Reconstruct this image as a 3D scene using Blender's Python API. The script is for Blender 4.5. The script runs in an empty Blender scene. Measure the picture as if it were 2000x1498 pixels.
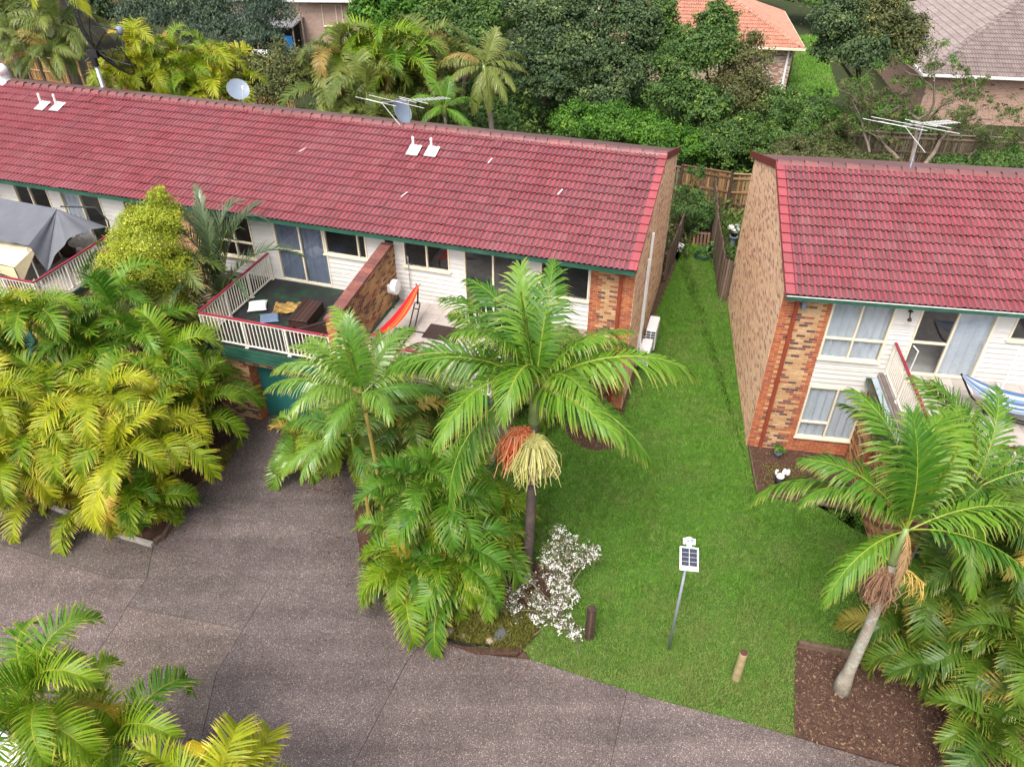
import bpy, bmesh, math, random
import numpy as np
from mathutils import Vector, Matrix

SC = bpy.context.scene
COL = SC.collection
R_ = math.radians

# ---------------------------------------------------------------- camera, sky, sun, exposure
CAM_H, PITCH, FPX = 16.35, R_(37.47), 1506.0
cam = bpy.data.cameras.new('camera')
cam.sensor_width = 36.0
cam.lens = FPX / 2000.0 * 36.0
cam.clip_start, cam.clip_end = 0.1, 2000.0
cam_ob = bpy.data.objects.new('camera', cam)
cam_ob.location = (0, 0, CAM_H)
cam_ob.rotation_euler = (math.pi / 2 - PITCH, 0, 0)
COL.objects.link(cam_ob)
SC.camera = cam_ob

SUN_EL, SUN_AZ = R_(58), R_(205)           # azimuth clockwise from +Y: behind and left of the camera
world = bpy.data.worlds.new('World')
SC.world = world
world.use_nodes = True
_nt = world.node_tree
_sky = _nt.nodes.new('ShaderNodeTexSky')
_sky.sky_type = 'NISHITA'
_sky.sun_disc = False
_sky.sun_elevation = SUN_EL
_sky.sun_rotation = SUN_AZ
_sky.air_density = 1.0
_sky.dust_density = 6.0
_sky.ozone_density = 1.0
_hs = _nt.nodes.new('ShaderNodeHueSaturation')      # cloud cover greys the sky's blue
_hs.inputs['Saturation'].default_value = 0.45
_bg = _nt.nodes['Background']
_bg.inputs['Strength'].default_value = 0.15
_nt.links.new(_sky.outputs[0], _hs.inputs['Color'])
_nt.links.new(_hs.outputs[0], _bg.inputs['Color'])

sun = bpy.data.lights.new('sun', 'SUN')
sun.energy = 1.0
sun.angle = R_(24)
sun.color = (1.0, 0.95, 0.88)
sun_ob = bpy.data.objects.new('sun', sun)
_d = Vector((math.sin(SUN_AZ) * math.cos(SUN_EL), math.cos(SUN_AZ) * math.cos(SUN_EL), math.sin(SUN_EL)))
sun_ob.rotation_euler = _d.to_track_quat('Z', 'Y').to_euler()
sun_ob.location = (0, 0, 60)
COL.objects.link(sun_ob)

SC.view_settings.view_transform = 'Standard'
SC.view_settings.look = 'None'
SC.view_settings.gamma = 1.0
SC.view_settings.use_curve_mapping = False
SC.view_settings.exposure = 1.08

# ---------------------------------------------------------------- frames of reference
_fw = np.array([0, math.cos(PITCH), -math.sin(PITCH)])
_up = np.array([0, math.sin(PITCH), math.cos(PITCH)])

def g(u, v, z=0.0):
    """point of the surveyed photograph on the level plane z"""
    r = np.array([1.0, 0, 0]) * ((u - 1000) / FPX) - _up * ((v - 749) / FPX) + _fw
    t = (z - CAM_H) / r[2]
    return Vector((r[0] * t, r[1] * t, z))

def frame(ang, o):
    a = R_(ang)
    x = Vector((math.cos(a), -math.sin(a), 0)); d = Vector((math.sin(a), math.cos(a), 0))
    return (lambda s, t, z=0.0: o + x * s + d * t + Vector((0, 0, z))), -a

L0, R0 = Vector((3.64, 19.90, 0)), Vector((7.38, 18.08, 0))
LP, LROT = frame(17.0, L0)      # long row of houses: s along the front (negative to the left), t into the house
RP, RROT = frame(8.76, R0)      # right-hand house

# ---------------------------------------------------------------- scene graph helpers
def link(o):
    COL.objects.link(o); return o

def thing(name, label, cat, loc=(0, 0, 0), rz=0.0, group=None):
    o = link(bpy.data.objects.new(name, None))
    o.empty_display_size = 0.3
    o.location = loc; o.rotation_euler = (0, 0, rz)
    o['label'] = label; o['category'] = cat
    if group: o['group'] = group
    return o

def tag(o, label, cat, group=None):
    o['label'] = label; o['category'] = cat
    if group: o['group'] = group
    return o

def structure(o, label=None):
    o['kind'] = 'structure'
    if label: o['label'] = label
    return o

def inst(name, me, parent=None, loc=(0, 0, 0), rot=(0, 0, 0), scale=None, mat=None):
    o = bpy.data.objects.new(name, me)
    if mat is not None:
        o.matrix_basis = mat
    else:
        o.location = loc; o.rotation_euler = rot
        if scale is not None:
            o.scale = scale if hasattr(scale, '__len__') else (scale,) * 3
    if parent is not None: o.parent = parent
    return link(o)

class MB:
    """collects geometry of one mesh object"""
    def __init__(s):
        s.v = []; s.f = []; s.m = []
    def add(s, vs, fs, mi=0):
        b = len(s.v)
        s.v.extend([tuple(p) for p in vs])
        for f in fs:
            s.f.append([i + b for i in f]); s.m.append(mi)
        return s
    def hexa(s, p, mi=0):            # 8 points: bottom 4 ccw, top 4 ccw
        return s.add(p, [(3, 2, 1, 0), (4, 5, 6, 7), (0, 1, 5, 4), (1, 2, 6, 5), (2, 3, 7, 6), (3, 0, 4, 7)], mi)
    def box(s, x0, y0, z0, x1, y1, z1, mi=0):
        return s.hexa([(x0, y0, z0), (x1, y0, z0), (x1, y1, z0), (x0, y1, z0),
                       (x0, y0, z1), (x1, y0, z1), (x1, y1, z1), (x0, y1, z1)], mi)
    def cbox(s, c, sx, sy, sz, mi=0):
        return s.box(c[0] - sx / 2, c[1] - sy / 2, c[2] - sz / 2, c[0] + sx / 2, c[1] + sy / 2, c[2] + sz / 2, mi)
    def beam(s, p, q, w, h, mi=0, up=(0, 0, 1)):
        p, q = Vector(p), Vector(q); d = (q - p).normalized(); u = Vector(up)
        if abs(d.dot(u)) > 0.98: u = Vector((1, 0, 0))
        x = d.cross(u).normalized(); n = x.cross(d).normalized()
        x *= w / 2; n *= h / 2
        return s.hexa([p - x - n, p + x - n, q + x - n, q - x - n, p - x + n, p + x + n, q + x + n, q - x + n], mi)
    def tube(s, pts, r, n=6, mi=0, cap=True):
        pts = [Vector(p) for p in pts]
        rr = r if hasattr(r, '__len__') else [r] * len(pts)
        base = len(s.v); ref = None
        for i, p in enumerate(pts):
            d = (pts[min(i + 1, len(pts) - 1)] - pts[max(i - 1, 0)]).normalized()
            if ref is None:
                ref = Vector((0, 0, 1)) if abs(d.z) < 0.9 else Vector((1, 0, 0))
            x = d.cross(ref)
            if x.length < 1e-5: x = d.cross(Vector((0.3, 0.9, 0.1)))
            x.normalize(); y = x.cross(d).normalized(); ref = y
            for k in range(n):
                a = 2 * math.pi * k / n
                s.v.append(tuple(p + (x * math.cos(a) + y * math.sin(a)) * rr[i]))
        for i in range(len(pts) - 1):
            for k in range(n):
                a = base + i * n + k; b = base + i * n + (k + 1) % n
                s.f.append([a, b, b + n, a + n]); s.m.append(mi)
        if cap:
            s.f.append([base + k for k in range(n)][::-1]); s.m.append(mi)
            e = base + (len(pts) - 1) * n
            s.f.append([e + k for k in range(n)]); s.m.append(mi)
        return s
    def lathe(s, prof, c=(0, 0, 0), n=16, mi=0):
        base = len(s.v)
        for r, z in prof:
            for k in range(n):
                a = 2 * math.pi * k / n
                s.v.append((c[0] + r * math.cos(a), c[1] + r * math.sin(a), c[2] + z))
        for i in range(len(prof) - 1):
            for k in range(n):
                a = base + i * n + k; b = base + i * n + (k + 1) % n
                s.f.append([a, b, b + n, a + n]); s.m.append(mi)
        s.f.append([base + k for k in range(n)][::-1]); s.m.append(mi)
        e = base + (len(prof) - 1) * n
        s.f.append([e + k for k in range(n)]); s.m.append(mi)
        return s
    def prism(s, poly, z0, z1, mi=0):
        n = len(poly); b = len(s.v)
        for z in (z0, z1):
            for p in poly: s.v.append((p[0], p[1], z))
        s.f.append([b + i for i in range(n)][::-1]); s.m.append(mi)
        s.f.append([b + n + i for i in range(n)]); s.m.append(mi)
        for i in range(n):
            j = (i + 1) % n
            s.f.append([b + i, b + j, b + n + j, b + n + i]); s.m.append(mi)
        return s
    def grid(s, fn, nu, nv, mi=0):
        b = len(s.v)
        for i in range(nu + 1):
            for j in range(nv + 1):
                s.v.append(tuple(fn(i / nu, j / nv)))
        for i in range(nu):
            for j in range(nv):
                a = b + i * (nv + 1) + j
                s.f.append([a, a + nv + 1, a + nv + 2, a + 1]); s.m.append(mi)
        return s
    def mesh(s, name, mats, smooth=False):
        me = bpy.data.meshes.new(name)
        me.from_pydata(s.v, [], s.f)
        for m in (mats if isinstance(mats, (list, tuple)) else [mats]): me.materials.append(m)
        if any(s.m): me.polygons.foreach_set('material_index', s.m)
        if smooth: me.polygons.foreach_set('use_smooth', [True] * len(s.f))
        me.update()
        return me
    def build(s, name, mats, parent=None, kind=None, smooth=False, loc=None, rz=0.0):
        o = bpy.data.objects.new(name, s.mesh(name, mats, smooth))
        if parent is not None: o.parent = parent
        if kind: o['kind'] = kind
        if loc is not None: o.location = loc; o.rotation_euler = (0, 0, rz)
        return link(o)

def bevel_mesh(me, w, seg=1):
    bm = bmesh.new(); bm.from_mesh(me)
    bmesh.ops.bevel(bm, geom=bm.edges[:], offset=w, segments=seg, affect='EDGES', profile=0.5)
    bm.to_mesh(me); bm.free(); me.update()
    return me

def np_mesh(name, verts, faces_flat, per, mats, attrs=None):
    """fast mesh: verts (n,3), faces_flat flattened indices, per = corners per face"""
    me = bpy.data.meshes.new(name)
    nv = len(verts); nf = len(faces_flat) // per
    me.vertices.add(nv); me.vertices.foreach_set('co', np.asarray(verts, dtype=np.float32).ravel())
    me.loops.add(nf * per); me.loops.foreach_set('vertex_index', np.asarray(faces_flat, dtype=np.int32))
    me.polygons.add(nf)
    me.polygons.foreach_set('loop_start', np.arange(0, nf * per, per, dtype=np.int32))
    me.update(calc_edges=True); me.validate(); me.shade_flat()
    for m in mats: me.materials.append(m)
    for k, a in (attrs or {}).items():
        at = me.attributes.new(k, 'FLOAT', 'POINT'); at.data.foreach_set('value', np.asarray(a, dtype=np.float32))
    return me

# ---------------------------------------------------------------- materials
class NT:
    def __init__(s, name):
        s.mat = bpy.data.materials.new(name); s.mat.use_nodes = True
        s.t = s.mat.node_tree; s.p = s.t.nodes['Principled BSDF']; s.out = s.t.nodes['Material Output']
    def n(s, typ, **kw):
        nd = s.t.nodes.new('ShaderNode' + typ)
        for k, v in kw.items(): setattr(nd, k, v)
        return nd
    def l(s, a, b): s.t.links.new(a, b)
    def coords(s, kind='Object', scale=None):
        tc = s.n('TexCoord')
        if scale is None: return tc.outputs[kind]
        mp = s.n('Mapping'); mp.inputs['Scale'].default_value = scale
        s.l(tc.outputs[kind], mp.inputs['Vector']); return mp.outputs[0]
    def world(s):
        return s.n('NewGeometry').outputs['Position']
    def noise(s, vec, scale, detail=4, rough=0.6, dist=0.0):
        nd = s.n('TexNoise'); nd.inputs['Scale'].default_value = scale; nd.inputs['Detail'].default_value = detail
        nd.inputs['Roughness'].default_value = rough; nd.inputs['Distortion'].default_value = dist
        s.l(vec, nd.inputs['Vector']); return nd.outputs['Fac']
    def ramp(s, fac, stops, interp='LINEAR'):
        nd = s.n('ValToRGB'); cr = nd.color_ramp; cr.interpolation = interp
        while len(cr.elements) < len(stops): cr.elements.new(0.5)
        for e, (p, c) in zip(cr.elements, stops):
            e.position = p
            c = c if hasattr(c, '__len__') else (c, c, c)
            e.color = (c[0], c[1], c[2], 1)
        s.l(fac, nd.inputs[0]); return nd.outputs[0]
    def mix(s, fac, a, b, mode='MIX'):
        nd = s.n('MixRGB', blend_type=mode)
        for i, x in ((0, fac), (1, a), (2, b)):
            if isinstance(x, (int, float)): nd.inputs[i].default_value = x
            elif isinstance(x, tuple): nd.inputs[i].default_value = (x[0], x[1], x[2], 1)
            else: s.l(x, nd.inputs[i])
        return nd.outputs[0]
    def math(s, op, a, b=None):
        nd = s.n('Math', operation=op)
        for i, x in ((0, a), (1, b)):
            if x is None: continue
            if isinstance(x, (int, float)): nd.inputs[i].default_value = x
            else: s.l(x, nd.inputs[i])
        return nd.outputs[0]
    def rand(s):
        """one random number for each piece, whether it is an object or an island of a joined mesh"""
        a = s.n('ObjectInfo').outputs['Random']; b = s.n('NewGeometry').outputs['Random Per Island']
        return s.math('FRACT', s.math('ADD', a, b))
    def bump(s, h, strength=0.3, dist=0.01):
        nd = s.n('Bump'); nd.inputs['Strength'].default_value = strength; nd.inputs['Distance'].default_value = dist
        s.l(h, nd.inputs['Height']); s.l(nd.outputs[0], s.p.inputs['Normal'])
    def done(s, color=None, rough=0.7, spec=0.3, metal=0.0):
        if color is not None:
            if isinstance(color, tuple): s.p.inputs['Base Color'].default_value = (*color, 1)
            else: s.l(color, s.p.inputs['Base Color'])
        if isinstance(rough, (int, float)): s.p.inputs['Roughness'].default_value = rough
        else: s.l(rough, s.p.inputs['Roughness'])
        s.p.inputs['Specular IOR Level'].default_value = spec
        s.p.inputs['Metallic'].default_value = metal
        return s.mat

def m_plain(name, c, rough=0.6, spec=0.3, var=0.25, scale=3.0, metal=0.0, bump=0.0, dirt=None):
    t = NT(name); w = t.coords('Object')
    nz = t.noise(w, scale, 6, 0.65)
    dark = tuple(x * (1 - var) for x in c); lite = tuple(min(1, x * (1 + var * 0.6)) for x in c)
    col = t.ramp(nz, [(0.3, dark), (0.7, lite)])
    if dirt:
        d = t.ramp(t.noise(t.world(), 1.3, 8, 0.75), [(0.5, 0.0), (0.72, 0.75)])
        col = t.mix(d, col, dirt)
    if bump: t.bump(t.noise(w, scale * 12, 4), bump, 0.01)
    return t.done(col, rough, spec, metal)

def m_pieces(name, cols, rough=0.8, spec=0.2, grain=30.0, gs=0.35, stretch=(1, 1, 1), dirt=None, dirt_amt=0.6):
    """colour chosen per piece from a list, plus grain"""
    t = NT(name); n = len(cols)
    c = t.ramp(t.rand(), [(i / n, cols[i]) for i in range(n)], 'CONSTANT')
    mp = t.n('Mapping'); mp.inputs['Scale'].default_value = stretch
    t.l(t.world(), mp.inputs['Vector'])
    nz = t.noise(mp.outputs[0], grain, 5, 0.7)
    c = t.mix(1.0, c, t.ramp(nz, [(0.25, 1 - gs), (0.75, 1 + gs * 0.6)]), 'MULTIPLY')
    if dirt:
        c = t.mix(t.ramp(t.noise(t.world(), 0.9, 8, 0.7), [(0.46, 0.0), (0.7, dirt_amt)]), c, dirt)
    t.bump(nz, 0.35, 0.006)
    return t.done(c, rough, spec)

def m_leaf(name, a, b, tip=None, trans=0.3, rough=0.42, spec=0.35, tip_from=0.75, dry=None, dry_amt=0.0):
    """leaf blades: colour varies per plant piece and per blade, some kinds yellow towards the tips"""
    t = NT(name)
    oi = t.n('ObjectInfo').outputs['Random']; isl = t.n('NewGeometry').outputs['Random Per Island']
    f = t.math('ADD', t.math('MULTIPLY', oi, 0.6), t.math('MULTIPLY', isl, 0.4))
    col = t.ramp(f, [(0.1, a), (0.9, b)])
    if tip:
        at = t.n('Attribute', attribute_name='tip').outputs['Fac']
        col = t.mix(t.math('MULTIPLY', t.ramp(at, [(tip_from, 0.0), (1.0, 1.0)]), t.math('ADD', t.math('MULTIPLY', isl, .9), t.math('MULTIPLY', oi, .35))), col, tip)
    if dry:
        col = t.mix(t.ramp(t.math('FRACT', t.math('MULTIPLY', oi, 7.31)), [(1 - dry_amt, 0.0), (1 - dry_amt + 0.02, 0.75)], 'LINEAR'), col, dry)
    t.done(col, rough, spec)
    tr = t.n('BsdfTranslucent'); t.l(col, tr.inputs['Color'])
    mx = t.n('MixShader'); mx.inputs[0].default_value = trans
    t.l(t.p.outputs[0], mx.inputs[1]); t.l(tr.outputs[0], mx.inputs[2]); t.l(mx.outputs[0], t.out.inputs['Surface'])
    return t.mat

def m_crown(name, a, b, c=None, trans=0.25, rough=0.5):
    """small-leaved crowns: colour varies per sprig (tone) and per leaf"""
    t = NT(name)
    tone = t.n('Attribute', attribute_name='tone').outputs['Fac']; isl = t.n('NewGeometry').outputs['Random Per Island']
    f = t.math('ADD', t.math('MULTIPLY', tone, 0.7), t.math('MULTIPLY', isl, 0.3))
    stops = [(0.12, a), (0.8, b)] + ([(0.97, c)] if c else [])
    col = t.ramp(f, stops)
    t.done(col, rough, 0.3)
    tr = t.n('BsdfTranslucent'); t.l(col, tr.inputs['Color'])
    mx = t.n('MixShader'); mx.inputs[0].default_value = trans
    t.l(t.p.outputs[0], mx.inputs[1]); t.l(tr.outputs[0], mx.inputs[2]); t.l(mx.outputs[0], t.out.inputs['Surface'])
    return t.mat

def m_glass(name, tint=(0.9, 0.95, 1.0), refl=0.10):
    t = NT(name)
    tr = t.n('BsdfTransparent'); tr.inputs['Color'].default_value = (*tint, 1)
    gl = t.n('BsdfGlossy'); gl.inputs['Roughness'].default_value = 0.03
    lw = t.n('LayerWeight'); lw.inputs['Blend'].default_value = 0.5
    f = t.math('ADD', t.math('MULTIPLY', t.math('POWER', lw.outputs['Facing'], 5.0), 0.9), 0.035 + refl * 0.5)
    mx = t.n('MixShader'); t.l(f, mx.inputs[0])
    t.l(tr.outputs[0], mx.inputs[1]); t.l(gl.outputs[0], mx.inputs[2]); t.l(mx.outputs[0], t.out.inputs['Surface'])
    return t.mat

M = {}
# roofs and walls
def _roof(name, c, c2, lichen):
    t = NT(name)
    r = t.rand()
    col = t.mix(r, c, c2)
    col = t.mix(t.ramp(t.noise(t.world(), 0.5, 6, 0.7), [(0.36, 0.0), (0.75, 0.5)]), col, lichen)
    nz = t.noise(t.world(), 22, 5, 0.75)
    col = t.mix(1.0, col, t.ramp(nz, [(0.25, 0.68), (0.75, 1.2)]), 'MULTIPLY')
    # the odd faded or grimy tile, and grey lichen spots
    col = t.mix(t.ramp(t.math('FRACT', t.math('MULTIPLY', r, 17.3)), [(0.90, 0.0), (0.94, 0.22)], 'LINEAR'), col, tuple(x * .55 + .02 for x in lichen))
    col = t.mix(t.ramp(t.math('FRACT', t.math('MULTIPLY', r, 31.7)), [(0.94, 0.0), (0.97, 0.16)], 'LINEAR'), col, tuple(min(1, x * 1.25 + .03) for x in lichen))
    col = t.mix(t.ramp(t.noise(t.world(), 7, 9, 0.8), [(0.66, 0.0), (0.74, 0.35)]), col, (0.28, 0.20, 0.19))
    t.bump(nz, 0.25, 0.005)
    return t.done(col, 0.38, 0.5)
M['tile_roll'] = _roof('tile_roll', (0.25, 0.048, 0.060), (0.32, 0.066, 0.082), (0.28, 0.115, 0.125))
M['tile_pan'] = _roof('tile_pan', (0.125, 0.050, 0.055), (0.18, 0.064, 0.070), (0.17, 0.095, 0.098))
M['tile_ridge'] = _roof('tile_ridge', (0.15, 0.05, 0.046), (0.23, 0.072, 0.068), (0.13, 0.075, 0.07))
M['tile_rake'] = _roof('tile_rake', (0.30, 0.052, 0.062), (0.37, 0.075, 0.088), (0.24, 0.085, 0.09))
M['tile_lip_shade'] = m_plain('tile_lip_shade', (0.055, 0.018, 0.018), 0.8, 0.2)  # shade line under tile and cap laps, painted as a near-black lip colour
M['tile_orange'] = _roof('tile_orange', (0.42, 0.18, 0.12), (0.50, 0.24, 0.16), (0.36, 0.19, 0.14))
M['tile_grey'] = _roof('tile_grey', (0.20, 0.15, 0.14), (0.27, 0.215, 0.20), (0.17, 0.14, 0.13))
M['barge'] = m_plain('barge', (0.16, 0.035, 0.03), 0.6)
BR_MIX = [(0.47, 0.28, 0.13), (0.53, 0.34, 0.18), (0.48, 0.29, 0.14), (0.36, 0.12, 0.06), (0.50, 0.31, 0.16), (0.22, 0.09, 0.07), (0.44, 0.25, 0.12), (0.13, 0.07, 0.065), (0.54, 0.36, 0.20)]
M['brick'] = m_pieces('brick', BR_MIX, 0.85, 0.2, 28, 0.3)
M['brick_side'] = m_pieces('brick_side', [(0.67, 0.45, 0.29), (0.71, 0.49, 0.32), (0.64, 0.41, 0.26), (0.69, 0.46, 0.29), (0.46, 0.26, 0.19), (0.66, 0.43, 0.28), (0.72, 0.52, 0.35), (0.67, 0.45, 0.28), (0.62, 0.36, 0.20), (0.69, 0.48, 0.31), (0.52, 0.31, 0.22), (0.34, 0.19, 0.16)], 0.85, 0.2, 28, 0.3)
M['brick_red'] = m_pieces('brick_red', [(0.40, 0.11, 0.045), (0.45, 0.15, 0.06), (0.36, 0.10, 0.05), (0.30, 0.09, 0.05)], 0.85, 0.2, 28, 0.3)
M['brick_stain'] = m_pieces('brick_stain', [(0.42, 0.22, 0.09), (0.34, 0.15, 0.06), (0.46, 0.27, 0.12), (0.20, 0.08, 0.04), (0.12, 0.055, 0.04), (0.40, 0.20, 0.08)], 0.8, 0.2, 28, 0.35, dirt=(0.05, 0.035, 0.03), dirt_amt=0.7)
M['mortar'] = m_plain('mortar', (0.42, 0.33, 0.24), 0.9, 0.1, 0.2, 8)
M['coping'] = m_pieces('coping', [(0.20, 0.075, 0.06), (0.26, 0.10, 0.075), (0.16, 0.07, 0.065), (0.23, 0.09, 0.07)], 0.75, 0.2, 12, 0.4, dirt=(0.05, 0.035, 0.04))
M['siding'] = m_pieces('siding', [(0.58, 0.565, 0.54), (0.55, 0.535, 0.51), (0.60, 0.58, 0.56)], 0.6, 0.25, 6, 0.06, (1, 1, 1))
M['cream'] = m_plain('cream', (0.72, 0.64, 0.48), 0.5, 0.3, 0.1)
M['rail_white'] = m_plain('rail_white', (0.80, 0.74, 0.64), 0.5, 0.3, 0.12)
M['handrail'] = m_plain('handrail', (0.26, 0.022, 0.045), 0.4, 0.4, 0.2)
M['green_paint'] = m_plain('green_paint', (0.028, 0.095, 0.065), 0.4, 0.4, 0.3, 2, dirt=(0.05, 0.13, 0.10))
M['green_dark'] = m_plain('green_dark', (0.03, 0.085, 0.055), 0.6, 0.3, 0.4, 2)
M['roller'] = m_plain('roller', (0.02, 0.12, 0.11), 0.45, 0.4, 0.15)
M['pipe_red'] = m_plain('pipe_red', (0.26, 0.055, 0.03), 0.45, 0.4, 0.2)
M['lining'] = m_plain('lining', (0.35, 0.33, 0.30), 0.9, 0.1)
M['dark_room'] = m_plain('dark_room', (0.05, 0.05, 0.055), 0.9, 0.1)
M['glass'] = m_glass('glass', (0.96, 0.98, 1.0), 0.03)
M['curtain'] = m_plain('curtain', (0.46, 0.48, 0.50), 0.9, 0.1, 0.1)
M['curtain_blue'] = m_plain('curtain_blue', (0.15, 0.17, 0.22), 0.9, 0.1, 0.2)
M['screen'] = m_plain('screen', (0.03, 0.03, 0.035), 0.6, 0.3, 0.2)
M['white'] = m_plain('white', (0.80, 0.80, 0.79), 0.45, 0.35, 0.06)
M['white_dirty'] = m_plain('white_dirty', (0.74, 0.73, 0.70), 0.6, 0.3, 0.12, 4, dirt=(0.45, 0.42, 0.38))
M['lead'] = m_plain('lead', (0.62, 0.63, 0.62), 0.5, 0.4, 0.2, 8)
M['metal'] = m_plain('metal', (0.45, 0.47, 0.50), 0.35, 0.5, 0.15, 4, metal=0.7)
M['galv'] = m_plain('galv', (0.36, 0.40, 0.45), 0.45, 0.5, 0.2, 6, metal=0.4)
M['black'] = m_plain('black', (0.018, 0.018, 0.02), 0.45, 0.4, 0.3)
M['grey_blue'] = m_plain('grey_blue', (0.19, 0.235, 0.30), 0.45, 0.4, 0.1)
def _floor_tile():
    t = NT('floor_tile')
    c = t.mix(t.rand(), (0.37, 0.325, 0.295), (0.44, 0.39, 0.36))
    c = t.mix(1.0, c, t.ramp(t.noise(t.world(), 4, 7, 0.7), [(0.3, 0.82), (0.7, 1.08)]), 'MULTIPLY')
    return t.done(c, 0.4, 0.4)
M['floor_tile'] = _floor_tile()
M['grout'] = m_plain('grout', (0.16, 0.13, 0.12), 0.9, 0.1)
def _worn():
    t = NT('worn_deck')
    a = t.ramp(t.noise(t.world(), 1.6, 8, 0.75), [(0.50, (0.018, 0.018, 0.020)), (0.58, (0.014, 0.032, 0.02)), (0.72, (0.02, 0.10, 0.035))])
    c = t.mix(t.ramp(t.noise(t.world(), 5, 8, 0.8), [(0.55, 0.0), (0.72, 0.5)]), a, (0.07, 0.075, 0.075))
    return t.done(c, 0.55, 0.35)
M['worn_deck'] = _worn()
M['concrete'] = m_plain('concrete', (0.34, 0.31, 0.28), 0.85, 0.2, 0.35, 5, bump=0.2)
M['flash'] = m_plain('flash', (0.34, 0.40, 0.45), 0.45, 0.4, 0.25, 3, dirt=(0.3, 0.3, 0.28))
# timber
M['paling'] = m_pieces('paling', [(0.24, 0.12, 0.055), (0.17, 0.09, 0.05), (0.30, 0.17, 0.08), (0.13, 0.075, 0.05), (0.21, 0.11, 0.06), (0.34, 0.20, 0.11)], 0.8, 0.2, 18, 0.5, (6, 6, 1))
M['paling_grey'] = m_pieces('paling_grey', [(0.17, 0.115, 0.085), (0.12, 0.08, 0.06), (0.21, 0.15, 0.11), (0.14, 0.10, 0.075), (0.26, 0.19, 0.145)], 0.85, 0.2, 18, 0.5, (6, 6, 1))
M['paling_tan'] = m_pieces('paling_tan', [(0.36, 0.20, 0.08), (0.42, 0.26, 0.12), (0.30, 0.15, 0.06), (0.26, 0.13, 0.06)], 0.85, 0.2, 18, 0.4, (6, 6, 1))
M['post_dark'] = m_plain('post_dark', (0.07, 0.045, 0.035), 0.85, 0.2, 0.5, 6, bump=0.4)
M['sleeper'] = m_plain('sleeper', (0.13, 0.085, 0.06), 0.85, 0.2, 0.5, 5, bump=0.4)
M['log'] = m_plain('log', (0.36, 0.28, 0.15), 0.85, 0.2, 0.35, 5, bump=0.4)
M['log_end'] = m_plain('log_end', (0.10, 0.045, 0.035), 0.9, 0.1, 0.4, 12)
# ground
def _road():
    t = NT('exposed_aggregate'); w = t.world()
    vo = t.n('TexVoronoi'); vo.inputs['Scale'].default_value = 60.0; t.l(w, vo.inputs['Vector'])
    sx = t.n('SeparateColor'); t.l(vo.outputs['Color'], sx.inputs[0])
    st = t.ramp(sx.outputs[0], [(0.0, (0.056, 0.046, 0.044)), (0.40, (0.092, 0.076, 0.072)), (0.70, (0.135, 0.11, 0.10)), (0.88, (0.19, 0.157, 0.135)), (0.965, (0.38, 0.34, 0.30))], 'CONSTANT')
    vo2 = t.n('TexVoronoi'); vo2.inputs['Scale'].default_value = 120.0; t.l(w, vo2.inputs['Vector'])
    s2 = t.n('SeparateColor'); t.l(vo2.outputs['Color'], s2.inputs[0])
    st = t.mix(0.35, st, t.ramp(s2.outputs[1], [(0.0, (0.06, 0.045, 0.048)), (0.6, (0.12, 0.095, 0.09)), (0.85, (0.35, 0.29, 0.25))], 'CONSTANT'))
    big = t.ramp(t.noise(w, 0.28, 6, 0.6), [(0.35, 0.85), (0.65, 1.32)])
    c = t.mix(1.0, st, big, 'MULTIPLY')
    mid = t.ramp(t.noise(w, 1.6, 8, 0.7), [(0.35, 0.85), (0.7, 1.12)])
    c = t.mix(1.0, c, mid, 'MULTIPLY')
    c = t.mix(1.0, c, t.n('ObjectInfo').outputs['Color'], 'MULTIPLY')
    st2 = t.ramp(t.noise(w, 0.9, 8, 0.75, 0.6), [(0.60, 0.0), (0.75, 0.4)])
    c = t.mix(st2, c, (0.24, 0.20, 0.155))
    for rot, sc, amt in ((0.45, (0.10, 1.5, 1), 0.10), (-1.0, (0.09, 1.3, 1), 0.11)):     # tyre tracks and water stains along the two ways of travel
        mp = t.n('Mapping'); mp.inputs['Rotation'].default_value = (0, 0, rot); mp.inputs['Scale'].default_value = sc; t.l(w, mp.inputs['Vector'])
        c = t.mix(1.0, c, t.ramp(t.noise(mp.outputs[0], 1.0, 5, 0.6, 0.4), [(0.42, 1.0 - amt), (0.58, 1.06)]), 'MULTIPLY')
    c = t.mix(t.ramp(t.noise(w, 0.55, 9, 0.78, 1.2), [(0.62, 0.0), (0.70, 0.45)]), c, (0.05, 0.042, 0.038))
    t.bump(vo.outputs['Distance'], 0.35, 0.012)
    return t.done(c, 0.75, 0.25)
M['road'] = _road()
M['joint'] = m_plain('joint', (0.03, 0.024, 0.022), 0.95, 0.1)
def _soil(name, a, b):
    t = NT(name); w = t.world()
    c = t.ramp(t.noise(w, 6, 9, 0.8), [(0.3, a), (0.7, b)])
    c = t.mix(1.0, c, t.ramp(t.noise(w, 45, 4, 0.7), [(0.3, 0.55), (0.75, 1.4)]), 'MULTIPLY')
    t.bump(t.noise(w, 30, 6, 0.8), 0.6, 0.03)
    return t.done(c, 0.95, 0.1)
M['soil'] = _soil('soil', (0.055, 0.035, 0.024), (0.13, 0.085, 0.055))
M['bed_soil'] = _soil('bed_soil', (0.050, 0.028, 0.020), (0.115, 0.066, 0.046))
M['mulch'] = m_pieces('mulch', [(0.105, 0.055, 0.042), (0.08, 0.043, 0.035), (0.14, 0.078, 0.058), (0.12, 0.065, 0.048), (0.18, 0.11, 0.075), (0.055, 0.032, 0.028), (0.10, 0.052, 0.04), (0.26, 0.18, 0.11)], 0.9, 0.15, 40, 0.3)
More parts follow.
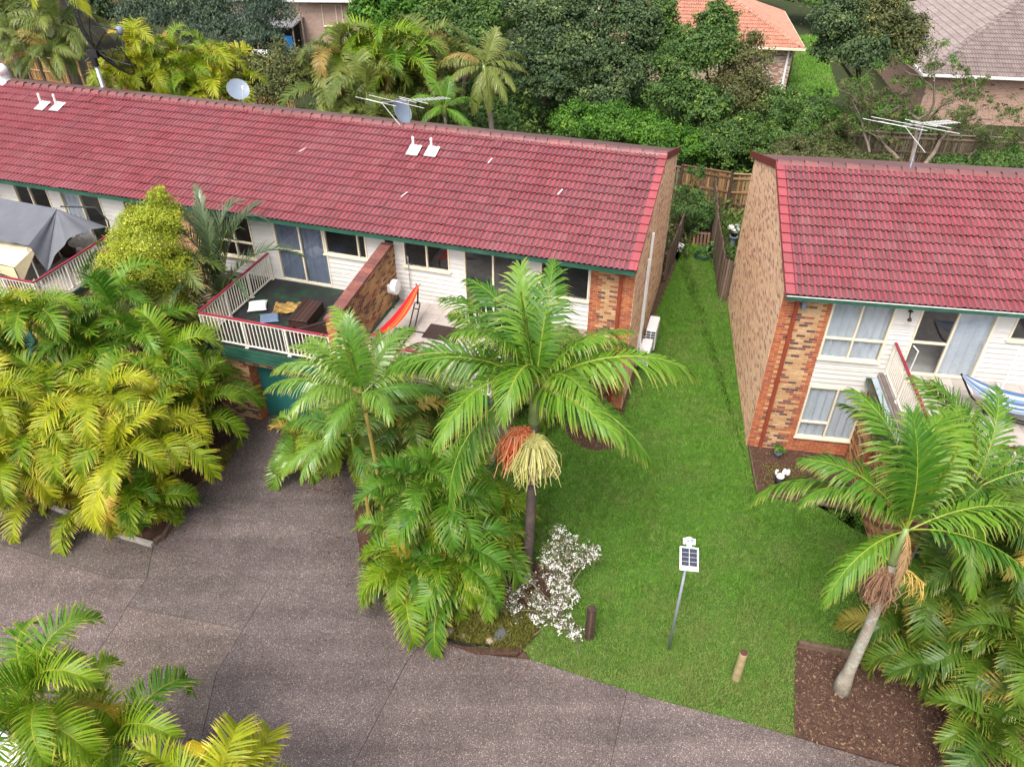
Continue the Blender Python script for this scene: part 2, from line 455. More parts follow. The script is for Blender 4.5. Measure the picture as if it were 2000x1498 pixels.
def _lawn():
    t = NT('lawn_base'); w = t.world()
    c = t.ramp(t.noise(w, 0.7, 7, 0.7), [(0.32, (0.05, 0.095, 0.018)), (0.55, (0.07, 0.145, 0.024)), (0.72, (0.12, 0.13, 0.045))])
    c = t.mix(1.0, c, t.ramp(t.noise(w, 20, 5, 0.8), [(0.3, 0.5), (0.72, 1.35)]), 'MULTIPLY')
    t.bump(t.noise(w, 25, 6, 0.8), 0.6, 0.03)
    return t.done(c, 0.9, 0.1)
M['lawn_base'] = _lawn()
def _blade():
    t = NT('grass_blade'); w = t.world()
    isl = t.n('NewGeometry').outputs['Random Per Island']
    patch = t.noise(w, 0.55, 7, 0.72)
    lush = t.mix(isl, (0.105, 0.25, 0.030), (0.215, 0.42, 0.06))
    dull = t.mix(isl, (0.18, 0.235, 0.06), (0.37, 0.39, 0.15))
    c = t.mix(t.ramp(patch, [(0.48, 0.0), (0.70, 0.75)]), lush, dull)
    c = t.mix(1.0, c, t.ramp(t.noise(w, 5.0, 4, 0.7), [(0.3, 0.72), (0.7, 1.2)]), 'MULTIPLY')
    # the end of the lawn by the drive is worn and dry
    sp = t.n('SeparateXYZ'); t.l(w, sp.inputs[0])
    dd = t.math('ADD', t.math('MULTIPLY', t.math('SUBTRACT', 14.5, sp.outputs[1]), 0.12), t.math('MULTIPLY', t.math('SUBTRACT', t.noise(w, 0.9, 6, 0.7), 0.5), 1.6))
    c = t.mix(t.ramp(dd, [(0.1, 0.0), (0.75, 0.72)]), c, (0.27, 0.27, 0.10))
    c = t.mix(t.ramp(t.noise(w, 1.4, 8, 0.75), [(0.62, 0.0), (0.74, 0.6)]), c, (0.30, 0.25, 0.12))
    t.done(c, 0.6, 0.2)
    tr = t.n('BsdfTranslucent'); t.l(c, tr.inputs['Color'])
    mx = t.n('MixShader'); mx.inputs[0].default_value = 0.25
    t.l(t.p.outputs[0], mx.inputs[1]); t.l(tr.outputs[0], mx.inputs[2]); t.l(mx.outputs[0], t.out.inputs['Surface'])
    return t.mat
M['blade'] = _blade()
M['paver'] = m_pieces('paver', [(0.11, 0.08, 0.07), (0.15, 0.11, 0.095), (0.09, 0.07, 0.06), (0.13, 0.10, 0.07)], 0.9, 0.2, 20, 0.35, dirt=(0.06, 0.08, 0.03))
M['rock'] = m_pieces('rock', [(0.32, 0.24, 0.16), (0.38, 0.30, 0.22), (0.25, 0.19, 0.14), (0.14, 0.13, 0.14)], 0.9, 0.2, 9, 0.4)
# ---------------------------------------------------------------- the ground
def g2(pts): return [tuple(g(u, v)[:2]) for u, v in pts]

mb = MB()
mb.add([(-400, -60, -0.06), (400, -60, -0.06), (400, 700, -0.06), (-400, 700, -0.06)], [(0, 1, 2, 3)])
structure(mb.build('ground', M['soil']))

# drive and forecourt of exposed aggregate, poured in slabs with open joints
ROAD = g2([(1040, 1288), (930, 1276), (835, 1243), (770, 1190), (705, 1090), (690, 990), (765, 955), (860, 950)]) \
     + [tuple(LP(s, t)[:2]) for s, t in ((-4.4, -3.6), (-12.2, -3.6), (-12.2, -4.4))] \
     + g2([(440, 872), (395, 950), (345, 1012), (318, 1052), (300, 1062), (220, 1043), (92, 990), (-300, 880), (-900, 1050),
           (-700, 1240), (-200, 1290), (0, 1352), (100, 1400), (380, 1500), (420, 1620), (700, 1800), (1300, 1900), (2100, 1800), (2300, 1640), (1900, 1530), (1700, 1482), (1550, 1437), (1430, 1402), (1330, 1377), (1230, 1349), (1130, 1317)])
road = MB().add([(x, y, -0.03) for x, y in ROAD], [tuple(range(len(ROAD)))])
road_ob = structure(road.build('road', M['joint']))
def inset(poly, d):
    n = len(poly); a = sum(poly[i][0] * poly[(i + 1) % n][1] - poly[(i + 1) % n][0] * poly[i][1] for i in range(n))
    sg = 1 if a > 0 else -1; out = []
    for i in range(n):
        p, q, r = Vector(poly[i - 1]), Vector(poly[i]), Vector(poly[(i + 1) % n])
        e1 = (q - p).normalized(); e2 = (r - q).normalized()
        n1 = Vector((-e1.y, e1.x)) * sg; n2 = Vector((-e2.y, e2.x)) * sg
        m = n1 + n2; k = m.length_squared
        out.append(tuple(q + m * (d * 2 / max(k, .6))))
    return out
GAR = [tuple(LP(s, t)[:2]) for s, t in ((-4.4, -3.6), (-12.2, -3.6), (-12.2, -4.4))]
SLABS = [  # (points in the photograph, tint); the first one also runs up to the garage doors
    (['G', (440, 872), (395, 950), (372, 975), (700, 1057), (690, 990), (765, 955), (860, 950)], (.95, .94, .95)),
    ([(372, 975), (345, 1012), (318, 1052), (300, 1062), (530, 1140), (835, 1243), (770, 1190), (705, 1090), (700, 1057)], (.95, .93, .95)),
    ([(300, 1062), (220, 1043), (92, 990), (-300, 880), (-900, 960), (-900, 1010), (-300, 965), (0, 1061), (220, 1130), (287, 1128)], (.90, .90, .87)),
    ([(287, 1128), (220, 1130), (0, 1061), (-300, 965), (-900, 1010), (-900, 1100), (-700, 1240), (-200, 1290), (0, 1352), (100, 1400), (231, 1215), (248, 1184)], (1.14, 1.08, 1.08)),
    ([(300, 1062), (287, 1128), (248, 1184), (406, 1215), (475, 1229), (530, 1140)], (.93, .92, .91)),
    ([(248, 1184), (231, 1215), (100, 1400), (380, 1500), (423, 1313), (462, 1250), (475, 1229), (406, 1215)], (1.17, 1.12, 1.06)),
    ([(530, 1140), (475, 1229), (462, 1250), (423, 1313), (380, 1500), (420, 1620), (560, 1720), (698, 1478), (796, 1289), (835, 1243)], (1.0, .97, .99)),
    ([(835, 1243), (796, 1289), (698, 1478), (560, 1720), (700, 1800), (1100, 1880), (1195, 1481), (1225, 1347), (1130, 1317), (1040, 1288), (930, 1276)], (1.08, 1.03, 1.03)),
    ([(1225, 1347), (1195, 1481), (1100, 1880), (1300, 1900), (2100, 1800), (2300, 1640), (1900, 1530), (1700, 1482), (1550, 1437), (1430, 1402), (1330, 1377), (1230, 1349)], (1.10, 1.06, 1.07))]
for pts, tint in SLABS:
    poly = (GAR if pts[0] == 'G' else []) + g2([p for p in pts if p != 'G'])
    o = MB().prism(inset(poly, .006), -.045, 0).build('slab', M['road'], road_ob)
    o.color = (*tint, 1)

# lawn: sheet of turf with real blades
LAWN = g2([(1040, 1288), (1130, 1317), (1230, 1349), (1330, 1377), (1430, 1402), (1550, 1437), (1553, 1262), (1640, 1270), (1760, 1300), (1900, 1290), (2300, 1200), (2300, 1000), (1900, 1010)]) \
     + g2([(1585, 985), (1478, 968), (1468, 880)]) + [tuple(RP(s, t)[:2]) for s, t in ((0.05, 0), (0.02, 8.8))] \
     + [tuple(RP(s, t)[:2]) for s, t in ((-0.35, 8.9), (-0.45, 13.0), (-1.0, 13.6), (-2.2, 13.6))] \
     + [tuple(LP(s, t)[:2]) for s, t in ((0.60, 12.6), (0.22, 6), (0.16, 2), (0.14, -0.3))] + [tuple(LP(s, t)[:2]) for s, t in ((-3.0, -0.25), (-4.2, -3.8))] + g2([(900, 955), (900, 1100), (950, 1200), (1010, 1250)])
mb = MB().prism(LAWN, -0.05, 0.012)
lawn = structure(mb.build('lawn', M['lawn_base']))
farlawn = MB().prism([tuple(g(u, v)[:2]) for u, v in ((1535, 190), (1640, 190), (1600, 70), (1560, 70))], -0.05, 0.02)
structure(farlawn.build('far_lawn', M['lawn_base']))

def inside(poly, x, y):
    r = np.zeros(len(x), bool); n = len(poly); j = n - 1
    for i in range(n):
        xi, yi = poly[i]; xj, yj = poly[j]
        c = ((yi > y) != (yj > y)) & (x < (xj - xi) * (y - yi) / (yj - yi + 1e-12) + xi)
        r ^= c; j = i
    return r
def scatter_in(poly, n, rng, holes=()):
    a = np.array(poly); x0, y0 = a.min(0); x1, y1 = a.max(0)
    xs, ys = [], []
    tot = 0
    while tot < n:
        x = rng.uniform(x0, x1, n); y = rng.uniform(y0, y1, n)
        k = inside(poly, x, y)
        for h in holes: k &= ~inside(h, x, y)
        xs.append(x[k]); ys.append(y[k]); tot += k.sum()
    return np.concatenate(xs)[:n], np.concatenate(ys)[:n]
def circle(c, r, n=20, sy=1.0): return [(c[0] + r * math.cos(2 * math.pi * i / n), c[1] + r * sy * math.sin(2 * math.pi * i / n)) for i in range(n)]

ROUND_BED = circle(g(1166, 838), 1.0, 22, 1.05)
BED_C3 = g2([(705, 1090), (770, 1190), (835, 1243), (930, 1278), (1010, 1280), (1050, 1240), (1045, 1190), (1090, 1150), (1080, 1110), (1000, 1090), (940, 1000), (850, 960), (760, 960), (690, 990)])
BED_L = g2([(92, 988), (220, 1041), (300, 1060), (318, 1050), (345, 1010), (395, 950), (440, 872), (470, 835)]) + [tuple(LP(s, t)[:2]) for s, t in ((-12.2, -4.2), (-18.3, -3.6), (-30, -3.6))] + g2([(-300, 880)])
BED_R = g2([(1553, 1262), (1640, 1272), (1760, 1302), (1900, 1292), (2300, 1205), (2400, 1560), (1900, 1528), (1700, 1480), (1550, 1436)])
BED_HOUSE = [tuple(RP(s, t)[:2]) for s, t in ((0.08, -0.02),)] + g2([(1478, 966), (1590, 986), (1720, 1010)]) + [tuple(RP(s, t)[:2]) for s, t in ((3.0, -3.4), (3.0, -0.02))]
BED_BL = g2([(-60, 1370), (100, 1420), (370, 1512), (430, 1650), (0, 1700), (-300, 1500)])
def clumpy(x, y):
    r = np.random.default_rng(99); s = np.zeros(len(x))
    for f in (2.1, 4.3, 7.7, 11.0, 15.0):
        for _ in range(3):
            a = r.uniform(0, 6.28); p = r.uniform(0, 6.28); s += np.sin((x * math.cos(a) + y * math.sin(a)) * f + p)
    return np.clip(.5 + s * .16, 0, 1.3)
def grass(name, poly, n, seed, holes=(), hmin=0.045, hmax=0.10, w=0.016, z=0.01):
    rng = np.random.default_rng(seed)
    x, y = scatter_in(poly, n, rng, holes)
    n = len(x); x = x + rng.normal(0, .035, n); y = y + rng.normal(0, .035, n)
    az = rng.uniform(0, 2 * np.pi, n); h = rng.uniform(hmin, hmax, n) * (.55 + .9 * clumpy(x, y)); lean = rng.uniform(0.2, 1.0, n) * h
    la = rng.uniform(0, 2 * np.pi, n); ww = w * rng.uniform(0.7, 1.5, n) / 2
    V = np.zeros((n, 3, 3))
    V[:, 0] = np.stack([x - np.cos(az) * ww, y - np.sin(az) * ww, np.full(n, z)], 1)
    V[:, 1] = np.stack([x + np.cos(az) * ww, y + np.sin(az) * ww, np.full(n, z)], 1)
    V[:, 2] = np.stack([x + np.cos(la) * lean, y + np.sin(la) * lean, z + h], 1)
    me = np_mesh(name, V.reshape(-1, 3), np.arange(n * 3), 3, [M['blade']])
    o = link(bpy.data.objects.new(name, me)); o['kind'] = 'stuff'
    return o
o = grass('grass', LAWN, 480000, 5, (ROUND_BED, BED_C3), .035, .09, .014)
o['label'] = 'mown green lawn grass with dry patches between the two houses'
o = grass('far_grass', g2([(1535, 190), (1640, 190), (1600, 70), (1560, 70)]), 9000, 6, (), 0.08, 0.16, 0.05)
o['label'] = 'bright grass strip beside the far orange roofed house'

# beds of soil and bark
def bed(name, poly, label, top=0.035, mat='bed_soil'):
    return structure(MB().prism(poly, -0.05, top).build(name, M[mat]), label)
bed('round_mulch_bed', ROUND_BED, 'round bed of bark beside the corner of the long house', 0.03)
bed('island_mulch_bed', BED_C3, 'curved bed under the middle palms', 0.05)
bed('kerbed_mulch_bed', BED_L, 'bed behind the kerb under the left palms', 0.06)
bed('corner_mulch_bed', BED_R, 'brown bark bed under the right palms', 0.03)
bed('house_mulch_bed', BED_HOUSE, 'edged bed below the window of the right house', 0.05)
bed('verge_mulch_bed', BED_BL, 'bed at the bottom left under the near palm', 0.04)

def chips(name, poly, n, seed, z, label, smin=0.025, smax=0.09, mats=('mulch',)):
    rng = np.random.default_rng(seed)
    x, y = scatter_in(poly, n, rng)
    n = len(x); x = x + rng.normal(0, .045, n); y = y + rng.normal(0, .045, n); a = rng.uniform(0, 2 * np.pi, n); L = rng.uniform(smin, smax, n); W = L * rng.uniform(0.15, 0.5, n)
    tilt = rng.normal(0, 0.35, n); roll = rng.normal(0, 0.4, n)
    ca, sa = np.cos(a), np.sin(a)
    ax = np.stack([ca * np.cos(tilt), sa * np.cos(tilt), np.sin(tilt)], 1) * (L / 2)[:, None]
    ay = np.stack([-sa * np.cos(roll), ca * np.cos(roll), np.sin(roll)], 1) * (W / 2)[:, None]
    c = np.stack([x, y, z + rng.uniform(0.0, 0.025, n)], 1)
    V = np.stack([c - ax - ay * .5, c - ay, c + ax, c + ay], 1).reshape(-1, 3)
    me = np_mesh(name, V, np.arange(n * 4), 4, [M[m] for m in mats])
    o = link(bpy.data.objects.new(name, me)); o['kind'] = 'stuff'; o['label'] = label
    return o
chips('bark_chips', ROUND_BED, 2600, 11, 0.03, 'bark chips on the round bed by the house corner')
chips('bark_chips', BED_C3, 6500, 12, 0.05, 'bark and leaf litter on the island bed')
chips('bark_chips', BED_R, 20000, 13, 0.03, 'bark chips on the right corner bed', .02, .11)
chips('bark_chips', BED_HOUSE, 9000, 14, 0.05, 'bark and dry litter in the edged house bed', .015, .06)
chips('bark_chips', BED_L, 5000, 15, 0.06, 'leaf litter behind the kerb at the left')
chips('leaf_litter', g2([(560, 800), (640, 900), (690, 980), (600, 960), (540, 850), (500, 830)]), 1500, 16, 0.004, 'leaf litter on the drive by the garage', 0.03, 0.10)
chips('leaf_litter', g2([(1553, 1400), (1550, 1437), (1700, 1481), (1900, 1528), (1750, 1530), (1600, 1470)]), 900, 17, 0.004, 'bark kicked out onto the drive edge', 0.02, 0.06)

# low ground cover at the island bed's front edge and weeds by the garage
M['cover'] = m_leaf('cover', (0.10, 0.13, 0.02), (0.24, 0.20, 0.05), None, 0.25)
M['weed'] = m_leaf('weed', (0.06, 0.12, 0.02), (0.14, 0.20, 0.04), None, 0.25)
def tufts(name, poly, n, seed, mat, label, h0=0.06, h1=0.2, w=0.03):
    rng = np.random.default_rng(seed)
    x, y = scatter_in(poly, n, rng)
    n = len(x); az = rng.uniform(0, 2 * np.pi, n); h = rng.uniform(h0, h1, n); la = rng.uniform(0, 2 * np.pi, n); ln = rng.uniform(.3, 1.2, n) * h
    V = np.zeros((n, 4, 3)); cz = np.cos(az) * w / 2; sz = np.sin(az) * w / 2
    V[:, 0] = np.stack([x, y, np.full(n, 0.03)], 1)
    V[:, 1] = np.stack([x + np.cos(la) * ln * .5 - cz, y + np.sin(la) * ln * .5 - sz, .03 + h * .6], 1)
    V[:, 2] = np.stack([x + np.cos(la) * ln, y + np.sin(la) * ln, .03 + h], 1)
    V[:, 3] = np.stack([x + np.cos(la) * ln * .5 + cz, y + np.sin(la) * ln * .5 + sz, .03 + h * .6], 1)
    me = np_mesh(name, V.reshape(-1, 3), np.arange(n * 4), 4, [M[mat]])
    o = link(bpy.data.objects.new(name, me)); o['kind'] = 'stuff'; o['label'] = label
tufts('ground_cover', g2([(800, 1210), (835, 1238), (930, 1268), (1020, 1270), (1055, 1235), (1045, 1195), (960, 1185), (860, 1190)]), 5200, 21, 'cover', 'low yellowish ground cover on the front edge of the island bed')
tufts('weeds', g2([(540, 800), (575, 800), (620, 880), (600, 930), (560, 880)]), 1800, 22, 'weed', 'weeds along the drive near the garage door')
tufts('bed_weeds', g2([(1490, 905), (1560, 910), (1600, 960), (1490, 955)]), 900, 26, 'cover', 'dry mossy growth in the edged house bed', .03, .09)
tufts('weeds', g2([(395, 950), (440, 880), (470, 860), (440, 920)]), 1200, 23, 'cover', 'yellowed weeds at the edge of the left bed')
tufts('yard_cover', [tuple(LP(s, t)[:2]) for s, t in ((-40, 10), (-0.5, 10), (-0.5, 17), (-40, 17.5))], 7000, 24, 'weed', 'rough low growth in the back yard behind the long house', .1, .5, .1)
tufts('yard_cover', [tuple(RP(s, t)[:2]) for s, t in ((0, 10), (16, 10), (16, 19), (0, 17))], 7000, 25, 'weed', 'rough low growth in the back yard behind the right house', .1, .5, .1)

chips('leaf_litter', g2([(640, 1000), (720, 1120), (800, 1225), (940, 1290), (1060, 1310), (1000, 1330), (800, 1290), (690, 1170), (600, 1050)]), 420, 18, .004, 'fallen leaf bits on the drive round the island bed', .02, .10)
chips('leaf_litter', g2([(80, 1000), (300, 1072), (400, 955), (470, 850), (500, 870), (420, 990), (330, 1110), (60, 1050)]), 380, 19, .004, 'fallen leaf bits on the drive round the left palm bed', .02, .10)
chips('leaf_litter', g2([(100, 1280), (420, 1200), (560, 1400), (520, 1500), (300, 1500)]), 200, 27, .004, 'fallen leaf bits on the forecourt by the near palms', .02, .08)
chips('lawn_litter', LAWN, 700, 28, .07, 'stray bits of straw and fallen leaf on the lawn', .02, .07)
# ---------------------------------------------------------------- houses
CAMV = Vector((0, 0, CAM_H))
# one brick: back face open, sits on the wall face; local x along the wall, y out of the wall, z up
_b = MB().add([(-.5, 0, -.5), (.5, 0, -.5), (.5, 0, .5), (-.5, 0, .5), (-.46, 1, -.44), (.46, 1, -.44), (.46, 1, .44), (-.46, 1, .44)],
              [(4, 7, 6, 5), (0, 4, 5, 1), (1, 5, 6, 2), (2, 6, 7, 3), (3, 7, 4, 0)])
BRICK_ME = {k: _b.mesh('brick_' + k, M[k]) for k in ('brick', 'brick_red', 'brick_side', 'brick_stain')}
BH, BL, JT = 0.076, 0.23, 0.010

class Bricks:
    """all bricks of one building: the nearest become parts, the rest one stuff mesh per wall"""
    def __init__(s): s.e = []
    def wall(s, wall_ob, o, u, n, w, z0, z1, ztop=None, opens=(), mat='brick', quoin=(0, 0), weight=1.0, seed=1):
        rng = random.Random(seed)
        o, u, n = Vector(o), Vector(u), Vector(n)
        z = z0; row = 0
        while z + BH <= z1 + 1e-6:
            x = 0.0 if row % 2 == 0 else -BL / 2 - JT / 2
            while x < w - 0.02:
                a, b = max(x, 0), min(x + BL, w)
                x += BL + JT
                if b - a < 0.05: continue
                cuts = [(a, b)]
                for (p, q, r0, r1) in opens:
                    if z + BH > r0 and z < r1:
                        cuts = [c for (c0, c1) in cuts for c in ((c0, min(c1, p)), (max(c0, q), c1)) if c[1] - c[0] > 0.04]
                for c0, c1 in cuts:
                    cx = (c0 + c1) / 2
                    if ztop and z + BH > ztop(cx): continue
                    mt = mat
                    ql, qr = quoin
                    jut = 0.12 if row % 2 else 0.0
                    if (ql and cx < ql + jut) or (qr and cx > w - qr - jut): mt = 'brick_red'
                    s.e.append((wall_ob, o + u * cx + Vector((0, 0, z + BH / 2)), u, n, c1 - c0, mt, weight, rng.uniform(0.004, 0.009)))
            z += BH + JT; row += 1
    def finish(s, root, limit=298):
        mw = Matrix.Translation(root.location) @ Matrix.Rotation(root.rotation_euler[2], 4, 'Z')
        s.e.sort(key=lambda e: ((mw @ e[1]) - CAMV).length / e[6])
        rest = {}
        for i, (wo, c, u, n, l, mt, wt, dep) in enumerate(s.e):
            m = Matrix((( u.x * l, n.x * dep, 0, c.x), (u.y * l, n.y * dep, 0, c.y), (0, 0, BH, c.z), (0, 0, 0, 1)))
            if i < limit: inst('brick', BRICK_ME[mt], wo, mat=m)
            else: rest.setdefault((wo, mt), []).append(m)
        tv = np.array(_b.v); tf = np.array(_b.f)
        for (wo, mt), ms in rest.items():
            A = np.array([np.array(m) for m in ms])
            V = np.einsum('nij,kj->nki', A[:, :3, :3], tv) + A[:, None, :3, 3]
            F = (tf[None] + (np.arange(len(ms)) * 8)[:, None, None]).ravel()
            o = inst('brickwork', np_mesh('brickwork', V.reshape(-1, 3), F, 4, [M[mt]]), wo); o['kind'] = 'stuff'

def bands(s0, s1, z0, z1, opens):
    zs = sorted({z0, z1, *[z for o in opens for z in o[2:4] if z0 < z < z1]})
    for a, b in zip(zs, zs[1:]):
        iv = [(s0, s1)]
        for p, q, r0, r1 in opens:
            if r0 < b - 1e-6 and r1 > a + 1e-6:
                iv = [c for (c0, c1) in iv for c in ((c0, min(c1, p)), (max(c0, q), c1)) if c[1] - c[0] > 1e-4]
        for c0, c1 in iv: yield c0, c1, a, b

def siding(root, s0, s1, z0, z1, opens, row=0.165):
    lin = MB()
    for a, b, c, d in bands(s0, s1, z0, z1, opens): lin.box(a, 0.03, c, b, 0.09, d)
    w = lin.build('front_wall', M['dark_room'], root)
    z = z0
    while z < z1 - 0.01:
        for a, b, c, d in bands(s0, s1, z, min(z + row, z1), opens):
            d -= .010 if d == min(z + row, z1) else 0
            m = MB().hexa([(a, -0.020, c), (b, -0.020, c), (b, 0.028, c), (a, 0.028, c), (a, 0.006, d), (b, 0.006, d), (b, 0.028, d), (a, 0.028, d)])
            m.build('weatherboard', M['siding'], w)
        z += row
    return w

def curtain_mesh(a, b, c, d, y, waves, seed, amp=0.035):
    rng = random.Random(seed); n = max(8, int((b - a) * 28))
    ph = [rng.uniform(0, 6) for _ in range(3)]
    def fn(i, j):
        x = a + (b - a) * i
        yy = y + amp * (math.sin(x * waves + ph[0]) + 0.6 * math.sin(x * waves * 2.3 + ph[1])) * (1.0 - 0.3 * j)
        return (x, yy, c + (d - c) * j)
    return MB().grid(fn, n, 2)

def window(root, s0, s1, z0, z1, mull=(), trans=None, cells=None, name='window', fw=0.05, sill=True, label=None, y0=-0.03):
    """frame with mullions; cells: list of (a,b,z0,z1, kind) panes"""
    fr = MB()
    fr.box(s0, y0, z1 - fw, s1, 0.07, z1).box(s0, y0, z0, s1, 0.07, z0 + fw)
    fr.box(s0, y0, z0 + fw, s0 + fw, 0.07, z1 - fw).box(s1 - fw, y0, z0 + fw, s1, 0.07, z1 - fw)
    xs = [s0 + fw] + list(mull) + [s1 - fw]
    for m in mull: fr.box(m - fw / 2, y0 + 0.005, z0 + fw, m + fw / 2, 0.06, z1 - fw)
    cell = []
    for i in range(len(xs) - 1):
        a = xs[i] + (fw / 2 if i else 0); b = xs[i + 1] - (fw / 2 if i < len(xs) - 2 else 0)
        tz = trans[i] if trans and trans[i] else None
        if tz:
            fr.box(a, y0 + 0.01, tz - fw / 2, b, 0.055, tz + fw / 2)
            cell += [(a, b, z0 + fw, tz - fw / 2), (a, b, tz + fw / 2, z1 - fw)]
        else: cell.append((a, b, z0 + fw, z1 - fw))
    f = fr.build(name, M['cream'], root)
    if label: f['label'] = label
    if sill: MB().box(s0 - 0.03, y0 - 0.045, z0 - 0.035, s1 + 0.03, y0 - 0.002, z0 + 0.012).build('sill', M['cream'], f)
    for i, (a, b, c, d) in enumerate(cell):
        MB().box(a, 0.022, c, b, 0.030, d).build('pane', M['glass'], f)
        k = cells[i % len(cells)] if cells else 'dark'
        if k in ('white', 'blue'):
            curtain_mesh(a - .02, b + .02, c - .05, d + .05, 0.085, 26, int(a * 100) + i).build('curtain', M['curtain' if k == 'white' else 'curtain_blue'], f, smooth=True)
        elif k == 'screen':
            sm = MB()
            n = int((b - a + d - c) / 0.09)
            for q in range(1, n):
                e = q * 0.09
                for sgn in (0, 1):
                    p0 = (a + max(0, e - (d - c)), c + min(e, d - c)); p1 = (a + min(e, b - a), c + max(0, e - (b - a)))
                    if sgn: p0 = (a + b - p0[0], p0[1]); p1 = (a + b - p1[0], p1[1])
                    sm.beam((p0[0], -0.012 - .006 * sgn, p0[1]), (p1[0], -0.012 - .006 * sgn, p1[1]), 0.008, 0.006, 0, (0, 1, 0))
            sm.build('security_screen', M['screen'], f)
    return f

TW, TG = .32, .385
# roof tile: two rolls and two pans
def tile_mb(x0=0.0, y0=0.0, z0=0.0):
    prof = [(x * TW / .30, z * 1.5) for x, z in [(0.0, .0), (.056, .0), (.072, .022), (.100, .033), (.128, .022), (.144, .0), (.150, .0), (.206, .0), (.222, .022), (.250, .033), (.278, .022), (.294, .0), (.30, .0)]]
    m = MB()
    for (y, dz) in ((0.0, 0.046), (0.43, 0.0)):
        for x, z in prof: m.v.append((x, y, z + dz))
    n = len(prof)
    for x, z in prof: m.v.append((x, 0.008, z - 0.006))
    for i in range(n - 1):
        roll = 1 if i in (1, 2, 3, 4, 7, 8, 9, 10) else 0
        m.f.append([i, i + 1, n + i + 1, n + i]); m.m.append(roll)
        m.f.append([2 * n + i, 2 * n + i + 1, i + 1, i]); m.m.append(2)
    return m
TILE = tile_mb()
TILE_ME = TILE.mesh('roof_tile', [M['tile_pan'], M['tile_roll'], M['tile_lip_shade']])
CAP = MB()
for (y0, y1, k) in ((0, 0.43, 0),):
    pr = [(-.13, -.05), (-.085, .02), (-.04, .05), (.04, .05), (.085, .02), (.13, -.05)]
    for x, dz, sc in ((0, 0.030, 1.10), (0.43, 0, 0.94)):
        for y, z in pr: CAP.v.append((x, y * sc, z * sc + dz))
    for x in (0.004,):
        for y, z in pr: CAP.v.append((x, y * .9, z * .9 - 0.006))
    n = len(pr)
    for i in range(n - 1):
        CAP.f.append([i + 1, i, n + i, n + i + 1]); CAP.m.append(0)
        CAP.f.append([i, i + 1, 2 * n + i + 1, 2 * n + i]); CAP.m.append(1)
CAP_ME = CAP.mesh('ridge_cap', [M['tile_ridge'], M['tile_lip_shade']])
# barge tile on the verge: flat top and turned-down outer edge
VERGE = MB().hexa([(-.01, 0, .045), (.20, 0, .045), (.20, .43, .012), (-.01, .43, .012), (-.01, 0, .082), (.20, 0, .072), (.20, .43, .034), (-.01, .43, .036)])
VERGE.hexa([(-.035, 0, -.09), (-.010, 0, -.09), (-.010, .43, -.11), (-.035, .43, -.11), (-.035, 0, .082), (-.010, 0, .082), (-.010, .43, .036), (-.035, .43, .036)])
VERGE.box(-.033, -.002, .03, .198, .004, .060, 1)
VERGE_ME = {1: VERGE.mesh('verge_tile', [M['tile_rake'], M['tile_lip_shade']])}
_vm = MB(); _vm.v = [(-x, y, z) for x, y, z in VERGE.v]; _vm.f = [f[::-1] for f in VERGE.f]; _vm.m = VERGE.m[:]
VERGE_ME[-1] = _vm.mesh('verge_tile', [M['tile_rake'], M['tile_lip_shade']])

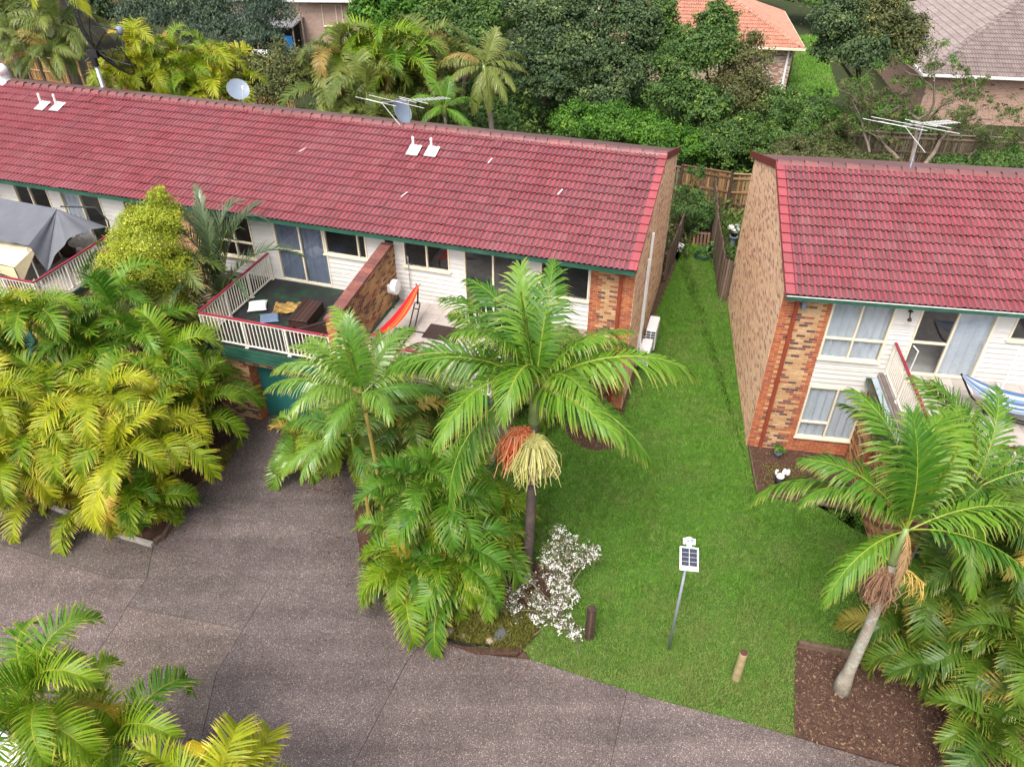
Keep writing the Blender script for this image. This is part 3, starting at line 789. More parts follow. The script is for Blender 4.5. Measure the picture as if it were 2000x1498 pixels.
def gable_roof(root, s0, s1, t0, z0, tr, zr, verge=None, limit=298, seed=3):
    """front slope of real tiles from eave (t0,z0) to ridge (tr,zr); the back slope mirrors it as a plain sheet"""
    sl = math.hypot(tr - t0, zr - z0); cs, sn = (tr - t0) / sl, (zr - z0) / sl
    up = Vector((0, cs, sn)); nn = Vector((0, -sn, cs)); ux = Vector((1, 0, 0))
    tb = 2 * tr - t0
    rf = MB()
    dn = -0.05
    rf.add([(s0, t0, z0 + dn), (s1, t0, z0 + dn), (s1, tr, zr + dn), (s0, tr, zr + dn), (s0, tb, z0 + .0), (s1, tb, z0 + .0), (s1, tr, zr - .0), (s0, tr, zr - .0)],
           [(0, 1, 2, 3), (7, 6, 5, 4)])
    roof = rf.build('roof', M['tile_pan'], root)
    rng = random.Random(seed)
    ent = []
    rows = int(sl / TG) + 1
    mw = Matrix.Translation(root.location) @ Matrix.Rotation(root.rotation_euler[2], 4, 'Z')
    a0 = s0 + (0.1 if verge == -1 else 0.0)
    ncol = int((s1 - s0) / TW)
    for r in range(rows):
        w = r * TG
        for c in range(ncol):
            jx = rng.uniform(-.006, .006); jz = rng.uniform(0, .008) + (rng.uniform(.008, .02) if rng.random() < .02 else 0)
            p = Vector((s0 + c * TW + jx + (s1 - s0 - ncol * TW), t0, z0)) + up * (w + rng.uniform(-.007, .007) - (rng.uniform(.01, .03) if rng.random() < .015 else 0)) + nn * (0.006 + jz)
            m = Matrix(((ux.x, up.x, nn.x, p.x), (ux.y, up.y, nn.y, p.y), (ux.z, up.z, nn.z, p.z), (0, 0, 0, 1)))
            ent.append((((mw @ p) - CAMV).length, m))
    ent.sort(key=lambda e: e[0])
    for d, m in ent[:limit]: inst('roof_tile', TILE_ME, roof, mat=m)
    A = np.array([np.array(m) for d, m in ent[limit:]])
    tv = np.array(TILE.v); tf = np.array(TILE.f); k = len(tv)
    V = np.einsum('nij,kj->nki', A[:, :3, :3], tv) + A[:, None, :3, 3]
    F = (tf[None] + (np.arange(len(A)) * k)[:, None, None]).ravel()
    me = np_mesh('tiling', V.reshape(-1, 3), F, 4, [M['tile_pan'], M['tile_roll'], M['tile_lip_shade']])
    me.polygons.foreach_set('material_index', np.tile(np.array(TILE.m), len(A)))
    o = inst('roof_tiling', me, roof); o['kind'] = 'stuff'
    # ridge caps
    x = s0
    while x < s1 - 0.1:
        inst('ridge_cap', CAP_ME, roof, (x + (.43 if verge == -1 else 0), tr + rng.uniform(-.010, .010), zr + 0.04 + rng.uniform(0, .012)), (rng.uniform(-.04, .04), rng.uniform(-.012, .012), math.pi if verge == -1 else 0)); x += 0.40
    if verge:
        sx = s1 if verge == -1 else s0
        w = 0.0
        while w < sl - 0.1:
            p = Vector((sx, t0, z0)) + up * w + nn * 0.022
            m = Matrix(((ux.x, up.x, nn.x, p.x), (ux.y, up.y, nn.y, p.y), (ux.z, up.z, nn.z, p.z), (0, 0, 0, 1)))
            inst('verge_tile', VERGE_ME[verge], roof, mat=m); w += TG
        b = MB()
        b.beam((sx, tr, zr - .02), (sx, tb, z0 - .02), 0.07, 0.24)
        b.build('barge_board', M['barge'], roof)
    return roof

def gutter(root, s0, s1, t, z, name='gutter', ends=True):
    m = MB()
    m.box(s0, t - .012, z - .13, s1, t, z).box(s0, t, z - .13, s1, t + .11, z - .118).box(s0, t + .098, z - .118, s1, t + .11, z - .01)
    m.box(s0, t - .024, z - .014, s1, t - .012, z + .010, 1)
    m.box(s0, t + .0, z - .118, s0 + .01, t + .098, z - .02).box(s1 - .01, t + .0, z - .118, s1, t + .098, z - .02)
    return m.build(name, [M['green_paint'], M['green_paint'] if root.name.startswith('townhouse_row') else M['white_dirty']], root)

def railing(root, p, q, z, h=1.0, step=0.125, post=1.4, label=None):
    p, q = Vector((*p, z)), Vector((*q, z)); d = q - p; L = d.length; d.normalize(); n = Vector((-d.y, d.x, 0))
    top = MB().beam(p + Vector((0, 0, h)), q + Vector((0, 0, h)), 0.075, 0.05)
    r = inst('railing', bevel_mesh(top.mesh('handrail', M['handrail']), 0.014, 2), root)
    MB().beam(p + Vector((0, 0, .085)), q + Vector((0, 0, .085)), 0.045, 0.035).beam(p + Vector((0, 0, h - .055)), q + Vector((0, 0, h - .055)), 0.04, 0.03).build('bottom_rail', M['rail_white'], r)
    pm = MB().box(-.026, -.026, 0, .026, .026, h - .06).box(-.06, -.045, 0, .06, .045, .02).mesh('railing_post', M['rail_white'])
    bmh = MB().box(-.013, -.013, .09, .013, .013, h - .06).mesh('baluster', M['rail_white'])
    n = max(1, round(L / post)); ang = math.atan2(d.y, d.x)
    posts = [L * i / n for i in range(n + 1)]
    for x in posts: inst('railing_post', pm, r, p + d * min(max(x, .03), L - .03), (0, 0, ang))
    k = int(L / step)
    for i in range(1, k):
        x = L * i / k
        if min(abs(x - a) for a in posts) > 0.045: inst('baluster', bmh, r, p + d * x, (0, 0, ang))
    return r

def tiled_floor(deck, s0, s1, t0, t1, z, size=0.6):
    ns, nt = max(1, round((s1 - s0) / size)), max(1, round((t1 - t0) / size))
    a, b = (s1 - s0) / ns, (t1 - t0) / nt
    me = MB().box(.004, .004, 0, a - .004, b - .004, .012).mesh('floor_tile', M['floor_tile'])
    for i in range(ns):
        for j in range(nt): inst('floor_tile', me, deck, (s0 + i * a, t0 + j * b, z))

def downpipe(root, s, t, z0, z1, mat='pipe_red', w=0.10):
    m = MB().box(s - w / 2, t - w * .8, z0, s + w / 2, t, z1)
    for z in (z0 + .9, z0 + 2.6, z0 + 4.2):
        if z < z1: m.box(s - w / 2 - .03, t - w * .8 - .004, z, s + w / 2 + .03, t + .004, z + .035)
    return m.build('downpipe', M[mat], root)

# =============================================================== the long row at the left
row = thing('townhouse_row', 'long brick townhouse row with one unbroken red tiled roof and three railed decks', 'house', L0, LROT)
DZ, EZ, TR, RZ = 2.93, 5.30, 4.60, 7.02      # deck level, eave soffit, ridge position and height
S_END = -32.0
bk = Bricks()
def gz(t): return 5.36 + (min(t, 2 * TR - t) + 0.45) * (RZ - 5.40) / (TR + 0.45) - 0.06
# gable end
gab = MB()
def gable_wall(s_out, s_in):
    m = MB()
    pts = [(0.0, 0.0), (9.2, 0.0), (9.2, gz(9.2)), (TR, gz(TR)), (0.0, gz(0.0))]
    b = len(m.v)
    for s in (s_out, s_in):
        for t, z in pts: m.v.append((s, t, z))
    n = len(pts)
    o = 1 if s_out > s_in else -1
    m.f += [[b + i for i in range(n)][::o], [b + n + i for i in range(n)][::-o]]; m.m += [0, 0]
    for i in range(n):
        j = (i + 1) % n
        m.f.append([b + i, b + n + i, b + n + j, b + j][::o]); m.m.append(0)
    return m
w_side = gable_wall(0.0, -0.22).build('side_wall', M['mortar'], row)
bk.wall(w_side, (0, 0.0, 0), (0, 1, 0), (1, 0, 0), 9.2, 0.0, 7.0, gz, (), 'brick_side', (0, 0), 0.55, 5)
w_pier = MB().box(-1.33, 0.0, 0, -0.221, .22, EZ).build('pier_wall', M['mortar'], row)
bk.wall(w_pier, (-1.33, 0.0, 0), (1, 0, 0), (0, -1, 0), 1.325, 0.0, EZ, None, (), 'brick', (0.12, 0.25), 1.0, 6)
MB().box(S_END, 9.0, 0, -0.221, 9.2, EZ).build('back_wall', M['mortar'], row)
MB().box(S_END, 0.1, DZ - .25, -0.23, 9.0, DZ - 0.01).build('floor_slab', M['lining'], row)
MB().box(S_END, -0.44, EZ, -0.01, 0.20, EZ + .03).build('soffit', M['white'], row)
MB().box(-3.2, 0.0, 0.0, -1.331, .2, DZ).build('lower_wall', M['mortar'], row)
# openings: unit 1 (right), unit 2 mirrored about the wing wall, unit 3 further left
TOP = 5.12
U1 = [(-7.42, -5.86, 4.22, TOP), (-5.38, -3.45, DZ + .03, TOP), (-2.90, -1.36, 3.95, TOP)]
U2 = [(-10.30, -8.72, 4.22, TOP), (-12.10, -10.18, DZ + .03, TOP), (-14.5, -12.98, 3.55, TOP)]
U3 = [(-22.75, -21.22, 4.22, TOP), (-20.70, -18.95, DZ + .03, TOP), (-18.0, -16.9, 3.75, TOP)]
U4 = [(-26.8, -25.3, 4.22, TOP), (-29.0, -27.2, DZ + .03, TOP)]
siding(row, -7.75, -1.332, DZ, EZ, U1)
siding(row, -14.75, -8.055, DZ, EZ, U2)
siding(row, -23.7, -16.75, DZ, EZ, U3)
siding(row, -31.9, -24.0, DZ, EZ, U4, 0.33)
w_mid = MB().box(-16.749, -0.02, 0, -14.751, .2, EZ).build('party_wall', M['mortar'], row)
bk.wall(w_mid, (-16.749, -0.02, 0), (1, 0, 0), (0, -1, 0), 1.998, 2.0, EZ, None, (), 'brick', (.2, .2), 0.6, 8)
window(row, *U1[0], mull=[-6.63], cells=['screen', 'dark'])
window(row, *U1[1], mull=[-4.42], cells=['dark', 'dark'], name='sliding_door', sill=False)
window(row, *U1[2], cells=['screen'])
window(row, *U2[0], mull=[-9.02], cells=['dark', 'dark'])
window(row, *U2[1], mull=[-11.15], trans=[4.12, None], cells=['blue', 'blue', 'blue'], name='sliding_door', sill=False)
window(row, *U2[2], mull=[-13.7], trans=[4.15, 4.15], cells=['dark'])
window(row, *U3[0], mull=[-22.05], cells=['dark', 'dark'])
window(row, *U3[1], mull=[-19.85], cells=['white', 'dark'], name='sliding_door', sill=False)
window(row, *U3[2], mull=[-17.4], cells=['dark'])
window(row, *U4[0], mull=[-26.0], cells=['dark'])
window(row, *U4[1], mull=[-28.1], cells=['white', 'dark'], name='sliding_door', sill=False)
MB().box(-9.0, -.05, DZ + .02, -8.45, -.016, DZ + .55).build('meter_cover', M['flash'], row)
# wing walls between the decks
for s0 in (-8.05, -24.0):
    def tz(t): return 4.55 + (t + 4.1) * 0.103
    m = MB()
    m.hexa([(s0, -4.1, 0), (s0 + .30, -4.1, 0), (s0 + .30, 0, 0), (s0, 0, 0), (s0, -4.1, tz(-4.1)), (s0 + .30, -4.1, tz(-4.1)), (s0 + .30, 0, tz(0)), (s0, 0, tz(0))])
    ww = m.build('wing_wall', M['mortar'], row)
    f = lambda x: tz(x - 4.1)
    bk.wall(ww, (s0 + .30, -4.1, 0), (0, 1, 0), (1, 0, 0), 4.1, 2.2, 5.0, f, (), 'brick_stain', (0, 0), 1.25 if s0 > -10 else .6, 9)
    bk.wall(ww, (s0, -4.1, 0), (0, 1, 0), (-1, 0, 0), 4.1, 2.2, 5.0, f, (), 'brick_stain', (0, 0), .7, 10)
    bk.wall(ww, (s0, -4.1, 0), (1, 0, 0), (0, -1, 0), .30, 0.0, 4.55, None, (), 'brick_red', (0, 0), 1.1, 11)
    x = -4.14
    cm = MB().box(-.035, 0, 0, .335, .226, .075).mesh('coping_brick', M['coping'])
    while x < -0.25:
        inst('coping_brick', cm, ww, (s0, x, tz(x) + .004), (0.103, 0, 0)); x += .235
# decks over the garages
def deck(s0, s1, floor, slabmat='concrete'):
    d = MB().box(s0, -4.08, DZ - .16, s1, 0.028, DZ).build('deck', M[slabmat], row)
    return d
d1 = deck(-7.74, -3.2, None); tiled_floor(d1, -7.73, -3.22, -4.0, -0.02, DZ + .002)
d2 = deck(-12.55, -8.06, None, 'worn_deck')
d3 = deck(-23.69, -18.5, None, 'concrete')
def fascia(s0, s1, t=-4.08):
    m = MB().box(s0, t - .03, DZ - .22, s1, t - .002, DZ - .004)
    m.box(s0, t - .16, DZ - .34, s1, t - .148, DZ - .20).box(s0, t - .148, DZ - .34, s1, t - .04, DZ - .328).box(s0, t - .172, DZ - .215, s1, t - .16, DZ - .195)
    m.box(s0, t - .04, DZ - .345, s1, t - .03, DZ - .19)
    return m.build('deck_gutter', M['green_paint'], row)
fascia(-12.55, -8.06); fascia(-7.74, -3.2); fascia(-23.69, -18.5)
MB().box(-18.5, -4.08, DZ - .2, -18.47, 0.0, DZ - .01).box(-12.58, -4.08, DZ - .2, -12.552, 0.0, DZ - .01).build('deck_edge_board', M['green_paint'], row)
MB().box(-7.735, -4.0, DZ + .001, -7.70, -.05, DZ + .10).build('skirting', M['green_dark'], row)
railing(row, (-12.46, -0.06), (-12.46, -3.96), DZ)
railing(row, (-12.46, -4.0), (-8.09, -4.0), DZ)
railing(row, (-7.70, -4.0), (-3.26, -4.0), DZ)
railing(row, (-3.26, -3.96), (-3.26, -0.06), DZ)
railing(row, (-18.56, -0.06), (-18.56, -3.96), DZ)
railing(row, (-18.56, -4.0), (-23.6, -4.0), DZ)
# garages below
def garage(s0, s1, o0, o1, seed):
    t = -4.04
    w = MB().box(s0, t, DZ - .62, s1, t + .2, DZ - .17).box(s0, t, 0, o0, t + .55, DZ - .62).box(o1, t, 0, s1, t + .55, DZ - .62).build('garage_wall', M['mortar'], row)
    bk.wall(w, (s0, t, 0), (1, 0, 0), (0, -1, 0), s1 - s0, 0, DZ - .35, None, ((o0 - s0, o1 - s0, 0, DZ - .62),), 'brick', (0, 0), 1.15, seed)
    bk.wall(w, (o0, t, 0), (0, 1, 0), (1, 0, 0), .55, 0, DZ - .62, None, (), 'brick_red', (0, 0), 1.1, seed + 1)
    for a in (s0, s1 - .2): MB().box(a, t + .55, 0, a + .2, 0, DZ - .17).build('garage_side_wall', M['mortar'], row)
    z = 0.02; rd = MB().box(o0, t + .42, 0, o1, t + .43, DZ - .6).build('roller_door', M['roller'], row)
    sm = MB().hexa([(o0, -.012, 0), (o1, -.012, 0), (o1, .02, 0), (o0, .02, 0), (o0, -.002, .068), (o1, -.002, .068), (o1, .02, .068), (o0, .02, .068)]).mesh('door_slat', M['roller'])
    while z < DZ - .66:
        inst('door_slat', sm, rd, (0, t + .40, z)); z += .075
garage(-12.5, -8.06, -11.13, -8.5, 30)
garage(-7.74, -3.25, -7.3, -4.3, 40)
garage(-23.6, -18.6, -22.8, -19.6, 50)
gutter(row, S_END, 0.03, -0.46, EZ + .14)
gable_roof(row, S_END, 0.02, -0.44, EZ + .12, TR, RZ, verge=-1)
downpipe(row, -0.42, -0.01, 0.05, EZ)
bk.finish(row)
# flue flashings on the roof
def roof_vent(root, s, w, sl):
    up, nn = sl
    p = Vector((s, -0.44, EZ + .12)) + up * w + nn * .105
    m = Matrix(((1, up.x, nn.x, p.x), (0, up.y, nn.y, p.y), (0, up.z, nn.z, p.z), (0, 0, 0, 1)))
    f = MB()
    f.grid(lambda i, j: (-.21 + .42 * i, -.26 + .52 * j, .012 + .022 * max(0, math.sin(i * 2 * math.pi * 2.8))), 16, 1)
    f.box(-.21, -.27, -.012, .21, -.255, .03)
    o = inst('roof_vent', f.mesh('roof_vent', M['lead']), root, mat=m)
    v = Vector((0, 0, 1))
    loc = Vector((0, up.z, nn.z))
    pm = MB().lathe([(.085, 0), (.06, .06), (.045, .12)], (0, 0, 0), 10).tube([(0, 0, .1), (0, up.z * .34, nn.z * .42)], [.042, .042], 10).tube([(0, up.z * .34, nn.z * .42), (0, up.z * .40, nn.z * .48)], [.055, .03], 10)
    pm.build('vent_pipe', M['white_dirty'], o)
_sl = math.hypot(TR + .44, RZ - EZ - .12)
SLOPE = (Vector((0, (TR + .44) / _sl, (RZ - EZ - .12) / _sl)), Vector((0, -(RZ - EZ - .12) / _sl, (TR + .44) / _sl)))
for s, t in ((-23.79, 3.45), (-23.12, 3.5), (-8.3, 3.38), (-7.66, 3.42)): roof_vent(row, s, (t + .44) / SLOPE[0].y, SLOPE)

for s, t, a in ((-12.31, 2.67, .5), (-2.96, 2.17, .3), (-5.6, 3.2, .2), (-7.9, 1.2, .4)):      # pale chips and lime streaks
    p = Vector((s, -0.44, EZ + .12)) + SLOPE[0] * ((t + .44) / SLOPE[0].y) + SLOPE[1] * .085
    MB().beam(p, p + SLOPE[0] * .26 + Vector((a * .3, 0, 0)), .035, .012).build('pale_chip', M['white_dirty'], row)

# =============================================================== the right-hand house
rh = thing('townhouse', 'right-hand brick townhouse with red tiled roof, blank brick side wall and white weatherboard front', 'house', R0, RROT)
RDZ, REZ, RTR, RRZ = 3.27, 5.62, 4.70, 7.36
rb = Bricks()
def rgz(t): return 5.68 + (min(t, 2 * RTR - t) + 0.45) * (RRZ - 5.72) / (RTR + 0.45) - 0.06
def gable2(s_out, s_in, depth, tr, f):
    m = MB(); pts = [(0.0, 0.0), (depth, 0.0), (depth, f(depth)), (tr, f(tr)), (0.0, f(0.0))]
    for s in (s_out, s_in):
        for t, z in pts: m.v.append((s, t, z))
    n = len(pts); o = 1 if s_out > s_in else -1
    m.f += [[i for i in range(n)][::o], [n + i for i in range(n)][::-o]]; m.m += [0, 0]
    for i in range(n):
        j = (i + 1) % n
        m.f.append([i, n + i, n + j, j][::o]); m.m.append(0)
    return m
w2 = gable2(0.0, 0.22, 9.0, RTR, rgz).build('side_wall', M['mortar'], rh)
rb.wall(w2, (0, 9.0, 0), (0, -1, 0), (-1, 0, 0), 9.0, 0.0, 7.4, lambda x: rgz(9.0 - x), (), 'brick_side', (0, .0), 0.8, 61)
w3 = MB().box(.221, 0, 0, 1.33, .22, REZ).build('pier_wall', M['mortar'], rh)
rb.wall(w3, (0.005, 0, 0), (1, 0, 0), (0, -1, 0), 1.325, 0, REZ, None, (), 'brick', (0.20, 0.17), 1.5, 62)
w4 = MB().box(1.331, 0, 0, 3.05, .2, 0.60).build('lower_wall', M['mortar'], rh)
rb.wall(w4, (1.331, 0, 0), (1, 0, 0), (0, -1, 0), 1.72, 0, .60, None, (), 'brick_red', (0, 0), .9, 63)
RO = [(1.335, 2.98, 3.58, 5.45), (3.62, 5.56, RDZ + .02, 5.45), (6.0, 7.5, 4.66, 5.45)]
LO = [(1.335, 2.98, 0.62, 2.57)]
siding(rh, 1.332, 8.0, 2.58, REZ, RO)
siding(rh, 8.3, 14.0, RDZ, REZ, [(10.4, 12.3, RDZ + .02, 5.45)], .33)
window(rh, *RO[0], mull=[2.13], trans=[4.27, 4.27], cells=['white'])
window(rh, *LO[0], mull=[2.18], trans=[1.22, None], cells=['white', 'white', 'white'])
window(rh, *RO[1], mull=[4.58], trans=[4.36, None], cells=['dark', 'dark', 'white'], name='sliding_door', sill=False)
window(rh, *RO[2], mull=[6.75], cells=['dark'])
window(rh, 10.4, 12.3, RDZ + .02, 5.45, mull=[11.3], cells=['white', 'dark'], name='sliding_door', sill=False)
MB().box(.23, 8.8, 0, 14, 9.0, REZ).build('back_wall', M['mortar'], rh)
MB().box(.23, 0.1, RDZ - .25, 14, 8.8, RDZ - .02).build('floor_slab', M['lining'], rh)
MB().box(.01, -.44, REZ, 14, .2, REZ + .03).build('soffit', M['white'], rh)
gutter(rh, -0.03, 14, -.46, REZ + .15)
gable_roof(rh, -0.02, 13.9, -.44, REZ + .13, RTR, RRZ, verge=1, seed=8)
downpipe(rh, .40, -.01, 0.04, REZ)
MB().box(.52, -.10, REZ - .46, .64, -.01, REZ - .22).build('junction_box', M['grey_blue'], rh)
# deck and the garage block under it
dk = MB().box(3.10, -4.15, RDZ - .16, 8.0, -.014, RDZ - .012).build('deck', M['grout'], rh)
tiled_floor(dk, 3.22, 7.98, -4.1, -.03, RDZ - .012, .6)
gw = MB().box(2.98, -4.0, 0, 3.20, -.014, RDZ - .30).box(3.20, -4.0, RDZ - .7, 8.0, -3.8, RDZ - .165).box(3.2, -4.0, 0, 4.0, -3.8, RDZ - .7).build('garage_wall', M['mortar'], rh)
rb.wall(gw, (2.98, -.02, 0), (0, -1, 0), (-1, 0, 0), 3.98, 0, RDZ - .32, None, (), 'brick_stain', (0, 0), .8, 66)
rb.wall(gw, (2.98, -4.0, 0), (1, 0, 0), (0, -1, 0), 4.9, 0, RDZ - .2, None, ((.95, 4.2, 0, RDZ - .7),), 'brick', (0, 0), .7, 67)
MB().box(4.0, -3.85, 0, 7.3, -3.82, RDZ - .7).build('roller_door', M['roller'], rh)
# stepped ledge, flashing and the box gutter that runs along the deck's edge
MB().box(3.08, -4.08, RDZ - .17, 3.21, -.02, RDZ - .05).build('ledge', M['concrete'], rh)
fl = MB().hexa([(2.94, -4.1, 3.04), (3.08, -4.1, 3.09), (3.08, -.03, 3.09), (2.94, -.03, 3.04), (2.94, -4.1, 3.05), (3.08, -4.1, 3.105), (3.08, -.03, 3.105), (2.94, -.03, 3.05)])
for k in range(5): fl.box(2.945, -.6 - k * .8, 3.052, 3.075, -.57 - k * .8, 3.112)
fl.build('flashing', M['flash'], rh)
gm = MB().box(2.80, -4.15, 2.98, 2.93, -.06, 2.99).box(2.79, -4.15, 2.98, 2.80, -.06, 3.08).box(2.93, -4.15, 2.98, 2.94, -.06, 3.06).box(2.80, -.07, 2.99, 2.93, -.06, 3.07)
gm.box(2.80, -4.13, 2.99, 2.93, -.08, 3.005, 1)
gm.build('box_gutter', [M['green_paint'], M['soil']], rh)
MB().beam((2.86, -1.9, 2.97), (2.86, -1.75, 0.05), .09, .07).build('garage_downpipe', M['pipe_red'], rh)
railing(rh, (3.25, -.03), (3.25, -4.08), RDZ, 1.03)
railing(rh, (3.29, -4.12), (8.0, -4.12), RDZ, 1.03)
rb.finish(rh)
lamp = MB().lathe([(.06, 0), (.07, .02), (.02, .05), (.02, .08)], (0, 0, 0), 10).tube([(0, 0, 0), (0, -.05, -.1), (0, -.12, -.12)], .018, 6).lathe([(.02, 0), (.06, -.07), (.055, -.10), (.01, -.12)], (0, -.12, -.11), 10)
lo = inst('wall_lamp', lamp.mesh('wall_lamp', M['post_dark'], True), rh, (3.30, -.10, 5.36))
# ---------------------------------------------------------------- palms
M['rachis'] = m_plain('rachis', (0.32, 0.30, 0.035), 0.5, 0.3, 0.3)
M['rachis_green'] = m_plain('rachis_green', (0.22, 0.27, 0.03), 0.5, 0.3, 0.3)
M['rachis_dry'] = m_plain('rachis_dry', (0.35, 0.22, 0.07), 0.7, 0.2, 0.3)
M['king_leaf'] = m_leaf('king_leaf', (0.045, 0.15, 0.012), (0.17, 0.32, 0.022), (0.44, 0.40, 0.10), 0.35, 0.42, 0.4, 0.62)
M['cane_leaf'] = m_leaf('cane_leaf', (0.045, 0.15, 0.006), (0.21, 0.32, 0.012), (0.66, 0.55, 0.10), 0.32, 0.45, 0.3, 0.66, (0.45, 0.27, 0.04), 0.03)
M['gold_leaf'] = m_leaf('gold_leaf', (0.075, 0.18, 0.006), (0.42, 0.42, 0.016), (0.74, 0.56, 0.10), 0.32, 0.45, 0.3, 0.6, (0.58, 0.34, 0.05), 0.06)
M['deep_leaf'] = m_leaf('deep_leaf', (0.035, 0.095, 0.010), (0.14, 0.23, 0.02), (0.44, 0.38, 0.07), 0.3, 0.40, 0.42, 0.6, (0.44, 0.30, 0.06), 0.07)
M['olive_leaf'] = m_leaf('olive_leaf', (0.07, 0.12, 0.02), (0.21, 0.25, 0.05), (0.40, 0.34, 0.12), 0.3, 0.45, 0.4, 0.6, (0.38, 0.24, 0.07), 0.07)
M['silver_leaf'] = m_leaf('silver_leaf', (0.06, 0.18, 0.015), (0.20, 0.33, 0.04), (0.56, 0.50, 0.10), 0.3, 0.28, 0.6, 0.65, (0.45, 0.27, 0.05), 0.03)
M['blue_leaf'] = m_leaf('blue_leaf', (0.06, 0.10, 0.05), (0.13, 0.18, 0.085), (0.34, 0.30, 0.07), 0.2, 0.3, 0.55, 0.85)
M['dry_leaf'] = m_leaf('dry_leaf', (0.42, 0.27, 0.14), (0.55, 0.36, 0.22), None, 0.25, 0.7, 0.2)
def _trunk(name, a, b, ring, rs=9.0, moss=None):
    t = NT(name); o = t.coords('Object')
    wv = t.n('TexWave', wave_type='BANDS', bands_direction='Z'); wv.inputs['Scale'].default_value = rs / 6.28 * 1.0
    wv.inputs['Distortion'].default_value = 1.2; wv.inputs['Detail'].default_value = 2; t.l(o, wv.inputs['Vector'])
    c = t.ramp(t.noise(o, 4, 7, 0.7), [(0.35, a), (0.65, b)])
    c = t.mix(t.ramp(wv.outputs['Fac'], [(0.0, 0.75), (0.16, 0.0)]), c, ring)
    if moss: c = t.mix(t.ramp(t.noise(o, 2.2, 8, 0.75), [(0.5, 0.0), (0.6, 0.85)]), c, moss)
    t.bump(wv.outputs['Fac'], 0.5, 0.02)
    return t.done(c, 0.8, 0.2)
M['trunk_king'] = _trunk('trunk_king', (0.075, 0.055, 0.05), (0.15, 0.115, 0.10), (0.05, 0.035, 0.03), 40)
M['trunk_pale'] = _trunk('trunk_pale', (0.26, 0.22, 0.17), (0.40, 0.36, 0.29), (0.12, 0.085, 0.06), 38, (0.42, 0.46, 0.40))
M['trunk_grey'] = _trunk('trunk_grey', (0.20, 0.165, 0.14), (0.30, 0.26, 0.23), (0.13, 0.10, 0.085), 30)
M['cane'] = _trunk('cane', (0.34, 0.24, 0.06), (0.46, 0.36, 0.10), (0.12, 0.07, 0.02), 42)
M['shaft'] = m_plain('shaft', (0.20, 0.28, 0.10), 0.4, 0.4, 0.3, 3)
M['shaft_gold'] = m_plain('shaft_gold', (0.30, 0.32, 0.06), 0.4, 0.4, 0.3, 3)
M['fruit_red'] = m_pieces('fruit_red', [(0.72, 0.18, 0.06), (0.78, 0.30, 0.14), (0.62, 0.10, 0.04), (0.80, 0.42, 0.22)], 0.5, 0.4)
M['fruit_pale'] = m_pieces('fruit_pale', [(0.52, 0.48, 0.16), (0.62, 0.56, 0.26), (0.42, 0.44, 0.13)], 0.6, 0.3)
M['fruit_gold'] = m_pieces('fruit_gold', [(0.52, 0.36, 0.08), (0.46, 0.30, 0.07), (0.56, 0.42, 0.14)], 0.6, 0.3)
M['fruit_brown'] = m_pieces('fruit_brown', [(0.26, 0.15, 0.09), (0.32, 0.19, 0.12), (0.20, 0.11, 0.07)], 0.8, 0.2)

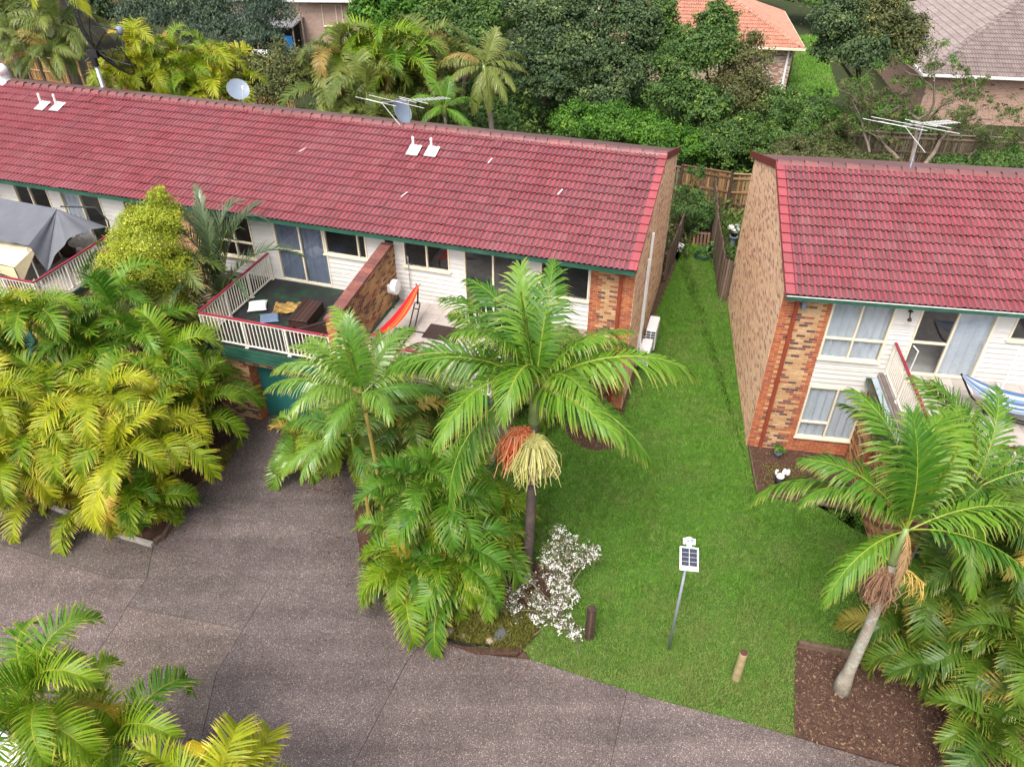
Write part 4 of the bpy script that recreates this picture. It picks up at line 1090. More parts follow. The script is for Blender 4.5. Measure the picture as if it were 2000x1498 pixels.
def frond_mesh(name, L, n, e0, e1, lw, mats, width=0.036, vang=20, droop=0.5, bare=0.14, seed=1, curl=1.4, sweep=35, lateral=0.0, jit=0.12, base_r=0.022, taper=0.34):
    """pinnate frond from the origin along +X, its droop built in (place it by yaw only)"""
    rng = random.Random(seed)
    N = 22
    P = [Vector((0, 0, 0))]; T = []
    for i in range(N):
        t = (i + .5) / N
        e = R_(e0 + (e1 - e0) * t ** curl); a = lateral * t * t
        d = Vector((math.cos(e) * math.cos(a), math.cos(e) * math.sin(a), math.sin(e)))
        T.append(d); P.append(P[-1] + d * (L / N))
    T.append(T[-1])
    V, F, MI, TIP = [], [], [], []
    # rachis
    for i, p in enumerate(P):
        d = T[min(i, N - 1)]; s = Vector((0, 0, 1)).cross(d); s = s.normalized() if s.length > 1e-4 else Vector((0, 1, 0))
        u = d.cross(s)
        r = base_r * (1 - i / N) + 0.004
        for q in (s * r, u * r * .8, -s * r, -u * r * .8):
            V.append(p + q); TIP.append(0.0)
    for i in range(N):
        for k in range(4):
            a = i * 4 + k; b = i * 4 + (k + 1) % 4
            F.append((a, b, b + 4, a + 4)); MI.append(1)
    g_ = Vector((0, 0, -1))
    for k in range(n):
        t = bare + (1 - bare) * (k + .5) / n
        x = t * N; i = min(int(x), N - 1); p0 = P[i].lerp(P[i + 1], x - i); d = T[i]
        s = Vector((0, 0, 1)).cross(d); s = s.normalized() if s.length > 1e-4 else Vector((0, 1, 0))
        u = d.cross(s).normalized()
        tt = (t - bare) / (1 - bare)
        prof = min(1.0, 0.45 + tt * 2.2) * (1.0 - (1 - taper) * max(0, (tt - 0.45) / 0.55) ** 1.5)
        for sg in (-1, 1):
            if rng.random() < .03: continue
            ln = lw * prof * rng.uniform(.86, 1.08)
            va = R_(vang + rng.gauss(0, 7)); sw = R_(sweep + 32 * tt ** 2 + rng.gauss(0, 5))
            d0 = (s * sg * math.cos(va) + u * math.sin(va)) * math.cos(sw) + d * math.sin(sw)
            d0.normalize()
            wv = d.cross(d0).cross(d0)
            wv = (d * math.cos(sw) - s * sg * math.sin(sw) * 0.4).normalized()
            w = width * rng.uniform(.8, 1.15) * (0.75 + .25 * prof)
            dr = droop * rng.uniform(1 - jit * 2.5, 1 + jit * 3) + (rng.uniform(.5, 1.4) if rng.random() < .10 else 0)
            p = p0.copy(); b = len(V)
            secs = ((0.0, .55), (.3, 1.0), (.68, .8))
            last = 0
            for q, (f, ws) in enumerate(secs):
                dd = (d0 + g_ * dr * f * f * 1.3).normalized()
                if q: p = p + dd * ln * (f - last)
                last = f
                V.append(p - wv * w * ws * .5); V.append(p + wv * w * ws * .5); TIP.extend((f * .9 + .1 * tt, f * .9 + .1 * tt))
            dd = (d0 + g_ * dr * 1.3).normalized()
            V.append(p + dd * ln * (1 - last)); TIP.append(1.0)
            F.append((b, b + 1, b + 3, b + 2)); F.append((b + 2, b + 3, b + 5, b + 4)); F.append((b + 4, b + 5, b + 6)); MI += [0, 0, 0]
    me = bpy.data.meshes.new(name)
    me.from_pydata([tuple(v) for v in V], [], F)
    for m in mats: me.materials.append(m)
    me.polygons.foreach_set('material_index', MI)
    at = me.attributes.new('tip', 'FLOAT', 'POINT'); at.data.foreach_set('value', TIP)
    me.update()
    return me

def remat(me, mats):
    c = me.copy(); c.materials.clear()
    for m in mats: c.materials.append(m)
    return c

# shapes of king-palm fronds: long, from erect to hanging
KING = {}
for k, (e0, e1, L, n, v, dr, cv, lat) in {
        'erect': (78, 35, 2.6, 50, 25, .45, 1.6, 0), 'up': (62, -5, 3.0, 54, 18, .7, 1.5, .25), 'up2': (56, -25, 3.1, 54, 22, .6, 1.3, -.3),
        'mid': (42, -45, 3.2, 56, 15, .9, 1.3, .3), 'mid2': (36, -40, 3.2, 56, 10, 1.1, 1.4, -.3), 'low': (16, -62, 3.2, 56, 10, 1.2, 1.1, .2), 'low2': (8, -55, 3.1, 56, 18, .9, 1.0, -.25), 'hang': (-12, -82, 3.0, 54, 10, 1.0, .8, 0)}.items():
    KING[k] = frond_mesh('king_frond', L, n + 14, e0, e1, .88, [M['king_leaf'], M['rachis_green']], .050, v, dr * 1.4, .12, len(KING) + 3, cv, 36, lat)
KING['spear'] = frond_mesh('spear_leaf', 2.1, 40, 86, 80, .30, [M['deep_leaf'], M['rachis_green']], .03, 40, .0, .3, 44, 1, 70)
KING['curl'] = frond_mesh('king_frond', 2.9, 60, 80, -78, .88, [M['king_leaf'], M['rachis']], .050, 8, .8, .1, 45, 1.15, 38, .2)
KING['dry'] = frond_mesh('dry_frond', 1.6, 34, -40, -88, .55, [M['dry_leaf'], M['rachis_dry']], .03, -10, .9, .1, 46, .6, 55)
# golden cane fronds: shorter, recurved, blades held in a V
CANE = []
for i, (e0, e1, L, n, v, dr, cv, lat) in enumerate([(84, -20, 2.0, 52, 34, .25, 2.2, .2), (80, -75, 2.3, 58, 30, .35, 1.7, -.5), (74, -110, 2.4, 60, 26, .4, 1.3, .5), (64, -115, 2.3, 58, 24, .45, 1.15, -.3),
                                                   (52, -95, 2.2, 56, 22, .5, 1.1, .6), (35, -85, 2.1, 54, 20, .5, 1.0, -.5), (82, -135, 2.6, 64, 28, .35, 1.45, .7), (15, -75, 2.0, 50, 18, .6, .9, .3)]):
    CANE.append(frond_mesh('cane_frond', L, n, e0, e1, .58, [M['cane_leaf'], M['rachis']], .044, v, dr, .14, 70 + i, cv, 20, lat, .10, .018, .45))
def cane_set(leaf): return [remat(m, [M[leaf], M['rachis']]) for m in CANE]
SETS = {'cane_leaf': CANE}
for k in ('gold_leaf', 'deep_leaf', 'olive_leaf', 'silver_leaf', 'blue_leaf', 'king_leaf'): SETS[k] = cane_set(k)
KSET = {'king_leaf': KING}
def kset(leaf):
    if leaf not in KSET: KSET[leaf] = {k: (m if k in ('dry', 'spear') else remat(m, [M[leaf], M['rachis']])) for k, m in KING.items()}
    return KSET[leaf]

def strands(root, name, mat, at, out, n, L, seed, spread=.35):
    """hanging fruit stalks"""
    rng = random.Random(seed); m = MB(); at = Vector(at); out = Vector(out)
    m.tube([at, at + out * .25 + Vector((0, 0, .05)), at + out * .55], [.035, .03, .02], 6)
    for i in range(n):
        a = rng.uniform(0, 6.283); r = spread * math.sqrt(rng.random())
        s = at + out * rng.uniform(.25, .6)
        e = at + out * .62 + Vector((math.cos(a) * r, math.sin(a) * r, 0))
        l = L * rng.uniform(.55, 1.0)
        k = 1 + .35 * rng.random(); p1 = s.lerp(e, .7) + Vector((0, 0, .06)); p2 = e + Vector((math.cos(a) * r * .25 + rng.gauss(0, .03), math.sin(a) * r * .25 + rng.gauss(0, .03), -l * .4)); p3 = e + Vector((math.cos(a) * r * .3 + rng.gauss(0, .07), math.sin(a) * r * .3 + rng.gauss(0, .07), -l * .7)); p4 = p3 + Vector((rng.gauss(0, .07), rng.gauss(0, .07), -l * .3))
        m.tube([s, p1, p2, p3, p4], [.012, .012, .013, .012, .008], 4, 0, False)
        if rng.random() < .7: m.tube([p2, p2 + Vector((rng.gauss(0, .1), rng.gauss(0, .1), -l * .35))], [.010, .006], 3, 0, False)
    return m.build(name, M[mat], root)

def branchy(root, name, mat, at, out, seed, L=.8, n=9):
    """open flower stalks: forked"""
    rng = random.Random(seed); m = MB(); at = Vector(at); out = Vector(out)
    tip = at + out * L
    m.tube([at, at.lerp(tip, .5) + Vector((0, 0, .08)), tip + Vector((0, 0, -.12))], [.026, .02, .012], 5)
    for i in range(n):
        f = .25 + .75 * i / n
        s = at.lerp(tip, f) + Vector((0, 0, .08 * (1 - abs(2 * f - 1)) - .12 * f * f))
        for sg in (-1, 1):
            sd = Vector((-out.y, out.x, 0)) * sg
            e = s + sd * rng.uniform(.12, .34) + out * rng.uniform(.05, .25) + Vector((0, 0, -rng.uniform(.1, .4)))
            m.tube([s, s.lerp(e, .5) + Vector((0, 0, .04)), e], [.010, .008, .005], 4, 0, False)
            for q in range(5):
                b = s.lerp(e, rng.uniform(.3, .95)); ee = b + Vector((rng.uniform(-.1, .1), rng.uniform(-.1, .1), -rng.uniform(.08, .28)))
                m.tube([b, ee], [.006, .004], 3, 0, False)
    return m.build(name, M[mat], root)

def king_palm(name, label, base, top, fr, leaf='king_leaf', trunk='trunk_king', r0=.15, r1=.09, shaft=1.1, shaft_mat='shaft', scale=1.0, flare=1.4, group=None, jit=8):
    """base, top: world points; top is where the fronds spread"""
    base, top = Vector(base), Vector(top)
    root = thing(name, label, 'palm', base, 0, group)
    v = top - base; ax = v.normalized()
    neck = v - ax * shaft
    pts, rr = [], []
    for i in range(13):
        f = i / 12
        b = Vector((math.sin(f * 3.1) * .04, math.cos(f * 2.3) * .03 - .03, 0))
        pts.append(neck * f + b + (Vector((0, 0, -.1)) if i == 0 else Vector())); rr.append((r0 + (r1 - r0) * f) * (flare if i == 0 else (1 + (flare - 1) * .45 if i == 1 else 1)))
    MB().tube(pts, rr, 14).build('trunk', M[trunk], root, smooth=True)
    sh = MB().tube([neck - ax * .02, neck + ax * .1, neck + ax * shaft * .5, v], [r1 * 1.0, r1 * 1.45, r1 * 1.15, r1 * .6], 12)
    sh.build('crownshaft', M[shaft_mat], root, smooth=True)
    ks = kset(leaf); rng = random.Random(name + str(round(base.x, 1)))
    for az, kind, sc in fr:
        me = ks[kind]
        inst('dry_frond' if kind == 'dry' else 'spear_leaf' if kind == 'spear' else 'frond', me, root, v - ax * rng.uniform(0, .15), (R_(rng.gauss(0, jit * 1.6)), R_(rng.gauss(0, jit)), R_(az + rng.gauss(0, 5))), sc * scale * rng.uniform(.92, 1.06))
    return root, neck

def cane_clump(label, base, stems, leaf='cane_leaf', seed=1, name='golden_cane_palm', group=None, per=6, scale=1.0, cane_mat='cane', low=0):
    """stems: list of (dx,dy,h): a cane leaning out to (dx,dy) at height h, each with its own crown of fronds"""
    base = Vector(base); root = thing(name, label, 'palm', base, 0, group)
    rng = random.Random(seed); st = SETS[leaf]
    for dx, dy, h in stems:
        top = Vector((dx, dy, h)); b = Vector((dx * .25 + rng.uniform(-.1, .1), dy * .25 + rng.uniform(-.1, .1), -.05))
        mid = b.lerp(top, .5) + Vector((-dx * .12, -dy * .12, 0))
        neck = b.lerp(top, .82) + Vector((dx * .01, dy * .01, 0))
        MB().tube([b, mid, neck], [.045, .036, .032], 7).tube([neck, neck.lerp(top, .3), top], [.034, .044, .018], 7, 1).build('cane', [M[cane_mat], M['shaft_gold']], root, smooth=True)
        a0 = rng.uniform(0, 360); n = per + rng.choice((-1, 0, 0, 1))
        for k in range(n):
            i = min(len(st) - 1, int(rng.triangular(0, 7.99, 2.6))) if k else rng.choice((0, 1))
            out = math.degrees(math.atan2(dy, dx))
            az = a0 + k * 360 / n + rng.gauss(0, 14)
            inst('frond', st[i], root, top - Vector((0, 0, rng.uniform(0, .12))), (R_(rng.gauss(0, 6)), R_(rng.gauss(0, 6)), R_(az)), scale * rng.uniform(.8, 1.12))
    for k in range(low):
        az = rng.uniform(0, 360)
        inst('frond', st[rng.choice((1, 2, 3, 4))], root, (math.cos(R_(az)) * .2, math.sin(R_(az)) * .2, rng.uniform(.1, .5)), (0, 0, R_(az)), scale * rng.uniform(.7, 1.0))
    return root

def ring(n, r, h0, h1, seed, jr=.25):
    rng = random.Random(seed); out = []
    a0 = rng.uniform(0, 6.28)
    for i in range(n):
        a = a0 + i * 2 * math.pi / n + rng.gauss(0, .25); q = r * rng.uniform(1 - jr, 1 + jr)
        out.append((math.cos(a) * q, math.sin(a) * q, rng.uniform(h0, h1)))
    return out

# ---- the tall palm in the middle
base = g(1027, 1120, 0.05); top = Vector((.52, 13.2, 6.25))
kp, nk = king_palm('king_palm', 'tall king palm with red and pale fruit bunches under its crown, in the island bed', base, top,
    [(168, 'mid', 1.08), (150, 'up2', 1.0), (190, 'mid2', .95), (212, 'low', 1.12), (228, 'mid', 1.12), (128, 'up', 1.0), (100, 'up2', .95), (72, 'up', .95), (55, 'mid', .9), (38, 'mid2', 1.0), (8, 'low2', 1.12), (-18, 'mid', 1.12),
     (-38, 'low', 1.05), (-60, 'mid', 1.0), (248, 'curl', .95), (-10, 'up', .9), (200, 'up', .95), (270, 'up', .62), (90, 'erect', 1.0), (85, 'spear', 1.0), (300, 'up2', .8), (140, 'mid', .95)], r0=.15, r1=.10, shaft=1.15)
strands(kp, 'fruit_bunch', 'fruit_red', nk + Vector((0, 0, -.05)), (-.60, -.55, .05), 150, 1.0, 5, .34)
strands(kp, 'fruit_bunch', 'fruit_pale', nk + Vector((0, 0, -.08)), (-.02, -.95, -.05), 170, 1.0, 6, .42)

# ---- right-hand palm in the bark bed
base = g(1642, 1345, 0.03); top = Vector((7.47, 9.92, 5.30))
kp2, nk2 = king_palm('king_palm', 'leaning king palm with a pale lichen trunk in the bark bed at the right', base, top,
    [(150, 'up', .92), (178, 'mid', .84), (128, 'up', 1.0), (72, 'up2', 1.0), (98, 'erect', 1.05), (40, 'up', 1.0), (206, 'low', .7), (166, 'mid', 1.0), (112, 'up', 1.0), (5, 'mid', .95), (50, 'mid2', .8), (-25, 'low', .9), (86, 'spear', .9), (-75, 'dry', .75), (-45, 'dry', .8)], trunk='trunk_pale', r0=.14, r1=.085, shaft=1.0, flare=1.55)
branchy(kp2, 'flower_stalk', 'fruit_pale', nk2 + Vector((0, 0, .05)), (-.75, .15, .25), 3, .8, 8)
branchy(kp2, 'flower_stalk', 'fruit_gold', nk2 + Vector((0, 0, -.1)), (.72, -.25, -.15), 4, .95, 10)
strands(kp2, 'dry_fruit_stalk', 'fruit_brown', nk2 + Vector((0, 0, -.12)), (-.28, -.2, -.1), 110, .85, 8, .24)
king_palm('king_palm', 'second king palm at the right edge in front of the tiled deck', (10.05, 11.7, 0), (9.93, 11.85, 4.5),
    [(150, 'up', .9), (110, 'up', .95), (70, 'up2', .9), (190, 'mid', .85), (30, 'mid', .85), (230, 'mid2', .85), (-40, 'low', .85), (-80, 'mid', .85), (88, 'spear', .8), (265, 'up', .8), (130, 'erect', .9), (0, 'mid2', .9), (-110, 'low', .85)], trunk='trunk_pale', leaf='king_leaf', r0=.11, r1=.07, shaft=.8)
king_palm('king_palm', 'third king palm cut by the right edge above the dark clump', (11.9, 10.2, 0), (11.8, 10.3, 4.4),
    [(a, k, .85) for a, k in ((170, 'up'), (140, 'mid'), (200, 'mid2'), (110, 'up2'), (225, 'low'), (255, 'mid'), (80, 'erect'), (290, 'low2'), (160, 'mid2'), (20, 'mid'))], trunk='trunk_pale', leaf='deep_leaf', r0=.11, r1=.07, shaft=.8)

# ---- clumps
GL = 'golden cane palms left of the driveway'
def clump_px(u, v, label, stems, **k): return cane_clump(label, g(u, v, 0.06), stems, **k)
clump_px(95, 985, 'yellowest golden cane clump at the front left behind the concrete kerb', ring(7, 1.15, 1.3, 3.2, 2) + [(-.2, .2, 3.6), (.3, -.3, 2.6)], leaf='gold_leaf', seed=31, group=GL, per=7, low=8, scale=.9)
clump_px(285, 985, 'golden cane clump at the driveway corner of the kerbed bed', ring(7, 1.1, 1.2, 3.2, 4) + [(.1, .2, 3.7), (.2, -.3, 2.6)], leaf='gold_leaf', seed=32, group=GL, per=7, low=7, scale=.9)
clump_px(300, 1012, 'low golden cane shoots at the very corner of the kerbed bed', ring(5, .35, .4, 1.1, 5), leaf='cane_leaf', seed=37, group=GL, per=6, low=5, scale=.75)
clump_px(190, 1000, 'low golden cane shoots in the middle of the concrete kerb', ring(4, .35, .4, 1.0, 7), leaf='gold_leaf', seed=38, group=GL, per=6, low=4, scale=.75)
clump_px(390, 875, 'golden cane clump beside the brick garage pillar', ring(6, .85, 1.3, 3.0, 6) + [(0, 0, 3.5)], leaf='cane_leaf', seed=33, group=GL, per=7, low=4, scale=.9)
clump_px(175, 860, 'golden cane clump in the second row, below the left deck rail', ring(6, 1.2, 2.2, 3.9, 8) + [(0, 0, 4.3)], leaf='cane_leaf', seed=34, group=GL, per=7, low=3)
clump_px(20, 870, 'golden cane clump at the left edge of the second row', ring(6, 1.2, 2.0, 3.8, 10) + [(0, 0, 4.2)], leaf='gold_leaf', seed=35, group=GL, per=7)
clump_px(300, 830, 'taller golden cane clump in front of the worn green deck', ring(5, .8, 2.8, 3.9, 12) + [(.1, 0, 4.4)], leaf='king_leaf', seed=36, group=GL, per=7)
# the dense clump at the foot of the tall palm
GM = 'cane palms of the island bed'
cane_clump('dense deep green cane clump filling the island bed beside the drive', g(865, 1125, .05), ring(8, .95, .9, 2.2, 14) + ring(5, .45, 2.1, 3.1, 15), leaf='king_leaf', seed=41, group=GM, per=7, low=8, scale=.88)
cane_clump('cane clump with yellowing tips at the front of the island bed', g(850, 1165, .05), ring(6, .65, .5, 1.4, 17), leaf='cane_leaf', seed=42, group=GM, per=7, low=8, scale=.82)
cane_clump('cane clump against the trunk of the tall king palm', g(925, 1105, .05), ring(5, .5, 1.2, 2.5, 19) + [(-.1, 0, 2.9)], leaf='cane_leaf', seed=43, group=GM, per=6, low=3, scale=.78)
# single palms by the garage
king_palm('cane_palm', 'ringed golden cane palm with silvery fronds leaning over the drive', g(758, 1062, .0), g(758, 1062, .0) + Vector((-.1, .1, 5.2)),
    [(165, 'mid', .74), (190, 'mid2', .74), (120, 'up', .78), (95, 'erect', .8), (60, 'up2', .74), (30, 'mid', .72), (0, 'low', .62), (215, 'mid', .7), (245, 'low', .62), (140, 'up2', .76), (88, 'spear', .8), (300, 'mid2', .62), (175, 'up', .7)], leaf='silver_leaf', trunk='cane', r0=.065, r1=.045, shaft=.55, shaft_mat='shaft_gold')
king_palm('cane_palm', 'lower cane palm with silver backed drooping fronds by the drive edge', g(722, 1010, .0), g(722, 1010) + Vector((-.15, .05, 3.0)),
    [(160, 'mid', .66), (185, 'low', .66), (120, 'up', .66), (90, 'erect', .66), (55, 'up2', .66), (20, 'mid', .66), (210, 'low', .66), (245, 'mid2', .66), (300, 'low', .6), (85, 'spear', .6), (140, 'mid2', .7)], leaf='silver_leaf', trunk='cane', r0=.065, r1=.045, shaft=.55, shaft_mat='shaft_gold')
cane_clump('low cane seedling with orange edged leaves at the edge of the drive', g(612, 905, .0), ring(4, .25, .4, .9, 77), leaf='silver_leaf', seed=78, per=5, scale=.8)
king_palm('cane_palm', 'dull olive palm with half dead fronds in front of the right garage door', LP(-5.6, -5.2), LP(-5.65, -5.0, 3.3),
    [(170, 'low', .66), (140, 'mid', .66), (100, 'up', .66), (50, 'mid', .66), (10, 'low', .66), (-40, 'low2', .66), (-90, 'hang', .6), (230, 'hang', .6), (200, 'mid2', .66), (80, 'mid2', .66), (280, 'low', .6), (-70, 'dry', .7)], leaf='olive_leaf', trunk='cane', r0=.075, r1=.055, shaft=.55, shaft_mat='shaft_gold')
cane_clump('olive cane clump between the two garage doors behind the island bed', g(812, 965, .03), ring(6, .7, 1.2, 2.6, 55) + [(0, 0, 3.0)], leaf='deep_leaf', seed=45, group=GM, per=7, low=6, scale=.85)
cane_clump('cane clump in front of the left garage door, under the silvery fronds', g(700, 925, .03), ring(4, .45, 1.0, 2.1, 56), leaf='cane_leaf', seed=46, group=GM, per=6, low=4, scale=.8)
cane_clump('low cane clump in the round bed against the brick corner', g(1105, 800, .03), ring(5, .55, .8, 1.9, 23), leaf='deep_leaf', seed=44, per=6, low=6)
# right-hand clump
GR = 'dark cane palms at the right edge'
cane_clump('dark green cane clump right of the leaning palm, behind the timber edge', g(1830, 1270, .03), ring(6, 1.0, .8, 2.6, 25) + [(0, 0, 3.2)], leaf='deep_leaf', seed=51, group=GR, per=7, low=8, scale=.85)
cane_clump('cane clump at the bottom right over the bark bed', g(1900, 1410, .03), ring(8, .95, .5, 2.0, 27) + [(0, 0, 2.5)], leaf='deep_leaf', seed=52, group=GR, per=7, low=8, scale=.85)
cane_clump('cane clump cut by the right edge with yellow lower fronds', g(1990, 1290, .03), ring(6, .9, 1.6, 3.4, 29), leaf='cane_leaf', seed=53, group=GR, per=7, low=4, scale=.85)
cane_clump('cane clump behind the leaning palm, in front of the right deck', RP(5.9, -6.6, .03), ring(6, .9, 1.2, 2.8, 30) + [(0, 0, 3.0)], leaf='deep_leaf', seed=54, group=GR, per=7, low=4, scale=.85)
# the near clump at the bottom left
GN = 'near palms at the bottom left'
cane_clump('near golden cane clump in the bottom left corner, seen from above', g(225, 1640, .04), ring(5, .8, 2.3, 3.4, 32) + [(.1, .35, 4.6), (-.3, .2, 3.9)], leaf='cane_leaf', seed=61, group=GN, per=6, scale=.85)
cane_clump('near cane clump with orange edged fronds at the bottom of the picture', g(500, 1740, .04), ring(3, .5, 2.3, 3.2, 34) + [(0, 0, 3.6)], leaf='gold_leaf', seed=62, group=GN, per=6, scale=.85)
cane_clump('near cane clump over the parked white car', g(110, 1740, .04), ring(4, .5, 1.3, 2.0, 36), leaf='cane_leaf', seed=63, group=GN, per=6, scale=.85)
# blue-green triangle palm between the decks
tp = thing('triangle_palm', 'upright grey green palm between the yellow tree and the deck rail', 'palm', LP(-13.0, -2.2), 0)
MB().tube([(0, 0, -.05), (0, 0, 1.8), (0, .05, 3.3)], [.16, .15, .13], 10).build('trunk', M['trunk_grey'], tp, smooth=True)
up_me = [frond_mesh('blade_frond', 3.5, 66, e0, e1, .62, [M['blue_leaf'], M['rachis_green']], .045, 40, .25, .08, 90 + i, cv, 48, lat) for i, (e0, e1, cv, lat) in enumerate([(88, 10, 2.8, .3), (82, -40, 3.0, -.3), (74, 0, 2.4, .4), (60, -40, 1.8, 0)])]
for i, (az, k, sc) in enumerate([(150, 0, .95), (70, 1, 1.0), (35, 2, .95), (200, 2, .9), (100, 0, 1.0), (5, 3, .95), (250, 3, .7), (310, 3, .8), (120, 1, .95), (180, 1, .95), (20, 1, 1.0), (170, 3, .9), (215, 3, .8)]):
    inst('frond', up_me[k], tp, (0, .05, 3.3), (0, 0, R_(az)), sc * 1.08)
cane_clump('fan of dull cane fronds below the yellow tree', LP(-14.0, -3.5, .03), ring(5, .6, 2.2, 3.6, 40), leaf='olive_leaf', seed=64, per=6)
# ---------------------------------------------------------------- trees, fences and houses behind
def atY(u, v, y):
    r = np.array([1.0, 0, 0]) * ((u - 1000) / FPX) - _up * ((v - 749) / FPX) + _fw
    t = y / r[1]
    return Vector((r[0] * t, y, CAM_H + r[2] * t))

M['leaf_dark'] = m_crown('leaf_dark', (0.032, 0.062, 0.028), (0.095, 0.15, 0.048), (0.25, 0.30, 0.09))
M['leaf_mid'] = m_crown('leaf_mid', (0.036, 0.085, 0.020), (0.105, 0.19, 0.034), (0.28, 0.36, 0.07))
M['leaf_bright'] = m_crown('leaf_bright', (0.035, 0.11, 0.012), (0.10, 0.23, 0.018), (0.22, 0.36, 0.03))
M['leaf_grey'] = m_crown('leaf_grey', (0.045, 0.075, 0.055), (0.10, 0.15, 0.085), (0.22, 0.27, 0.09))
M['leaf_olive'] = m_crown('leaf_olive', (0.055, 0.07, 0.022), (0.13, 0.145, 0.045), (0.30, 0.28, 0.07))
M['leaf_vine'] = m_crown('leaf_vine', (0.07, 0.075, 0.028), (0.14, 0.15, 0.045), (0.20, 0.22, 0.06))
M['leaf_yellow'] = m_crown('leaf_yellow', (0.20, 0.27, 0.015), (0.52, 0.56, 0.05), (0.78, 0.76, 0.22), 0.35)
M['leaf_lane'] = m_crown('leaf_lane', (0.035, 0.085, 0.02), (0.085, 0.17, 0.035), (0.20, 0.29, 0.07))
M['petal'] = m_crown('petal', (0.72, 0.70, 0.64), (0.84, 0.83, 0.79), (0.80, 0.66, 0.56), 0.2)
M['bark'] = m_plain('bark', (0.13, 0.095, 0.07), 0.9, 0.15, 0.4, 5, bump=0.5)
M['bark_pale'] = m_plain('bark_pale', (0.24, 0.19, 0.15), 0.9, 0.15, 0.35, 5, bump=0.4)

def leaves(name, blobs, n, size, mat, seed, root=None, sprig=60, droop=0.25, aspect=0.5, sp_r=0.26, kind=None, fill=0.0):
    """leaf blades gathered in sprigs over and inside the blobs (cx,cy,cz,rx,ry,rz)"""
    rng = np.random.default_rng(seed)
    B = np.array(blobs, float)
    wts = (B[:, 3] * B[:, 4] + B[:, 4] * B[:, 5] + B[:, 3] * B[:, 5]); wts /= wts.sum()
    ns = max(4, n // sprig)
    bi = rng.choice(len(B), ns, p=wts)
    d = rng.normal(size=(ns, 3)); d[:, 2] = np.where(d[:, 2] < -0.3, -d[:, 2] * 0.5, d[:, 2]); d /= np.linalg.norm(d, axis=1)[:, None]
    rad = rng.uniform(0.62, 1.08, ns)[:, None]
    sc = B[bi, :3] + d * B[bi, 3:] * rad
    sr = (B[bi, 3:].mean(1) * sp_r) * rng.uniform(.6, 1.3, ns)
    tone = np.clip(rng.normal(.45, .26, ns), 0, 1)
    k = rng.integers(0, ns, n)
    off = rng.normal(size=(n, 3)) * .55
    c = sc[k] + off * sr[k][:, None] * np.array([1, 1, .7])
    out = d[k] + off * .45
    nrm = out * .7 + rng.normal(size=(n, 3)) * .55 + np.array([0, 0, .55]); nrm /= np.linalg.norm(nrm, axis=1)[:, None]
    a = np.cross(nrm, rng.normal(size=(n, 3))); a /= np.linalg.norm(a, axis=1)[:, None]
    a[:, 2] -= droop; a /= np.linalg.norm(a, axis=1)[:, None]
    b = np.cross(nrm, a); b /= np.linalg.norm(b, axis=1)[:, None]
    L = size * rng.uniform(.6, 1.25, n)[:, None]; W = L * aspect
    V = np.stack([c - a * L * .5, c - b * W * .5 + nrm * L * .06, c + a * L * .5, c + b * W * .5 + nrm * L * .06], 1).reshape(-1, 3)
    t = np.repeat(np.clip(tone[k] + rng.normal(0, .08, n), 0, 1), 4)
    me = np_mesh(name, V, np.arange(n * 4), 4, [M[mat]], {'tone': t})
    o = bpy.data.objects.new(name, me)
    if root is not None: o.parent = root
    if kind: o['kind'] = kind
    return link(o)

def limbs(root, name, base, tips, r, mat='bark', seed=0):
    rng = random.Random(seed); m = MB(); base = Vector(base)
    fork = base + Vector((rng.uniform(-.15, .15), rng.uniform(-.15, .15), 1)) * (min(t[2] for t in tips) - base.z) * .55
    m.tube([base - Vector((0, 0, .1)), base.lerp(fork, .5), fork], [r * 1.25, r, r * .85], 9)
    for t in tips:
        t = Vector(t); mid = fork.lerp(t, .5) + Vector((rng.uniform(-.3, .3), rng.uniform(-.3, .3), .25))
        m.tube([fork, mid, t], [r * .6, r * .4, r * .12], 6)
    return m.build(name, M[mat], root, smooth=True)

def tree(label, base, blobs, n, size, mat, seed, name='tree', cat='tree', group=None, r=.18, bark='bark', extra=None, **k):
    base = Vector(base); root = thing(name, label, cat, (base.x, base.y, 0), 0, group)
    loc = [(x - base.x, y - base.y, z, a, b, c) for x, y, z, a, b, c in blobs]
    limbs(root, 'trunk', (0, 0, 0), [(x, y, z) for x, y, z, *_ in loc], r, bark, seed)
    leaves('crown', loc, n, size, mat, seed, root, **k)
    for j, (sub, nn, sz, mt) in enumerate(extra or []):
        leaves('crown', [(x - base.x, y - base.y, z, a, b, c) for x, y, z, a, b, c in sub], nn, sz, mt, seed + 50 + j, root, **k)
    return root

def blob(u, v, y, ru, rv=None, ry=None):
    """a rounded mass seen at (u,v) in the depth plane y, radii in pixels of the photograph"""
    p = atY(u, v, y); d = y * math.cos(PITCH) + (CAM_H - p.z) * math.sin(PITCH); s = d / FPX
    rv = rv or ru
    return (p.x, p.y, p.z, ru * s, (ry or ru) * s, rv * s * 1.1)

